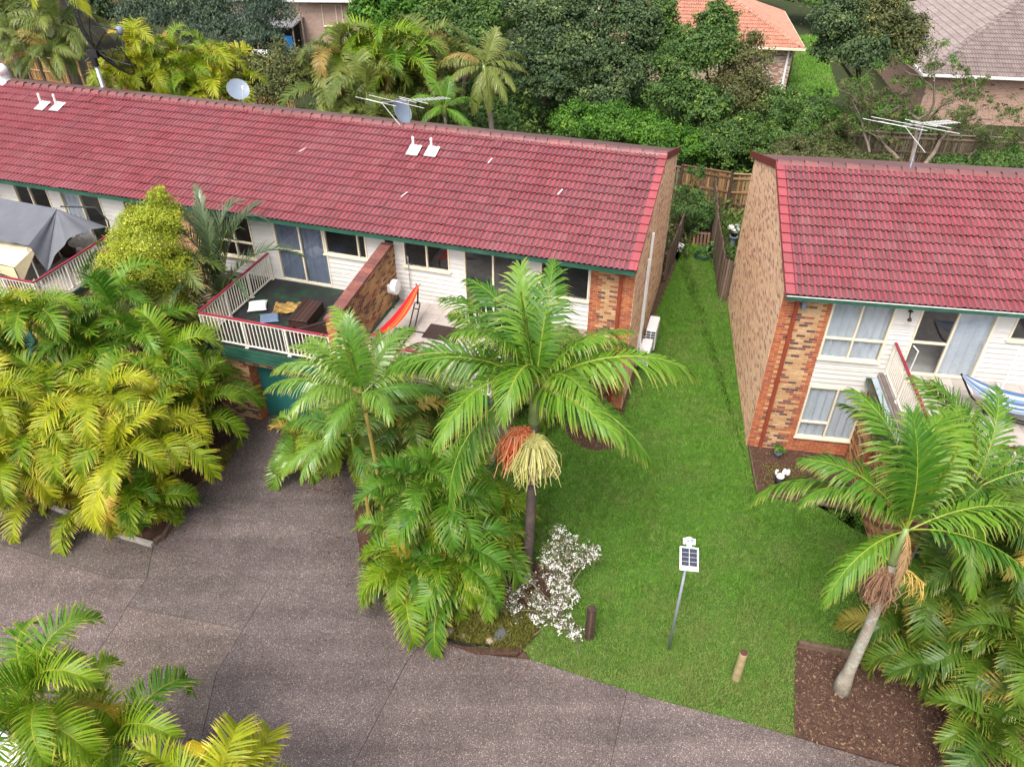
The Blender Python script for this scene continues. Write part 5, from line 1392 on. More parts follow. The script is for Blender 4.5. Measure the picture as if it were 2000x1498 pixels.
GT = 'trees beyond the rear fence'
tree('wide grey green feathery tree behind the golden canes, left of the patio', atY(400, 110, 54), [blob(300, 35, 54, 62, 50), blob(380, 15, 56, 70, 55), blob(470, 30, 55, 68, 58), blob(535, 30, 57, 45, 48), blob(420, 75, 53, 62, 40), blob(500, 80, 53, 45, 36)], 31500, 0.25, 'leaf_grey', 101, group=GT, droop=.9, aspect=.3)
tree('glossy bright green tree beside the far brick wall with a window', atY(730, 90, 55), [blob(735, 30, 55, 46, 45), blob(785, 20, 56, 55, 48), blob(755, 65, 54, 46, 32), blob(830, 55, 55, 35, 38)], 18900, 0.27, 'leaf_bright', 102, group=GT)
tree('dark green tree with light leaf tufts behind the middle canes', atY(900, 130, 51), [blob(890, 35, 52, 60, 52), blob(840, 80, 51, 45, 40), blob(930, 85, 50, 55, 48), blob(975, 40, 52, 45, 48)], 23100, 0.24, 'leaf_mid', 103, group=GT)
tree('tall dark tree behind the end of the red roof ridge', atY(1060, 210, 48), [blob(1050, 25, 50, 62, 52), blob(1090, 80, 48, 60, 52), blob(1030, 120, 47, 52, 50), blob(1075, 165, 46, 52, 46)], 27300, 0.22, 'leaf_dark', 104, group=GT)
tree('tallest dark tree in the middle of the rear row', atY(1180, 240, 47), [blob(1170, 25, 49, 62, 52), blob(1230, 65, 48, 62, 55), blob(1150, 110, 47, 58, 52), blob(1210, 150, 46, 58, 50), blob(1170, 205, 45, 50, 42)], 31500, 0.22, 'leaf_dark', 105, group=GT)
tree('dull green tree in front of the far orange roof', atY(1290, 200, 48), [blob(1280, 40, 49, 40, 46), blob(1265, 110, 48, 42, 46), blob(1300, 80, 48, 28, 36)], 14700, 0.22, 'leaf_mid', 106, group=GT)
tree('vine smothered tree with a pointed top left of the far brick wall', atY(1390, 260, 44), [blob(1400, 55, 45, 40, 42), blob(1375, 105, 44, 62, 50), blob(1330, 120, 44, 50, 45), blob(1320, 190, 43, 50, 48), blob(1380, 215, 42, 48, 42)], 29400, 0.20, 'leaf_mid', 107, group=GT,
     extra=[([blob(1455, 120, 43.6, 46, 48), blob(1440, 185, 43, 58, 52), blob(1475, 215, 42.6, 36, 40), blob(1415, 250, 42, 45, 40)], 18900, 0.16, 'leaf_vine')])
tree('round tree in front of the grey roof, dark on its left side', atY(1690, 180, 46), [blob(1640, 50, 46, 52, 50), blob(1680, 105, 45, 62, 45), blob(1625, 100, 46, 35, 35)], 18900, 0.20, 'leaf_dark', 108, group=GT,
     extra=[([blob(1715, 45, 45.5, 55, 48), blob(1765, 75, 45, 42, 44), blob(1745, 115, 44.5, 42, 34)], 14700, 0.19, 'leaf_olive')])
tree('dark tree above the rear fence at the far left behind the palms', atY(90, 60, 62), [blob(60, 20, 62, 60, 45), blob(150, 10, 64, 60, 42), blob(-30, 40, 60, 60, 50), blob(200, 35, 66, 40, 28)], 16800, 0.31, 'leaf_dark', 109, group=GT)
tree('far tree above the top of the picture behind the wall with a window', atY(850, 10, 74), [blob(830, -10, 74, 80, 40), blob(960, -10, 74, 80, 40), blob(1090, -20, 72, 80, 40), blob(720, -20, 76, 70, 40)], 18900, 0.37, 'leaf_mid', 110, group=GT)
tree('dark hedge tree beside the covered patio', atY(560, 30, 70), [blob(560, 5, 70, 40, 22), blob(610, 0, 72, 36, 16)], 5460, 0.24, 'leaf_dark', 112, group=GT)
GS = 'shrubs along the rear fence'
for i, (lab, bl, n, sz, mt) in enumerate([
    ('olive shrub with yellow new shoots behind the small grey dish', [blob(480, 150, 43, 46, 42), blob(550, 140, 43, 52, 46), blob(605, 165, 42, 46, 46), blob(520, 185, 42, 60, 32)], 25200, 0.15, 'leaf_olive'),
    ('bright green vine heap on the fence behind the end of the ridge', [blob(1130, 240, 41, 52, 36), blob(1200, 250, 40, 58, 40), blob(1270, 270, 39.5, 52, 38), blob(1330, 290, 39, 48, 36)], 25200, 0.16, 'leaf_bright'),
    ('leafy green shrub behind the fence post between the houses', [blob(1400, 285, 39.5, 50, 36), blob(1450, 270, 39.5, 40, 40), blob(1480, 295, 39, 36, 26)], 14700, 0.15, 'leaf_mid'),
    ('green shrub left of the fallen branches, below the far lawn', [blob(1520, 210, 42, 46, 36), blob(1580, 225, 41, 46, 36), blob(1545, 265, 40, 56, 32), blob(1630, 245, 40.5, 36, 30)], 18900, 0.15, 'leaf_mid'),
    ('low green shrub just behind the right ridge, left of the antenna', [blob(1560, 300, 36, 50, 24), blob(1640, 312, 35, 50, 22), blob(1720, 322, 35, 40, 16)], 14700, 0.13, 'leaf_olive'),
    ('low shrub just behind the right ridge, right of the antenna', [blob(1870, 326, 34, 40, 14), blob(1940, 320, 34, 40, 18), blob(1990, 318, 34, 36, 26)], 12600, 0.13, 'leaf_mid')]):
    tree(lab, (bl[0][0] + .3, bl[0][1] + .3, 0), bl, n, sz, mt, 130 + i, name='shrub', cat='shrub', group=GS, r=.07)
tree('far tree at the top edge between the orange and grey roofs', atY(1640, 20, 72), [blob(1620, 0, 72, 60, 36), blob(1720, -10, 73, 70, 34), blob(1560, -15, 74, 50, 26)], 12600, 0.37, 'leaf_mid', 113, group=GT)
tree('far tree at the top edge behind the orange roof', atY(1330, -20, 76), [blob(1330, -30, 76, 80, 40), blob(1450, -40, 78, 80, 36)], 10500, 0.37, 'leaf_dark', 114, group=GT)
# sprawling half bare tree with feathery leaves
st = thing('sprawling_tree', 'sprawling half bare tree with grey crooked limbs and sparse feathery leaves behind the antenna', 'tree', atY(1790, 330, 38) * 1.0, 0)
st.location.z = 0
_o = st.location
m = MB(); rng = random.Random(9); ends = []
def grow(p, d, l, r, depth):
    pts = [p]; q = p.copy(); dd = d.copy()
    for i in range(4):
        dd = (dd + Vector((rng.gauss(0, .25), rng.gauss(0, .25), rng.gauss(.02, .16)))).normalized(); q = q + dd * l / 4; pts.append(q.copy())
    m.tube(pts, [r * (1 - .12 * i) for i in range(5)], 6 if depth < 2 else 4, 0, False)
    if depth >= 2: ends.extend(pts[1:])
    if depth < 4:
        for k in range(3 if depth < 3 else 2):
            a = rng.uniform(0, 6.28); sp = Vector((math.cos(a), math.sin(a), rng.uniform(-.2, .55)))
            grow(q if k else pts[3], (dd * .55 + sp * .75).normalized(), l * rng.uniform(.55, .8), r * .52, depth + 1)
for ang, el in ((150, .35), (40, .55), (100, .8), (200, .15), (350, .4)):
    grow(Vector((0, 0, .8)), Vector((math.cos(R_(ang)), math.sin(R_(ang)) * .6, el)).normalized(), 2.9, .15, 0)
m.tube([Vector((.1, .1, -.1)), Vector((0, 0, .9))], [.24, .18], 9)
m.build('trunk', M['bark_pale'], st, smooth=True)
sub = [e for e in ends if rng.random() < .30]
leaves('crown', [(e.x, e.y, e.z, .34, .34, .18) for e in sub], 14700, 0.14, 'leaf_olive', 140, st, sprig=24, aspect=.35, sp_r=.6)
leaves('crown', [(e.x, e.y, e.z, .34, .34, .18) for e in ends if rng.random() < .16], 10500, 0.13, 'leaf_bright', 141, st, sprig=24, aspect=.35, sp_r=.6)

# palms behind the long house
GB = 'golden canes behind the long house'
def back_clump(u, vtop, y, label, n, r, leaf, seed, scale=1.15, per=7, lo=.55):
    p = atY(u, vtop + 28, y); h = p.z
    cane_clump(label, (p.x, y, 0), ring(n, r, h * lo, h * .88, seed) + [(0, 0, h)], leaf=leaf, seed=seed, group=GB, per=per, scale=scale)
back_clump(265, 78, 42, 'yellowing golden cane clump right of the big mesh dish', 7, 1.4, 'gold_leaf', 201)
back_clump(345, 78, 42.5, 'golden cane clump with silvery fronds between the big dish and the olive shrub', 7, 1.3, 'cane_leaf', 202)
back_clump(412, 85, 42, 'golden cane clump with an orange dead frond left of the small dish', 6, 1.1, 'gold_leaf', 203)
back_clump(665, 95, 41, 'olive cane clump with recurved fronds left of the roof antenna', 6, 1.2, 'olive_leaf', 204, 1.4)
back_clump(745, 62, 42, 'tallest olive cane clump above the roof antenna', 7, 1.3, 'cane_leaf', 205, 1.45)
back_clump(825, 80, 42.5, 'olive cane clump right of the roof antenna', 6, 1.2, 'olive_leaf', 206, 1.35)
back_clump(715, 150, 38, 'low cane clump just behind the ridge under the antenna', 6, 1.2, 'olive_leaf', 207, 1.2)
p = atY(945, 128, 41)
king_palm('palm', 'grey green palm with drooping fronds between the antenna and the dark trees', (p.x + .5, 41, 0), (p.x, 41, p.z),
    [(a, k, .82) for a, k in ((170, 'mid'), (140, 'up'), (110, 'mid2'), (70, 'up2'), (40, 'mid'), (10, 'low'), (-30, 'low2'), (-70, 'low'), (-110, 'hang'), (-150, 'low'), (200, 'mid2'), (88, 'erect'), (300, 'hang'), (-60, 'dry'))], leaf='olive_leaf', trunk='trunk_grey', r0=.16, r1=.12)
p = atY(868, 208, 38)
king_palm('palm', 'small bright green palm just behind the ridge right of the antenna', (p.x, 38, 0), (p.x, 38, p.z),
    [(a, k, .6) for a, k in ((170, 'mid'), (135, 'up'), (100, 'erect'), (60, 'up2'), (20, 'mid'), (-40, 'low'), (215, 'low'), (260, 'mid2'), (120, 'up'))], leaf='king_leaf', trunk='trunk_grey', r0=.10, r1=.07, shaft=.5)
# tall palms at the top left
GP = 'tall palms at the top left corner'
fr = [(180, 'mid'), (140, 'up'), (95, 'up2'), (50, 'mid'), (15, 'mid2'), (-25, 'low'), (-60, 'low2'), (-95, 'mid'), (-130, 'low2'), (215, 'low'), (70, 'erect'), (120, 'up2'), (-75, 'hang')]
for i, (ub, vb, ut, vt, y, lab, r, sc, lf) in enumerate([
    (62, 170, 2, 30, 45, 'thick trunked palm at the left edge behind the paling fence', .26, 1.0, 'olive_leaf'),
    (170, 190, 112, 48, 45, 'thick trunked palm left of the big mesh dish', .30, 1.0, 'olive_leaf'),
    (150, 60, 95, -75, 46, 'tallest palm whose crown is cut by the top of the picture', .24, 1.15, 'gold_leaf'),
    (-30, 60, -60, -60, 47, 'tall palm cut by the top left corner', .24, 1.15, 'gold_leaf')]):
    top = atY(ut, vt, y)
    king_palm('tall_palm', lab, (top.x, y, 0), top, [(a + i * 17, k, sc) for a, k in fr], leaf=lf, trunk='trunk_grey', r0=r, r1=r * .8, shaft=.7, group=GP, flare=1.15)
for i, (u, v, lab) in enumerate([(42, 98, 'slim palm with a thin trunk, left one of the slim pair'), (70, 104, 'slim palm with a thin trunk and green crownshaft between the two thick trunks'), (102, 96, 'slim palm leaning beside the right thick trunk')]):
    top = atY(u, v, 43)
    king_palm('slim_palm', lab, (top.x, 43, 0), top, [(a + i * 40, k, .62) for a, k in fr[:10]], leaf='olive_leaf', trunk='trunk_grey', r0=.07, r1=.05, shaft=.7, group=GP)

# rough growth that covers the slope and yards behind the houses
def undergrowth(name, poly, n, h, size, mat, seed, label):
    rng = np.random.default_rng(seed); x, y = scatter_in(poly, 330, rng)
    bl = [(a, b, rng.uniform(0, h * .4), rng.uniform(.9, 1.9), rng.uniform(.9, 1.9), h * rng.uniform(.5, 1.2)) for a, b in zip(x, y)]
    o = leaves(name, bl, n, size, mat, seed, None, sprig=30, sp_r=.4, kind='stuff'); o['label'] = label
undergrowth('undergrowth', [tuple(LP(s, t)[:2]) for s, t in ((-24, 10.2), (-.6, 9.8), (-.6, 16.6), (-24, 16.6))], 40000, 1.1, .22, 'leaf_olive', 151, 'tangled low growth in the yard behind the long house')
undergrowth('undergrowth', [tuple(LP(s, t)[:2]) for s, t in ((-24, 18.4), (-.6, 17.6), (8, 33), (-24, 34))], 60000, 1.6, .26, 'leaf_mid', 152, 'green growth between the rear fence and the far houses')
undergrowth('undergrowth', [tuple(RP(s, t)[:2]) for s, t in ((.3, 9.9), (18, 9.8), (18, 16.0), (.3, 15.6))], 30000, .55, .17, 'leaf_mid', 153, 'tangled low growth in the yard behind the right house')
undergrowth('undergrowth', [tuple(RP(s, t)[:2]) for s, t in ((-3, 18.4), (1.5, 18.4), (1.8, 24.6), (13, 25.2), (13, 30), (1.5, 32), (-3, 28))], 30000, 1.2, .24, 'leaf_mid', 154, 'green growth behind the right rear fence')

# ---------------------------------------------------------------- fences
def paling_fence(label, pts, h, mat, seed, step=.105, cap=True, rails_front=True, posts=2.4, group=None):
    cap_ = cap
    p0 = Vector((*pts[0], 0)); root = thing('paling_fence', label, 'fence', p0, 0, group)
    rng = random.Random(seed); pm = MB().box(-.05, -.009, .02, .05, .009, 1).mesh('paling', M[mat])
    rl = MB(); n_p = 0; left = []
    for a, b in zip(pts, pts[1:]):
        a = Vector((*a, 0)) - p0; b = Vector((*b, 0)) - p0; d = b - a; L = d.length; d.normalize(); n = Vector((d.y, -d.x, 0)); ang = math.atan2(d.y, d.x)
        if n.dot(-p0) < 0: n = -n
        if not rails_front: n = -n
        for z in (.35, h * .52, h - .22): rl.beam(a + n * .04 + Vector((0, 0, z)), b + n * .04 + Vector((0, 0, z)), .045, .08)
        if cap: rl.beam(a + n * .015 + Vector((0, 0, h + .012)), b + n * .015 + Vector((0, 0, h + .012)), .12, .03)
        k = int(L / step)
        for i in range(k):
            hh = h + rng.uniform(-.03, .0)
            loc = a + d * (i + .5) * L / k + n * rng.uniform(-.006, .006)
            if n_p < 298: inst('paling', pm, root, loc, (rng.gauss(0, .012), rng.gauss(0, .012), ang), (rng.uniform(.85, 1.0), 1, hh))
            else: left.append((loc, ang, hh))
            n_p += 1
        q = 0.0
        pmesh = MB().box(-.055, -.055, 0, .055, .055, h + .06).mesh('fence_post', M['post_dark'])
        while q < L + .01:
            inst('fence_post', pmesh, root, a + d * min(q, L) + n * .09, (0, 0, ang)); q += posts
    rl.build('rail', M[mat], root)
    if left:
        m2 = MB()
        for loc, ang, hh in left:
            c, s_ = math.cos(ang), math.sin(ang)
            m2.hexa([(loc.x + x * c - y * s_, loc.y + x * s_ + y * c, z * hh) for z in (.02, 1) for x, y in ((-.048, -.009), (.048, -.009), (.048, .009), (-.048, .009))])
        o = m2.build('palings', M[mat], root); o['kind'] = 'stuff'
    return root
xy = lambda v: tuple(v)[:2]
pA = g(1415, 412); 
paling_fence('brown paling fence closing the grass lane between the houses, with a dark post', [xy(LP(-.3, 17.0)), xy(pA)], 1.95, 'paling', 301, .115)
paling_fence('brown paling fence behind the right house, right of the dark post', [xy(pA + Vector((.06, 0, 0))), xy(RP(3.4, 17.6))], 1.9, 'paling', 302, .115)
paling_fence('weathered side fence running along the grass lane beside the right house', [xy(RP(-.30, 17.0)), xy(RP(-.42, 13.0)), xy(RP(-.36, 9.0)), xy(RP(-.04, 8.7))], 1.85, 'paling_grey', 303, .098, cap=False, rails_front=False)
paling_fence('dark low fence against the wall of the long house in the lane', [xy(LP(.42, 13.6)), xy(LP(.22, 9.0)), xy(LP(.08, 8.9))], 1.5, 'paling_grey', 304, .1, cap=False, rails_front=False)
paling_fence('tan paling fence behind the tall palms at the left', [xy(LP(-50, 23.9)), xy(LP(-25, 22.8))], 1.9, 'paling_tan', 305, .14)
paling_fence('long weathered paling fence behind the vines', [xy(LP(-15.8, 17.6)), xy(LP(-.4, 17.1))], 1.8, 'paling_grey', 306, .16)
paling_fence('weathered grey brown paling fence behind the right house and the antenna', [xy(RP(2.0, 24.0)), xy(RP(26, 24.6))], 2.0, 'paling_grey', 307, .13)
paling_fence('sunlit tan paling fence at the top edge, left of the grey green tree', [xy(atY(150, 40, 74)), xy(atY(290, 40, 76))], 2.2, 'paling_tan', 308, .2)
hill = MB().add([(-120, 37, 0.012), (-17, 37, 0.012), (8, 30.5, 0.012), (36, 26, 0.012), (120, 26, 0.012), (300, 300, .012), (-300, 300, .012)], [(0, 1, 2, 3, 4, 5, 6)])
M['scrub_floor'] = _soil('scrub_floor', (0.025, 0.035, 0.014), (0.06, 0.07, 0.03))
structure(hill.build('back_ground', M['scrub_floor']))

# ---------------------------------------------------------------- houses beyond
def brick_mat(name, c1, c2, mortar):
    t = NT(name); b = t.n('TexBrick'); b.inputs['Scale'].default_value = 1.0
    b.inputs['Brick Width'].default_value = .24; b.inputs['Row Height'].default_value = .086; b.inputs['Mortar Size'].default_value = .010
    b.inputs['Color1'].default_value = (*c1, 1); b.inputs['Color2'].default_value = (*c2, 1); b.inputs['Mortar'].default_value = (*mortar, 1)
    o = t.coords('Object'); sp = t.n('SeparateXYZ'); t.l(o, sp.inputs[0]); cb = t.n('CombineXYZ')
    t.l(t.math('ADD', sp.outputs[0], sp.outputs[1]), cb.inputs[0]); t.l(sp.outputs[2], cb.inputs[1]); t.l(cb.outputs[0], b.inputs['Vector'])
    return t.done(t.mix(.25, b.outputs['Color'], t.ramp(t.noise(o, 3, 6), [(.3, (.6, .5, .45)), (.7, (.9, .8, .75))]), 'MULTIPLY'), .85, .2)
M['brick_far'] = brick_mat('brick_far', (0.42, 0.30, 0.25), (0.34, 0.22, 0.18), (0.46, 0.38, 0.33))
M['brick_brown'] = brick_mat('brick_brown', (0.40, 0.25, 0.19), (0.30, 0.17, 0.13), (0.50, 0.40, 0.34))
BRICK_ME['brick_pale'] = None
M['brick_pale'] = m_pieces('brick_pale', [(0.48, 0.42, 0.36), (0.36, 0.20, 0.15), (0.42, 0.27, 0.20), (0.55, 0.50, 0.44), (0.30, 0.15, 0.12)], .85, .2, 20, .3)
BRICK_ME['brick_pale'] = _b.mesh('brick_pale', M['brick_pale'])

def tile_slope(roof, o, ux, up, ok, w, h, mat_pan, mat_roll, seed):
    rng = random.Random(seed); nn = Vector(ux).cross(Vector(up)).normalized(); A = []
    r = 0
    while r * TG < h:
        c = 0
        while c * TW < w:
            if ok(c * TW + .15, r * TG + .16):
                p = o + ux * c * TW + up * r * TG + nn * rng.uniform(.004, .01)
                A.append([[ux.x, up.x, nn.x, p.x], [ux.y, up.y, nn.y, p.y], [ux.z, up.z, nn.z, p.z], [0, 0, 0, 1]])
            c += 1
        r += 1
    A = np.array(A); tv = np.array(TILE.v); tf = np.array(TILE.f); k = len(tv)
    V = np.einsum('nij,kj->nki', A[:, :3, :3], tv) + A[:, None, :3, 3]
    me = np_mesh('roof_tiling', V.reshape(-1, 3), (tf[None] + (np.arange(len(A)) * k)[:, None, None]).ravel(), 4, [M[mat_pan], M[mat_roll], M[mat_pan]])
    me.polygons.foreach_set('material_index', np.tile(np.array(TILE.m), len(A)))
    ob = inst('roof_tiling', me, roof); ob['kind'] = 'stuff'

def hip_house(label, loc, rz, x0, x1, d, h, pitch, roofm, wallm, gut='white', tile_faces=('front', 'right')):
    root = thing('brick_house', label, 'house', loc, rz)
    MB().box(x0, 0, 0, x1, d, h).build('wall', M[wallm], root)
    ov = .55; a0, a1, b0, b1 = x0 - ov, x1 + ov, -ov, d + ov; hd = (b1 - b0) / 2; rise = hd * math.tan(R_(pitch)); z = h - .05
    m = MB(); R1, R2 = (a0 + hd, b0 + hd, z + rise), (a1 - hd, b0 + hd, z + rise)
    m.add([(a0, b0, z), (a1, b0, z), (a1, b1, z), (a0, b1, z), R1, R2], [(0, 1, 5, 4), (1, 2, 5), (2, 3, 4, 5), (3, 0, 4), (3, 2, 1, 0)])
    roof = m.build('roof', M[roofm], root)
    sl = hd / math.cos(R_(pitch)); cp, sp = math.cos(R_(pitch)), math.sin(R_(pitch)); kk = hd / sl
    if 'front' in tile_faces: tile_slope(roof, Vector((a0, b0, z)), Vector((1, 0, 0)), Vector((0, cp, sp)), lambda x, w: x > w * kk and x < (a1 - a0) - w * kk, a1 - a0, sl, roofm, roofm, 5)
    if 'right' in tile_faces: tile_slope(roof, Vector((a1, b0, z)), Vector((0, 1, 0)), Vector((-cp, 0, sp)), lambda x, w: x > w * kk and x < (b1 - b0) - w * kk, b1 - b0, sl, roofm, roofm, 6)
    if 'left' in tile_faces: tile_slope(roof, Vector((a0, b1, z)), Vector((0, -1, 0)), Vector((cp, 0, sp)), lambda x, w: x > w * kk and x < (b1 - b0) - w * kk, b1 - b0, sl, roofm, roofm, 7)
    def hipcaps(p, q):
        p, q = Vector(p), Vector(q); dd = (q - p); L = dd.length; dd.normalize(); k = 0
        side_ = dd.cross(Vector((0, 0, 1))).normalized(); u = side_.cross(dd).normalized()
        while k * .40 < L - .1:
            c = p + dd * k * .40 + u * .045; mm = Matrix(((dd.x, -side_.x, u.x, c.x), (dd.y, -side_.y, u.y, c.y), (dd.z, -side_.z, u.z, c.z), (0, 0, 0, 1)))
            inst('ridge_cap', cap, roof, mat=mm); k += 1
    cap = CAP_ME.copy(); cap.materials.clear(); cap.materials.append(M[roofm]); cap.materials.append(M[roofm])
    hipcaps((a1, b0, z), R2); hipcaps((a0, b0, z), R1); hipcaps(R1, R2)
    gm = MB().box(a0 - .1, b0 - .12, z - .12, a1 + .1, b0 - .002, z + .02).box(a1 + .002, b0 - .002, z - .12, a1 + .12, b1, z + .02).box(a0 - .12, b0 - .002, z - .12, a0 - .002, b1, z + .02)
    gm.build('gutter', M[gut], root)
    return root
h2 = hip_house('far brick house with an orange tiled hip roof beside a strip of lawn', g(1533, 178), RROT, -13, 0, 10, 2.95, 23, 'tile_orange', 'mortar', 'cream')
hb = Bricks()
_w = [c for c in h2.children if c.name.startswith('wall')][0]
hb.wall(_w, (-5, 0, 0), (1, 0, 0), (0, -1, 0), 5, 0, 2.85, None, (), 'brick_pale', (0, 0), 1, 91)
hb.wall(_w, (0, 0, 0), (0, 1, 0), (1, 0, 0), 6, 0, 2.85, None, (), 'brick_pale', (0, 0), 1, 92)
hb.finish(h2, 200)
MB().box(-.35, -.12, 0, -.22, -.02, 2.85).build('downpipe', M['white'], h2)
h3 = hip_house('far brown brick house with a weathered grey tiled hip roof at the top right', g(1788, 238), RROT, 0, 20, 16, 3.05, 24, 'tile_grey', 'brick_brown', 'white_dirty', ('front', 'left'))
hv = MB()
for i in range(26):
    rr = random.Random(i); x = rr.uniform(.3, 14); z = .9 + .086 * rr.randrange(0, 20)
    hv.box(x, -.012, z, x + .23, -.001, z + .07)
hv.build('dark_brick', M['post_dark'], h3)['kind'] = 'stuff'
h1 = hip_house('far pinkish brick house with a window and a covered patio at the top', g(690, 98), R_(-2), -10, 6, 9, 3.75, 22, 'tile_orange', 'brick_far', 'white_dirty', ('front',))
window(h1, -2.1, -.5, 1.75, 3.3, mull=[-1.0], cells=['dark'], y0=-.06)
pat = MB().box(-9.5, -3.4, 2.35, -3.6, -.02, 2.45)
pt = pat.build('patio_roof', M['metal'], h1)
for x, y, k in ((-3.7, -3.2, 2.35), (-9.3, -3.2, 2.35), (-3.2, -2.2, 3.3), (-6.5, -3.3, 2.35)): MB().tube([(x, y, 0), (x + .05, y, k)], .06, 8).build('patio_post', M['bark_pale'], pt)
MB().box(-9.4, -.6, 0, -3.9, -.55, 2.3).build('painted_shade', M['black'], pt)  # black sheet stands in for the deep shade under the patio roof
def near(root, name, label, cat, lx, ly):
    a = root.rotation_euler[2]; return thing(name, label, cat, root.location + Vector((lx * math.cos(a) - ly * math.sin(a), lx * math.sin(a) + ly * math.cos(a), 0)), a)
bb = near(h1, 'blue_board', 'upright bright blue board by a post of the far patio', 'board', -4.2, -3.0)
M['blue'] = m_plain('blue', (0.02, 0.16, 0.45), .4, .4, .15)
bevel_mesh(MB().box(-.35, -.04, .02, .35, .04, 1.7).build('panel', M['blue'], bb).data, .02)
ct = near(h1, 'covered_table', 'table under a white sheet on the far patio', 'table', -6.2, -3.6)
MB().grid(lambda i, j: (-.9 + 1.8 * i, -.55 + 1.1 * j, .78 - .5 * max(0, abs(i - .5) * 2 - .75) * 2 - .55 * max(0, abs(j - .5) * 2 - .7) * 1.8 + .01 * math.sin(i * 19 + j * 7)), 16, 12).build('sheet', M['white'], ct, smooth=True)
lg = MB().tube([(0, 0, 0), (0, 0, .72)], .03, 6).mesh('leg', M['black'])
for x in (-.8, .8):
    for y in (-.45, .45): inst('leg', lg, ct, (x, y, 0))
def garden_chair(root, mat):
    MB().box(-.24, -.24, .40, .24, .24, .44).build('seat', M[mat], root)
    MB().grid(lambda i, j: (.27 * math.sin((i - .5) * 2.2), .24 - .10 * abs(i - .5) * 1.2, .44 + .48 * j * (1 - .45 * (2 * (i - .5)) ** 2 * j)), 10, 5).build('backrest', M[mat], root, smooth=True)
    m = MB().tube([(0, 0, 0), (0, 0, .42)], .022, 6).mesh('leg', M[mat])
    for x, y in ((-.22, -.22), (.22, -.22), (-.22, .22), (.22, .22)): inst('leg', m, root, (x, y, 0))
    for sx in (-.27, .27): MB().tube([(sx, -.2, .44), (sx, -.2, .64), (sx, .22, .66)], .02, 6).build('armrest', M[mat], root)
garden_chair(near(h1, 'plastic_chair', 'black plastic garden chair under the far house window', 'chair', -2.0, -2.4), 'black')
garden_chair(near(h1, 'plastic_chair', 'black plastic garden chair half hidden by the bright green tree', 'chair', -1.0, -2.3), 'black')
ac3 = near(h3, 'air_conditioner', 'white air conditioner against the far brown brick wall at the right edge', 'air conditioner', 7.3, -.45)
MB().box(-.8, -.25, .55, .5, .25, 1.15).build('casing', M['white_dirty'], ac3)
# ---------------------------------------------------------------- plants near the houses
yt = thing('yellow_tree', 'bushy bright yellow green cone shaped tree between the two decks', 'tree', LP(-14.6, -2.8), 0)
_yb = [blob(*q) for q in ((290, 560, 21.4, 78, 62), (255, 520, 21.3, 52, 52), (325, 530, 21.2, 55, 50), (292, 470, 21.4, 62, 52), (315, 425, 21.5, 40, 40), (275, 440, 21.4, 38, 36), (312, 392, 21.5, 20, 26), (240, 565, 21.2, 42, 40), (330, 590, 21.2, 48, 42))]
_yb = [(x - yt.location.x, y - yt.location.y, z, a, a * .9, c) for x, y, z, a, b, c in _yb]
limbs(yt, 'trunk', (0, 0, 0), [b[:3] for b in _yb[:5]], .11, 'bark', 3)
leaves('crown', _yb, 90000, .066, 'leaf_yellow', 401, yt, sprig=45, sp_r=.26, droop=-.3)
lb = thing('lane_bush', 'leafy bush at the end of the grass lane in front of the brown fence', 'shrub', RP(-1.25, 14.6), 0)
limbs(lb, 'trunk', (0, 0, 0), [(0, 0, 1.4), (.4, 0, 1.0), (-.4, .1, 1.2), (.05, .1, 2.6)], .04, 'bark', 4)
leaves('crown', [(0, 0, 1.25, 1.05, .8, .75), (-.25, .1, 1.9, .55, .5, .5), (.45, -.1, 1.0, .65, .6, .6), (-.1, .5, 2.7, .4, .35, .5), (0, -.5, .6, .6, .4, .4)], 9000, .10, 'leaf_lane', 402, lb, sprig=40, sp_r=.3)
fs = thing('flowering_shrub', 'straggly shrub covered in white blossom beside the wooden post', 'shrub', g(1085, 1200, .03), 0)
rng = random.Random(12); bm_ = MB(); fl = []
BL = [(1000, 1190, .35), (1010, 1160, .5), (1035, 1130, .8), (1020, 1120, .7), (1075, 1070, 1.0), (1095, 1060, 1.1), (1085, 1095, .9), (1105, 1110, .85), (1120, 1085, .9), (1075, 1105, .9), (1145, 1078, .95), (1160, 1075, 1.0), (1130, 1095, .9), (1090, 1130, .8), (1075, 1140, .75),
      (1100, 1150, .6), (1108, 1170, .5), (1050, 1170, .5), (1065, 1195, .35), (1040, 1180, .45), (1085, 1200, .3), (1105, 1225, .2), (1095, 1180, .35), (1125, 1240, .1), (1060, 1210, .25), (1110, 1060, 1.15), (1090, 1042, 1.2)]
org = fs.location
for u, v, z in BL:
    p = g(u, v, z) - org; fl.append((p.x, p.y, p.z, .13, .13, .11))
    q = Vector((rng.uniform(-.15, .15), rng.uniform(-.15, .15), 0))
    bm_.tube([q, q.lerp(p, .5) + Vector((rng.uniform(-.1, .1), rng.uniform(-.1, .1), .12)), p], [.018, .012, .006], 5)
    for k in range(4):
        e = p + Vector((rng.uniform(-.25, .25), rng.uniform(-.25, .25), rng.uniform(-.05, .12))); bm_.tube([p.lerp(q, .2), e], [.006, .004], 4, 0, False)
bm_.build('branch', M['bark_pale'], fs)
fl2 = [(x + rng.gauss(0, .10), y + rng.gauss(0, .10), z + rng.gauss(0, .09), .16, .16, .13) for x, y, z, *_ in fl for _k in range(4)]
leaves('blossom', fl + fl2, 4800, .040, 'petal', 403, fs, sprig=6, aspect=.85, sp_r=.40, droop=0)
leaves('foliage', fl + fl2, 4200, .06, 'leaf_vine', 404, fs, sprig=8, aspect=.5, sp_r=.6)
tw = MB()
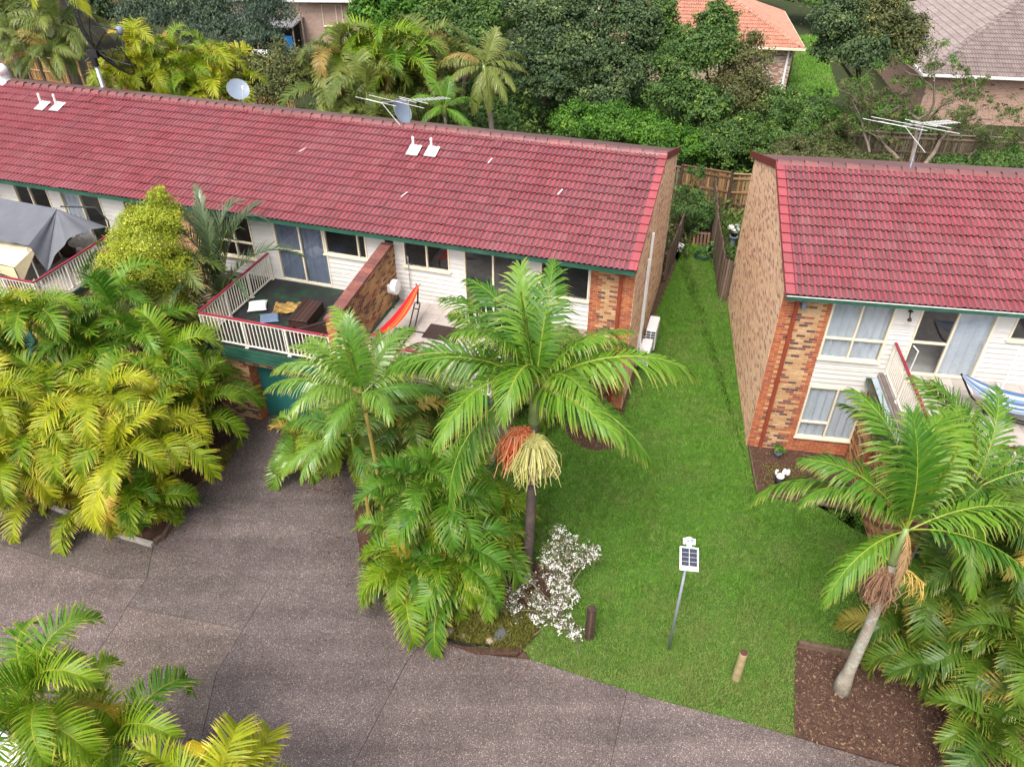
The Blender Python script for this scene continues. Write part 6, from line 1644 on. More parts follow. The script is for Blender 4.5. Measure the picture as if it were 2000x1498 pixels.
for x, y, z, *_ in fl2:
    p = Vector((x, y, z))
    for _k in range(2): tw.tube([p + Vector((rng.gauss(0, .14), rng.gauss(0, .14), -abs(rng.gauss(0, .12)))), p + Vector((rng.gauss(0, .06), rng.gauss(0, .06), .03))], [.007, .004], 3, 0, False)
tw.build('twigs', M['bark_pale'], fs)

# ---------------------------------------------------------------- edging, kerb, rocks, posts
def edge(name, label, cat, pts, w, h, mat, z=0.0, pieces=2.4):
    root = thing(name, label, cat, (pts[0][0], pts[0][1], 0), 0); o = root.location
    for a, b in zip(pts, pts[1:]):
        a = Vector((*a, 0)) - o; b = Vector((*b, 0)) - o; n = max(1, round((b - a).length / pieces))
        for i in range(n):
            p, q = a.lerp(b, i / n), a.lerp(b, (i + 1) / n); d = (q - p).normalized() * .006
            ob = MB().beam(p + d + Vector((0, 0, z + h / 2 - .03)), q - d + Vector((0, 0, z + h / 2 - .03)), w, h + .06).build('sleeper' if 'timber' in name else 'kerb_block' if 'kerb' in name else 'edging_board', M[mat], root)
            bevel_mesh(ob.data, .012)
    return root
edge('concrete_kerb', 'low concrete kerb along the front of the left palm bed', 'kerb', g2([(60, 976), (165, 1015), (238, 1048), (300, 1066)]), .13, .12, 'concrete', 0, 1.3)
edge('timber_edging', 'dark timber edge on the driveway side of the left palm bed', 'edging', g2([(303, 1062), (322, 1050), (348, 1008), (396, 948)]), .10, .16, 'sleeper', 0, 1.5)
edge('timber_edging', 'dark timber retaining edge behind the bark bed at the right', 'edging', g2([(1556, 1262), (1640, 1278), (1722, 1302), (1800, 1318)]), .10, .22, 'sleeper', 0, 1.6)
edge('bed_edging', 'thin edging boards round the bed below the right house window', 'edging', [tuple(RP(.06, -.05))[:2]] + g2([(1478, 968), (1590, 986), (1690, 1004)]), .05, .14, 'sleeper', 0, 2.0)
edge('timber_edging', 'low timber edge behind the flowering shrub', 'edging', g2([(1004, 1118), (1050, 1132), (1078, 1146)]), .08, .18, 'sleeper', 0, 1.2)
blk = MB().add(*[[tuple(p) + (0.05,) for p in g2([(268, 1060), (302, 1062), (298, 1076), (272, 1072)])], [(0, 1, 2, 3)]])
ce = thing('edging_strip', 'curved black plastic strip around the front of the island bed', 'edging', g(780, 1195), 0); o = ce.location
ar = [g(u, v, .07) - o for u, v in ((785, 1192), (815, 1222), (855, 1246), (905, 1260), (960, 1262))]
for a, b in zip(ar, ar[1:]): MB().beam(a, b, .02, .16).build('strip', M['black'], ce)
rng = random.Random(77)
def rock(u, v, sz, label, seed, mat='rock'):
    r_ = thing('rock', label, 'rock', g(u, v, .03), 0, 'rocks on the edge of the island bed')
    bm2 = bmesh.new(); bmesh.ops.create_icosphere(bm2, subdivisions=2, radius=.5)
    q = random.Random(seed); off = [Vector((q.gauss(0, 1), q.gauss(0, 1), q.gauss(0, 1))).normalized() for _ in range(7)]
    for v_ in bm2.verts:
        s = 1 - sum(max(0, v_.co.normalized().dot(f) - .55) * .5 for f in off); v_.co *= s; v_.co.z = v_.co.z * .6 + .12
    me = bpy.data.meshes.new('stone'); bm2.to_mesh(me); bm2.free(); me.materials.append(M[mat])
    inst('stone', me, r_, (0, 0, 0), (0, 0, q.uniform(0, 6)), sz)
M['rock_dark'] = m_plain('rock_dark', (0.10, 0.10, 0.11), .85, .2, .35, 5, bump=.4)
rock(858, 1222, .26, 'tan rock at the front left of the island bed', 1)
rock(878, 1236, .36, 'largest tan rock beside the black edging strip', 2)
rock(905, 1244, .22, 'small tan rock in the middle of the island bed edge', 3)
rock(958, 1254, .30, 'pale tan rock below the dark grey one', 4)
rock(980, 1240, .42, 'dark grey rock in the yellow ground cover', 5, 'rock_dark')
rock(835, 1210, .22, 'small rock tucked under the palm fronds', 6)
bo = thing('bollard', 'round pale log bollard with a dark sawn top on the lawn', 'bollard', g(1437, 1325), 0)
MB().lathe([(.105, -.05), (.10, .1), (.095, .6), (.092, 1.02), (.085, 1.04)], (0, 0, 0), 16).build('log', M['log'], bo, smooth=False)
MB().lathe([(.084, 1.041), (.082, 1.05), (.04, 1.056)], (0, 0, 0), 16).build('sawn_top', M['log_end'], bo)
po = thing('wooden_post', 'dark squared wooden post on the lawn beside the white shrub', 'post', g(1150, 1247), R_(20))
bevel_mesh(MB().box(-.09, -.09, -.05, .09, .09, 1.22).build('post', M['post_dark'], po).data, .015)
MB().box(-.075, -.0925, .03, -.02, -.0905, 1.18).build('pale_side', M['sleeper'], po)
sl = thing('solar_light', 'solar lamp on a thin galvanised pole standing on the lawn', 'lamp', g(1306, 1267), 0)
MB().tube([(0, 0, -.05), (0, 0, 3.30)], .032, 10).build('pole', M['galv'], sl, smooth=True)
pn = MB().box(-.20, -.27, -.015, .20, .27, .015)
pan = inst('panel', bevel_mesh(pn.mesh('panel', M['white']), .008), sl, (.02, -.03, 3.34), (R_(18), 0, R_(-8)))
M['cell'] = m_plain('cell', (0.03, 0.035, 0.06), .18, .6, .2)
for ix in (-1, 1):
    for iy in range(4): MB().box(ix * .085 - .08, -.17 + iy * .102, .0155, ix * .085 + .08, -.17 + iy * .102 + .096, .019).build('solar_cell', M['cell'], pan)
MB().box(-.05, .27, -.02, .05, .36, .03).lathe([(.07, -.05), (.10, -.01), (.10, .03), (.06, .07), (.02, .08)], (0, .40, .0), 14).box(-.13, .33, -.03, -.09, .46, .03).box(.09, .33, -.03, .13, .46, .03).build('lamp_head', M['white'], pan)
MB().lathe([(.03, .06), (.035, .085), (.01, .095)], (-.03, .37, 0), 8).lathe([(.03, .06), (.035, .085), (.01, .095)], (.045, .39, 0), 8).build('sensor', M['grey_blue'], pan)
pav = thing('paver_strip', 'strip of mossy dark pavers between the forecourt and the parking bay', 'paving', g(-60, 1345), 0); o = pav.location
pm = bevel_mesh(MB().box(0, 0, -.04, .225, .112, .03).mesh('paver', M['paver']), .008)
a, b = g(-80, 1352), g(215, 1450); d = (b - a).normalized(); n_ = Vector((d.y, -d.x, 0)); ang = math.atan2(d.y, d.x)
for r in range(3):
    x = 0.0
    while x < (b - a).length:
        inst('paver', pm, pav, a - o + d * (x + .11 * (r % 2)) + n_ * (r * .12 + .12) + Vector((0, 0, rng.uniform(-.004, .004))), (rng.gauss(0, .01), 0, ang)); x += .235

# pot and ornament in the house bed
pp = thing('potted_plant', 'small grey pot with a green plant against the right house wall', 'potted plant', g(1518, 892, .05), 0)
MB().lathe([(.08, 0), (.12, .18), (.13, .20), (.115, .20), (.10, .15)], (0, 0, 0), 14).build('pot', M['grey_blue'], pp, smooth=True)
leaves('foliage', [(0, 0, .30, .15, .15, .11)], 260, .13, 'leaf_bright', 410, pp, sprig=20, aspect=.25)
orn = thing('swan_ornament', 'white garden ornament with raised wings on a dark pot in the house bed', 'ornament', g(1521, 945, .05), 0)
MB().lathe([(.10, 0), (.15, .12), (.15, .25), (.12, .26), (.11, .2)], (0, 0, 0), 14).build('pot', M['black'], orn, smooth=True)
MB().lathe([(.02, -.07), (.11, -.03), (.13, .02), (.08, .07), (.02, .09)], (-.03, -.02, .33), 12).tube([(-.12, 0, .36), (-.18, .0, .46), (-.17, 0, .56), (-.12, -.02, .56)], [.04, .035, .035, .02], 8).build('body', M['white'], orn, smooth=True)
for sx in (0, .10): MB().lathe([(.02, -.1), (.07, -.02), (.06, .08), (.02, .15)], (.08 + sx, .03 - sx * .2, .43), 10).build('wing', M['white'], orn, smooth=True)

# ---------------------------------------------------------------- roof and wall fittings that can be taken off
def local(f, rot, s, t, z, name, label, cat, group=None): return thing(name, label, cat, f(s, t, z), rot, group)
M['ac_grille'] = m_plain('ac_grille', (0.05, 0.06, 0.07), .6, .3, .2)
def air_con(s, t, z, label, w=.36, l=.85, h=.62):
    r_ = local(LP, LROT, s, t, z, 'air_conditioner', label, 'air conditioner', 'outdoor units on the side wall')
    bevel_mesh(MB().box(0, 0, 0, w, l, h).build('casing', M['white'], r_).data, .02)
    MB().box(.03, -.006, .03, w - .03, .02, h - .06).build('grille', M['ac_grille'], r_)
    for i in range(8):
        z0 = .03 + i * (h - .09) / 7
        MB().box(.02, -.014, z0 - .012, w - .02, -.004, z0 + .012).build('fin', M['white'], r_)
    MB().box(w * .5 - .012, -.015, .03, w * .5 + .012, -.004, h - .06).build('fin', M['white'], r_)
    fan = MB()
    for k in range(4): 
        rr_ = .07 + k * .05; fan.tube([(w + .012, l * .5 + rr_ * math.cos(a), h * .5 + rr_ * math.sin(a)) for a in [i * math.pi / 10 for i in range(21)]], .005, 4, 0, False)
    fan.build('fan_guard', M['grey_blue'], r_)
    for y in (.12, l - .12): MB().box(-.18, y - .02, -.05, w - .02, y + .02, -.006).build('bracket', M['white_dirty'], r_)
    return r_
air_con(.20, 3.25, .35, 'further white air conditioner unit on the side wall of the long house', h=.85, l=.95)
air_con(.14, 2.22, .30, 'nearer white air conditioner unit with dark slots on the side wall of the long house')
cd = local(LP, LROT, .05, 0, 0, 'pipe_cover', 'white pipe cover running down the side wall to the air conditioners', 'pipe cover')
MB().box(-.03, 3.02, 1.4, .05, 3.12, 5.0).box(-.03, 2.72, .5, .05, 2.80, 4.2).build('duct', M['white'], cd)
MB().tube([(0, 3.07, 1.4), (.02, 2.9, 1.1), (.08, 2.6, .75)], .035, 8).tube([(0, 2.76, .5), (.06, 2.6, .4)], .03, 8).tube([(0, 2.2, 1.6), (.04, 2.1, .8), (.06, 2.25, .25)], .02, 6).build('hose', M['white_dirty'], cd)
fu = local(LP, LROT, -26.72, 4.6, 7.0, 'roof_flue', 'white flue with a domed cowl at the left end of the ridge', 'flue')
MB().lathe([(.30, -.4), (.30, .15), (.22, .2), (.22, .35)], (0, 0, 0), 16).build('pipe', M['white'], fu, smooth=True)
MB().lathe([(.24, .35), (.33, .45), (.34, .6), (.24, .72), (.06, .78)], (0, 0, 0), 16).build('cowl', M['white'], fu, smooth=True)

def _mesh_mat():
    t = NT('dish_mesh'); tr = t.n('BsdfTransparent'); t.done((0.02, 0.018, 0.018), .6, .2)
    mx = t.n('MixShader'); mx.inputs[0].default_value = .72
    t.l(tr.outputs[0], mx.inputs[1]); t.l(t.p.outputs[0], mx.inputs[2]); t.l(mx.outputs[0], t.out.inputs['Surface']); return t.mat
M['dish_mesh'] = _mesh_mat()
def dish(root, c, axis, R, depth, mat, rim, ribs=0, feed=None, name='dish'):
    q = Vector(axis).normalized().to_track_quat('Z', 'Y'); m = MB(); c = Vector(c)
    T = lambda p: c + q @ Vector(p)
    m.grid(lambda i, j: T((R * j * math.cos(i * 6.28318), R * j * math.sin(i * 6.28318), depth * j * j)), 36, 8)
    d = m.build(name, mat, root, smooth=True)
    rm = MB().tube([T((R * math.cos(a), R * math.sin(a), depth)) for a in [i * 2 * math.pi / 40 for i in range(41)]], R * .014, 6, 0, False); rm.build('rim', rim, d)
    if ribs:
        for k in range(ribs):
            a = 2 * math.pi * k / ribs
            MB().tube([T((R * j * math.cos(a), R * j * math.sin(a), depth * j * j - .03)) for j in (.08, .3, .55, .8, 1.0)], R * .013, 5).build('rib', rim, d)
        for f in (.35, .68): MB().tube([T((R * f * math.cos(a), R * f * math.sin(a), depth * f * f - .02)) for a in [i * 2 * math.pi / 36 for i in range(37)]], R * .007, 4, 0, False).build('hoop', rim, d)
    return d, T
bd = local(LP, LROT, -27.3, 10.75, 0, 'satellite_dish', 'very large black mesh satellite dish on a grey pole behind the left roof', 'satellite dish')
bd.rotation_euler = (0, 0, 0)
hub = atY(180, 104, bd.location.y) - bd.location
MB().tube([(hub.x, 0, 0), (hub.x, 0, hub.z - .3)], .095, 12).build('pole', M['galv'], bd, smooth=True)
MB().tube([(hub.x, 0, hub.z - .6), (hub.x, 0, hub.z - .05)], .14, 10).box(hub.x - .22, -.12, hub.z - .2, hub.x + .25, .2, hub.z + .12).tube([(hub.x - .35, -.2, hub.z - .35), (hub.x + .1, .1, hub.z)], .05, 6).build('mount', M['black'], bd)
for z in (2.0, 3.6, 5.0): MB().lathe([(.105, 0), (.105, .05)], (hub.x, 0, z), 12).build('band', M['black'], bd)
ax = Vector((.62, .66, .42)).normalized()
dd_, T = dish(bd, Vector((hub.x, 0, hub.z)) + ax * .25, ax, 1.72, .52, M['dish_mesh'], M['black'], 12)
fp = T((0, 0, 1.45))
MB().lathe([(.10, -.18), (.17, -.1), (.17, .12), (.08, .2)], fp, 12).build('feed', M['grey_blue'], bd, smooth=True)
for a in (0.6, 2.2, 3.8, 5.4): MB().tube([T((1.5 * math.cos(a), 1.5 * math.sin(a), .4)), fp], .018, 5).build('strut', M['black'], bd)
sd = local(LP, LROT, -15.85, 4.9, 6.75, 'satellite_dish', 'small pale grey satellite dish on a short pole on the ridge', 'satellite dish')
sd.rotation_euler = (0, 0, 0)
MB().tube([(0, 0, -.2), (0, 0, .75)], .03, 8).build('pole', M['galv'], sd)
ax = Vector((.42, -.62, .66))
d2_, T2 = dish(sd, (-.05, .0, .85), ax, .40, .09, M['grey_blue'], M['galv'])
MB().tube([T2((0, -.42, .08)), T2((.05, -.2, .55))], .014, 5).lathe([(.04, -.05), (.04, .06)], T2((.05, -.2, .55)), 8).build('feed', M['white'], sd)
def antenna(root, c, boom, elem, n_dir, mast_from):
    c, boom, elem = Vector(c), Vector(boom), Vector(elem)
    MB().tube([mast_from, c], .022, 8).build('mast', M['galv'], root)
    MB().beam(c - boom * .42, c + boom * .58, .03, .03).build('boom', M['metal'], root)
    for f, l in ((-.40, .55), (-.18, 1.0), (.08, .52), (.0, .30)):
        MB().tube([c + boom * f - elem * l * .5, c + boom * f + elem * l * .5], .010, 5).build('element', M['lead'], root)
    p = c - boom * .42
    MB().tube([p - elem * .45, p + elem * .04, p + elem * .34 + Vector((0, 0, -.62))], .010, 5).build('element', M['lead'], root)
    for i in range(n_dir):
        f = .14 + .43 * i / (n_dir - 1)
        MB().tube([c + boom * f - elem * .085, c + boom * f + elem * .085], .007, 4).build('director', M['lead'], root)
an = local(LP, LROT, -9.3, 5.2, 6.7, 'tv_antenna', 'television antenna above the ridge in the middle of the long roof', 'antenna'); an.rotation_euler = (0, 0, 0)
top = atY(797, 197, an.location.y) - an.location
antenna(an, (top.x, 0, top.z), (2.3, .55, 0), (2.1, -1.45, 0), 9, (top.x, 0, -.1))
sd2 = local(LP, LROT, -9.55, 5.25, 6.7, 'satellite_dish', 'small grey dish below the middle television antenna', 'satellite dish'); sd2.rotation_euler = (0, 0, 0)
MB().tube([(0, 0, -.1), (0, 0, .55)], .025, 8).build('pole', M['galv'], sd2)
dish(sd2, (0, -.02, .62), (.80, -.40, .45), .44, .09, M['grey_blue'], M['galv'])
an2 = local(RP, RROT, 4.35, 5.9, 6.9, 'tv_antenna', 'television antenna with long bars on a mast behind the right ridge', 'antenna'); an2.rotation_euler = (0, 0, 0)
top = atY(1804, 243, an2.location.y) - an2.location
antenna(an2, (top.x, 0, top.z), (1.75, .42, 0), (2.05, -1.5, 0), 9, (top.x, 0, -.1))
MB().tube([(top.x, 0, .55), (top.x + .22, .1, -.05)], .014, 5).tube([(top.x, 0, .55), (top.x - .12, -.3, -.02)], .014, 5).build('stay', M['galv'], an2)
hr = local(LP, LROT, -7.735, -.62, 3.72, 'hose_reel', 'white hose reel hung on the brick wing wall', 'hose reel')
MB().box(-.01, -.16, -.12, .06, -.02, .14).build('bracket', M['white'], hr)
rm_ = Matrix.Rotation(math.pi / 2, 4, 'Y')
me = MB().lathe([(.05, -.02), (.24, 0), (.25, .03), (.25, .17), (.24, .20), (.05, .22)], (0, 0, 0), 24).mesh('drum', M['white']); inst('drum', me, hr, (.06, .06, 0), (0, math.pi / 2, 0))
MB().tube([(.1, -.12, -.05), (.09, -.10, -.4), (.08, -.02, -.78)], .018, 6).tube([(.14, .26, -.05), (.10, .34, -.4), (.06, .40, -.75)], .014, 6).build('hose', M['green_dark'], hr)

# ---------------------------------------------------------------- things on the decks
def cushion(s, t, z, sx, sy, h, label, mat, rot):
    r_ = local(LP, LROT, s, t, z, 'cushion', label, 'cushion', 'cushions on the worn deck'); r_.rotation_euler = (0, 0, LROT + R_(rot))
    def f(i, j, sgn):
        x, y = 2 * i - 1, 2 * j - 1; p = max(0, (1 - x ** 4) * (1 - y ** 4)) ** .5; pin = 1 - .10 * (1 - abs(x) ** 3) * abs(y) ** 6 - 0; pj = 1 - .10 * (1 - abs(y) ** 3) * abs(x) ** 6
        return (x * sx / 2 * pj, y * sy / 2 * pin, h / 2 + sgn * h / 2 * p)
    MB().grid(lambda i, j: f(i, j, 1), 14, 14).grid(lambda i, j: f(1 - i, j, -1), 14, 14).build('cover', mat, r_, smooth=True)
cushion(-11.92, -1.92, DZ + .01, .62, .62, .17, 'white square cushion lying on the worn green deck', M['white'], 28)
cushion(-11.22, -2.38, DZ + .01, .62, .58, .07, 'slate blue flat cushion lying on the worn green deck', m_plain('slate', (0.13, 0.18, 0.27), .8, .2, .15, 6), 30)
mt = local(LP, LROT, -11.0, -1.68, DZ + .012, 'cardboard_mat', 'crumpled tan mat lying beside the white cushion', 'mat'); mt.rotation_euler = (0, 0, LROT + R_(20))
M['mat_tan'] = m_plain('mat_tan', (0.30, 0.19, 0.06), .85, .15, .45, 4)
MB().grid(lambda i, j: (-.42 + .84 * i, -.34 + .68 * j, .03 + .035 * math.sin(i * 13 + j * 4) * math.cos(j * 9) + .02 * math.sin(i * 30)), 18, 14).build('sheet', M['mat_tan'], mt)
MB().grid(lambda i, j: (-.25 + .6 * i, -.38 + .5 * j, .075 + .02 * math.sin(i * 9 + j * 14)), 10, 10).build('fold', M['mat_tan'], mt)
M['chest'] = m_pieces('chest', [(0.045, 0.022, 0.018), (0.06, 0.03, 0.024), (0.035, 0.018, 0.015)], .45, .4, 14, .4, (1, 8, 8))
ch = local(LP, LROT, -10.02, -2.10, DZ + .01, 'coffee_table', 'dark brown slatted low table standing on the worn deck', 'table'); ch.rotation_euler = (0, 0, LROT + R_(4))
for i in range(5): bevel_mesh(MB().box(-.33 + i * .134, -.62, .34, -.33 + i * .134 + .128, .62, .38).build('slat', M['chest'], ch).data, .006)
MB().box(-.31, -.58, .04, .32, .58, .335).build('body', M['chest'], ch)
for x in (-.30, .31):
    for y in (-.57, .57): MB().box(x - .03, y - .03, 0, x + .03, y + .03, .34).build('leg', M['chest'], ch)
bench = local(LP, LROT, -9.35, -3.25, DZ + .01, 'broken_bench', 'dark timber pieces of a broken bench leaning by the deck rail', 'bench')
for p, q in (((-.95, .7, .05), (-.55, .05, .32)), ((-.55, .05, .30), (.62, .55, .62)), ((-.4, .1, .12), (.6, .5, .18)), ((.1, .35, .0), (.1, .35, .45))): MB().beam(p, q, .09, .045).build('board', M['chest'], bench)
MB().hexa([(-.50, .02, 0), (.62, .50, 0), (.62, .53, 0), (-.50, .05, 0), (-.50, .02, .26), (.62, .50, .56), (.62, .53, .56), (-.50, .05, .26)]).build('panel', M['chest'], bench)

M['h_red'] = m_plain('h_red', (0.52, 0.02, 0.025), .8, .15, .1)
M['h_orange'] = m_plain('h_orange', (0.58, 0.11, 0.02), .8, .15, .1)
M['h_yellow'] = m_plain('h_yellow', (0.60, 0.24, 0.04), .8, .15, .1)
M['h_blue'] = m_plain('h_blue', (0.07, 0.13, 0.24), .8, .15, .1)
M['h_white'] = m_plain('h_white', (0.40, 0.44, 0.49), .8, .15, .1)
M['h_pale'] = m_plain('h_pale', (0.16, 0.23, 0.33), .8, .15, .1)
def hammock(root, A, B, sag, width, mats, order, gather=.06):
    A, B = Vector(A), Vector(B); d = B - A; side_ = Vector((-d.y, d.x, 0)).normalized(); n = len(order)
    for k, mi in enumerate(order):
        def f(i, j):
            w = gather + (width - gather) * math.sin(math.pi * min(max(i, 0), 1)) ** .55
            y = (k + j) / n - .5
            p = A + d * i + side_ * y * w
            p.z -= sag * 4 * i * (1 - i) * (1 - .9 * y * y) + 0; return p
        MB().grid(f, 20, 2).build('stripe', M[mats[mi]], root, smooth=True)
hm = local(LP, LROT, 0, 0, 0, 'hammock', 'red and orange striped hammock on the tiled deck behind the tall palm', 'hammock')
hm.location = LP(-6.75, -2.2, DZ + .014)
cL = lambda s, t, z: Vector((s + 6.75, t + 2.2, z - DZ - .014))
hammock(hm, cL(-6.62, -.85, 4.12), cL(-6.98, -3.55, 3.85), .42, .36, ['h_red', 'h_orange', 'h_yellow'], [0, 0, 0, 1, 0, 2, 0, 1, 0, 0])
st_ = local(LP, LROT, -6.75, -2.2, DZ + .014, 'hammock_stand', 'black steel stand of the red hammock', 'hammock stand')
s_ = MB()
for o in (-.09, .09):
    s_.tube([cL(-6.62 + o, -1.1, 3.45), cL(-6.60 + o, -1.6, 3.02), cL(-6.62 + o, -2.4, 2.98), cL(-6.7 + o, -3.3, 3.0)], .022, 6)
s_.tube([cL(-6.71, -1.1, 3.45), cL(-6.70, -1.02, 3.55), cL(-6.60, -.99, 3.58), cL(-6.53, -1.02, 3.55), cL(-6.53, -1.1, 3.45)], .022, 6)
s_.tube([cL(-6.71, -1.12, 3.40), cL(-6.53, -1.12, 3.40)], .018, 6)
s_.tube([cL(-6.62, -1.0, 3.5), cL(-6.62, -.86, 4.1)], .026, 6).tube([cL(-6.70, -.84, 4.16), cL(-6.66, -.86, 4.10), cL(-6.58, -.86, 4.10), cL(-6.54, -.84, 4.16)], .014, 5)
s_.tube([cL(-7.1, -1.75, 2.97), cL(-6.1, -1.72, 2.97)], .022, 6).tube([cL(-7.1, -3.2, 2.97), cL(-6.2, -3.2, 2.97)], .022, 6)
s_.tube([cL(-6.75, -3.3, 3.0), cL(-6.98, -3.6, 3.82)], .024, 6)
s_.build('frame', M['black'], st_)
dm = local(LP, LROT, -5.6, -1.55, DZ + .016, 'door_mat', 'dark brown rug on the tiled deck behind the palm fronds', 'rug')
bevel_mesh(MB().box(-.55, -.4, 0, .55, .4, .02).build('pile', M['chest'], dm).data, .006)
wr = local(LP, LROT, -7.25, -.10, DZ + .5, 'wall_rod', 'thin grey rod hanging on the white boards beside the wing wall', 'rod')
MB().tube([(0, 0, 0), (0, 0, 1.15)], .014, 6).lathe([(.03, 1.1), (.03, 1.2)], (0, 0, 0), 8).build('rod', M['galv'], wr)
# right deck
hm2 = local(RP, RROT, 5.2, -1.6, RDZ, 'hammock', 'blue and white striped hammock on the right deck', 'hammock')
cR = lambda s, t, z: Vector((s - 5.2, t + 1.6, z - RDZ))
hammock(hm2, cR(4.62, -1.30, 4.28), cR(7.3, -2.1, 4.35), .62, 1.0, ['h_blue', 'h_white', 'h_pale'], [0, 1, 2, 1, 0, 1, 0, 2, 1, 0])
s2 = local(RP, RROT, 5.2, -1.6, RDZ, 'hammock_stand', 'black steel stand of the blue hammock', 'hammock stand')
m = MB().tube([cR(4.60, -1.26, 4.30), cR(5.0, -1.36, 3.7), cR(5.45, -1.48, 3.32)], .028, 6)
for o in (-.07, .07): m.tube([cR(5.30, -1.45 + o, 3.45), cR(5.5, -1.52 + o, 3.30), cR(6.4, -1.85 + o, 3.30), cR(7.0, -2.0 + o, 3.32)], .022, 6)
m.tube([cR(5.35, -1.9, 3.30), cR(5.5, -1.05, 3.30)], .022, 6).tube([cR(6.95, -2.4, 3.30), cR(7.1, -1.6, 3.30)], .022, 6).tube([cR(7.0, -2.0, 3.3), cR(7.35, -2.1, 4.36)], .028, 6)
m.build('frame', M['black'], s2)
ca = local(RP, RROT, 5.8, -.45, RDZ, 'clothes_airer', 'white folding clothes airer against the right weatherboard wall', 'clothes airer')
m = MB()
for x in (-.42, .42):
    m.tube([(x, .05, .06), (x, .12, 1.42)], .016, 6)
    m.tube([(x, -.32, .03), (x, .32, .03)], .022, 6).tube([(x, -.3, .03), (x, .04, .12)], .014, 6)
for z in (.10, .62, 1.42): m.tube([(-.42, .06 + z * .04, z), (.42, .06 + z * .04, z)], .014, 6)
m.build('frame', M['white'], ca)
br = local(RP, RROT, 3.78, -.25, RDZ, 'folding_rack', 'small white bent tube rack by the left side of the right sliding door', 'rack')
MB().tube([(-.08, .16, 1.02), (0, -.06, 1.0), (.06, .14, .03)], .018, 6).tube([(.06, .14, .03), (.0, -.3, .03)], .018, 6).build('frame', M['white'], br)
pc = local(RP, RROT, 4.25, -3.3, RDZ, 'storage_tub', 'dark green storage tub behind the palm on the right deck', 'tub')
MB().lathe([(.22, 0), (.28, .3), (.30, .32), (.27, .32), (.24, .05)], (0, 0, 0), 18).build('body', M['green_dark'], pc)

# gazebo over the left deck
gz_ = local(LP, LROT, -21.5, -1.6, DZ, 'gazebo', 'grey tarpaulin and cream awning stretched over a frame on the left deck', 'gazebo')
cG = lambda s, t, z: Vector((s + 21.5, t + 1.6, z - DZ))
M['tarp'] = m_plain('tarp', (0.12, 0.125, 0.145), .55, .3, .18, 1.2)
M['awning'] = m_plain('awning', (0.66, 0.56, 0.36), .8, .15, .1)
rl, ap, fe, fl_, rc, tp_ = cG(-24.0, -.85, 5.0), cG(-19.83, -1.08, 5.0), cG(-19.70, -2.75, 4.45), cG(-24.0, -2.75, 4.35), cG(-18.50, -.55, 4.25), cG(-19.30, -2.80, 3.55)
def sheet(a, b, c, d, amp, fu, fv, nu=24, nv=16, hem=0):
    return lambda i, j: (a.lerp(b, i).lerp(d.lerp(c, i), j)) + Vector((0, 0, amp * math.sin(i * fu + j * 2) * math.sin(j * 3.14) + amp * .6 * math.sin(i * fu * 2.3 + j * fv) * j - .10 * math.sin(i * 3.14) * math.sin(j * 3.14)))
tarp = MB().grid(sheet(rl, ap, fe, fl_, .035, 17, 5), 40, 14)
def gable(i, j):
    e = fe.lerp(tp_, min(1, j * 1.25)) if j < .8 else tp_
    hemp = rc.lerp(tp_, i) + Vector((0, 0, .42 * math.sin(i * 3.14)))
    p = ap.lerp(hemp if True else e, j)
    edge_ = ap.lerp(tp_, j) if False else None
    out = Vector((math.cos(i * 15) * .05 * j, 0, 0))
    return p + out
def gable2(i, j):
    start = rc.lerp(tp_, i)
    hemp = start + Vector((-.1 * math.sin(i * 3.14), 0, .40 * math.sin(i * 3.14)))
    tri = ap if i < .999 else ap
    p = ap.lerp(hemp, j)
    return p + Vector((.045 * math.sin(i * 22) * j, .03 * math.cos(i * 17) * j, 0))
tarp.grid(gable2, 30, 14)
tarp.grid(lambda i, j: ap.lerp(fe, i).lerp(ap.lerp(tp_, i), j) + Vector((.02 * math.sin(j * 9), 0, 0)), 12, 8)
tarp.build('tarpaulin', M['tarp'], gz_, smooth=True)
a1, a2, a3, a4 = cG(-24.0, -2.45, 4.30), cG(-19.75, -2.55, 4.25), cG(-19.95, -3.35, 3.92), cG(-24.0, -3.35, 3.98)
aw = MB().grid(sheet(a1, a2, a3, a4, .015, 9, 3), 24, 8)
aw.grid(lambda i, j: a4.lerp(a3, i) + Vector((0, -.04, -(.18 + .42 * max(0, i - .45) ** 1.6 * 1.8) * j)), 24, 4)
aw.grid(lambda i, j: a2.lerp(a3, i) + Vector((.03 * j, 0, -.62 * j * (0.15 + .85 * i))), 8, 6)
aw.build('awning', M['awning'], gz_, smooth=True)
for s, t, z in ((-19.75, -.7, 4.95), (-19.85, -2.75, 4.35), (-23.6, -.7, 4.95), (-23.6, -2.75, 4.3)): MB().tube([cG(s, t, DZ), cG(s, t, z)], .025, 6).build('pole', M['white'], gz_)
MB().tube([cG(-19.83, -.9, 5.0), cG(-18.9, -.35, 4.85), cG(-18.55, -.35, 4.4), cG(-18.55, -.4, 4.1)], .03, 6).build('pole', M['black'], gz_)
tb = local(LP, LROT, -19.6, -.75, DZ + .01, 'outdoor_table', 'round grey table beneath the tarpaulin on the left deck', 'table')
MB().lathe([(.45, .68), (.47, .70), (.47, .72), (.1, .73)], (0, 0, 0), 20).build('top', M['concrete'], tb)
MB().tube([(0, 0, .02), (0, 0, .68)], .04, 8).lathe([(.25, 0), (.05, .05)], (0, 0, 0), 12).build('leg', M['black'], tb)
brl = local(LP, LROT, -20.5, -.7, DZ + .01, 'barrel', 'brown wooden barrel beneath the tarpaulin', 'barrel')
MB().lathe([(.22, 0), (.28, .2), (.29, .35), (.27, .52), (.22, .68), (.2, .68)], (0, 0, 0), 18).build('staves', M['chest'], brl)
for z, r in ((.12, .262), (.55, .272)): MB().lathe([(r, 0), (r, .05)], (0, 0, z), 18).build('hoop', M['post_dark'], brl)
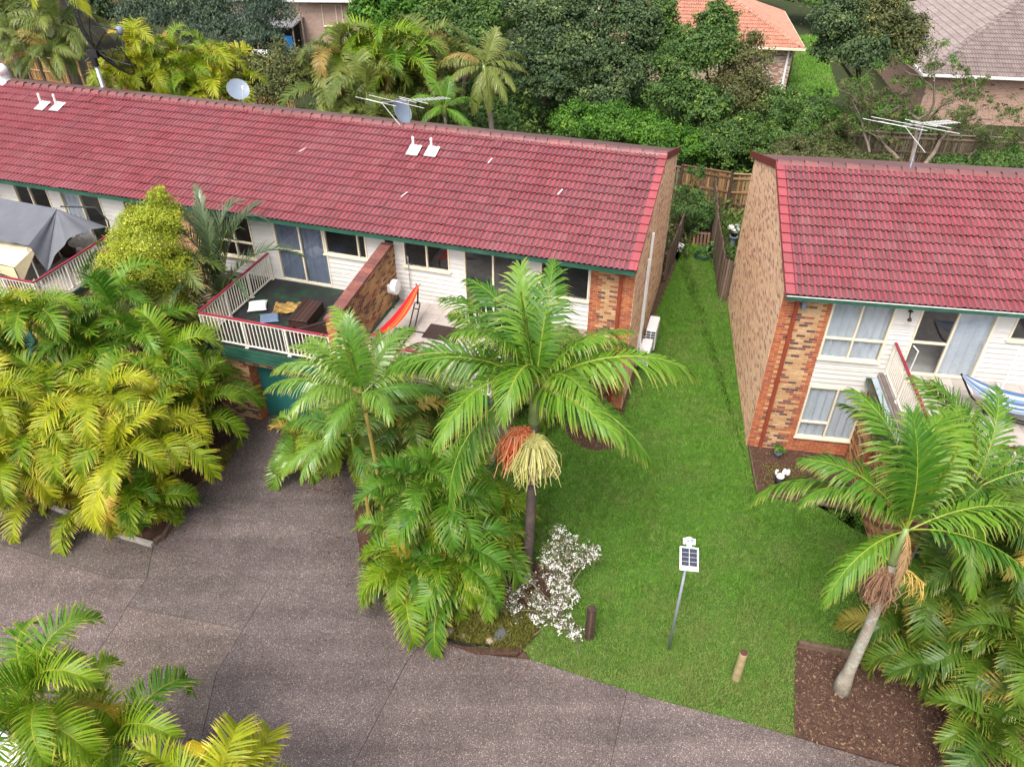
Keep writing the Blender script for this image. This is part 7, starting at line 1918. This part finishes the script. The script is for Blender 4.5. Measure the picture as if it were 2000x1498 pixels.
bx = local(LP, LROT, -20.9, -1.3, DZ + .01, 'timber_box', 'brown timber box on the left deck beside the barrel', 'box')
bevel_mesh(MB().box(-.35, -.25, 0, .35, .25, .38).build('body', m_plain('box_brown', (0.16, 0.08, 0.05), .7, .2, .3), bx).data, .01)
def agave(s, t, label, n, L, seed):
    r_ = local(LP, LROT, s, t, DZ + .01, 'potted_agave', label, 'potted plant', 'agaves on the left deck')
    MB().lathe([(.16, 0), (.22, .28), (.24, .30), (.2, .30), (.18, .24)], (0, 0, 0), 14).build('pot', m_plain('clay', (0.22, 0.10, 0.06), .8, .2), r_)
    q = random.Random(seed); m_ = m_plain('agave', (0.13, 0.24, 0.12), .5, .35, .25, 5)
    for k in range(n):
        a = k * 2.4; el = .35 + .9 * k / n; l = L * q.uniform(.8, 1.1)
        def f(i, j):
            w = .055 * (1 - i) ** .7 * (1 + 1.2 * i); x = l * i
            h = x * math.sin(el) - .25 * x * x; rr_ = x * math.cos(el)
            y = (j * 2 - 1) * w
            return (rr_ * math.cos(a) - y * math.sin(a), rr_ * math.sin(a) + y * math.cos(a), .3 + h + abs(j * 2 - 1) * .02)
        MB().grid(f, 6, 2).build('leaf', m_, r_, smooth=True)
agave(-20.6, -3.2, 'large pale green agave in a pot behind the left deck rail', 16, .62, 2)
agave(-19.4, -3.45, 'small agave in a pot at the corner of the left deck rail', 10, .36, 4)
cpv = local(LP, LROT, -18.75, -1.6, DZ - .1, 'climbing_plant', 'leafy climber with orange flowers on the left deck rail', 'climber')
limbs(cpv, 'stem', (0, 0, -2.5), [(0, .3, .8), (.1, -.2, .4), (.1, .6, .9)], .02, 'bark', 6)
leaves('foliage', [(.1, 0, .4, .25, .8, .55), (.15, .5, .75, .35, .5, .35), (.1, .3, -.1, .3, .5, .4)], 900, .16, 'leaf_bright', 420, cpv, sprig=14, aspect=.28)
M['flower'] = m_plain('flower', (0.65, 0.22, 0.02), .7, .2, .2)
leaves('flower', [(.35, .5, .5, .2, .4, .35)], 90, .10, 'flower', 421, cpv, sprig=10, aspect=.5)

# ---------------------------------------------------------------- small things in the lane
pot = thing('white_pot', 'white pot at the end of the grass lane by the dark fence', 'pot', g(1327, 491), 0)
MB().lathe([(.13, 0), (.17, .3), (.18, .32), (.14, .32), (.12, .05)], (0, 0, 0), 14).build('pot', M['white'], pot)
hc = thing('hose_coil', 'dark green garden hose coiled on the grass of the lane', 'hose', g(1373, 503, .04), 0)
pts = [(math.cos(a) * (.42 - .012 * i % .1), math.sin(a) * (.36 - .01 * (i % 7)), .02 + .0018 * i) for i, a in enumerate([k * math.pi / 9 for k in range(90)])]
MB().tube(pts, .018, 5).build('hose', m_plain('hose', (0.02, 0.055, 0.045), .5, .3), hc)
bg = thing('tool_bag', 'black bag with bright green panels standing at the end of the lane', 'bag', g(1390, 494), R_(10))
bevel_mesh(MB().box(-.24, -.16, 0, .24, .16, .42).build('body', M['black'], bg).data, .04)
M['lime'] = m_plain('lime', (0.25, 0.62, 0.10), .6, .3, .1)
MB().box(-.10, -.10, .40, .22, .10, .52).box(-.255, -.08, .08, -.238, .08, .38).build('panel', M['lime'], bg)
MB().tube([(-.12, 0, .42), (-.12, 0, .58), (.12, 0, .58), (.12, 0, .42)], .015, 5).build('handle', M['black'], bg)
pl = thing('timber_pallet', 'leaning timber slats at the foot of the lane bush', 'pallet', g(1368, 482), R_(-10))
for i in range(5): MB().beam((-.32 + i * .16, 0, .02), (-.32 + i * .16, .4, .55), .09, .02).build('slat', M['paling'], pl)
for z in (.1, .48): MB().beam((-.38, .02 + z * .73, z), (.38, .02 + z * .73, z), .05, .05).build('bearer', M['paling_grey'], pl)
ps = thing('plant_stand', 'grey pedestal with a flowering pot in the narrow side yard behind the lane fence', 'plant stand', RP(-.28 + .75, 13.4), 0)
MB().lathe([(.24, 0), (.12, .08), (.10, .55), (.2, .62), (.2, .66)], (0, 0, 0), 12).build('pedestal', M['grey_blue'], ps)
MB().lathe([(.12, .66), (.17, .86), (.15, .86)], (0, 0, 0), 12).build('pot', M['black'], ps)
leaves('foliage', [(-.05, 0, 1.02, .28, .25, .18)], 500, .09, 'petal', 430, ps, sprig=16)
leaves('foliage', [(.0, 0, .98, .3, .26, .16)], 500, .10, 'leaf_lane', 431, ps, sprig=16)

# ---------------------------------------------------------------- parked car and bin under the near palms
M['car_white'] = m_plain('car_white', (0.78, 0.79, 0.80), .18, .6, .03)
M['tyre'] = m_plain('tyre', (0.02, 0.02, 0.02), .85, .2, .2)
M['car_glass'] = m_plain('car_glass', (0.02, 0.025, 0.03), .05, .7, .1)
M['lamp_red'] = m_plain('lamp_red', (0.45, 0.03, 0.02), .2, .5, .1)
def car(loc, rz, label, paint):
    r_ = thing('parked_car', label, 'car', loc, rz, 'cars parked at the bottom left')
    st = [(-2.15, .55, .30, .72, .70), (-2.0, .72, .28, .90, .80), (-1.2, .86, .26, 1.02, .86), (-.5, .90, .26, 1.05, .88), (.6, .90, .26, 1.02, .88), (1.4, .86, .26, .92, .86), (2.0, .75, .28, .80, .78), (2.15, .55, .32, .66, .66)]
    m = MB(); prof = 8
    for x, wy, z0, z1, wt in st:
        ring_ = [(-wy * .85, z0), (-wy, z0 + .15), (-wy, z1 - .18), (-wt * .9, z1), (wt * .9, z1), (wy, z1 - .18), (wy, z0 + .15), (wy * .85, z0)]
        for y, z in ring_: m.v.append((x, y, z))
    for i in range(len(st) - 1):
        for k in range(prof):
            a, b = i * prof + k, i * prof + (k + 1) % prof; m.f.append([a, b, b + prof, a + prof]); m.m.append(0)
    m.f.append(list(range(prof))[::-1]); m.f.append([(len(st) - 1) * prof + k for k in range(prof)]); m.m += [0, 0]
    body = m.build('body', M[paint], r_, smooth=False)
    cb = MB()
    for x, w, z in ((-1.55, .74, 1.0), (-1.0, .66, 1.42), (-.4, .66, 1.47), (.35, .66, 1.44), (1.1, .74, .98)): cb.v += [(x, -w, z), (x, w, z)]
    cb.v += [(x, sg * w, z) for x, w, z in ((-1.5, .80, .98), (1.05, .80, .97)) for sg in (-1, 1)]
    cb.f += [[0, 1, 3, 2], [6, 7, 9, 8]]; cb.m += [1, 1]
    cb.f += [[2, 3, 5, 4], [4, 5, 7, 6]]; cb.m += [0, 0]
    cb.f += [[10, 0, 2, 4, 6, 8, 12], [11, 1, 3, 5, 7, 9, 13][::-1]]; cb.m += [1, 1]
    cab = cb.build('cabin', [M[paint], M['car_glass']], r_)
    for y in (-.665, .665):
        for x0, z0, x1, z1 in ((-1.02, 1.42, -1.52, .99), (.36, 1.44, 1.08, .98), (-.35, 1.46, -.35, .99)): MB().beam((x0, y * 1.0, z0), (x1, y * 1.2, z1), .06, .05).build('pillar', M[paint], cab)
    wm = MB().lathe([(.18, -.11), (.31, -.11), (.33, -.06), (.33, .06), (.31, .11), (.18, .11)], (0, 0, 0), 20).mesh('tyre', M['tyre']); rm2 = MB().lathe([(.18, -.09), (.18, .09)], (0, 0, 0), 16).mesh('rim', M['metal'])
    for x in (-1.32, 1.32):
        for y in (-.80, .80):
            w = inst('wheel', wm, r_, (x, y, .33), (math.pi / 2, 0, 0)); inst('rim', rm2, w)
    for y in (-.55, .55):
        MB().cbox((2.07, y, .66), .16, .30, .12).build('headlight', M['glass'], r_); MB().cbox((-2.05, y, .80), .16, .26, .14).build('tail_light', M['lamp_red'], r_)
        MB().cbox((.75, y * 1.75, 1.0), .16, .16, .12).build('mirror', M[paint], r_)
    return r_
car(g(-85, 1490) + Vector((-.2, 0, 0)), R_(-25), 'white car at the left edge, mostly outside the picture', 'car_white')
car(g(250, 1690), R_(-14), 'white car under the near palms, its roof showing between the fronds', 'car_white')
bn = thing('wheelie_bin', 'bin with a bright yellow lid half hidden under the near palm fronds', 'bin', g(395, 1530), R_(-20))
M['bin_yellow'] = m_plain('bin_yellow', (0.85, 0.62, 0.01), .4, .4, .06)
MB().hexa([(-.22, -.24, .06), (.22, -.24, .06), (.22, .24, .06), (-.22, .24, .06), (-.28, -.32, .95), (.28, -.32, .95), (.28, .34, .95), (-.28, .34, .95)]).build('body', M['green_dark'], bn)
MB().grid(lambda i, j: (-.31 + .62 * i, -.36 + .74 * j, .96 + .09 * (1 - (2 * i - 1) ** 4) * (1 - (2 * j - 1) ** 4)), 10, 10).box(-.31, -.36, .93, .31, .38, .96).build('lid', M['bin_yellow'], bn)
for x in (-.2, .2): inst('wheel', MB().lathe([(.1, -.03), (.1, .03)], (0, 0, 0), 12).mesh('wheel', M['tyre']), bn, (x, .28, .1), (0, math.pi / 2, 0))
MB().beam((-.2, .38, .92), (.2, .38, .92), .04, .04).build('handle', M['green_dark'], bn)
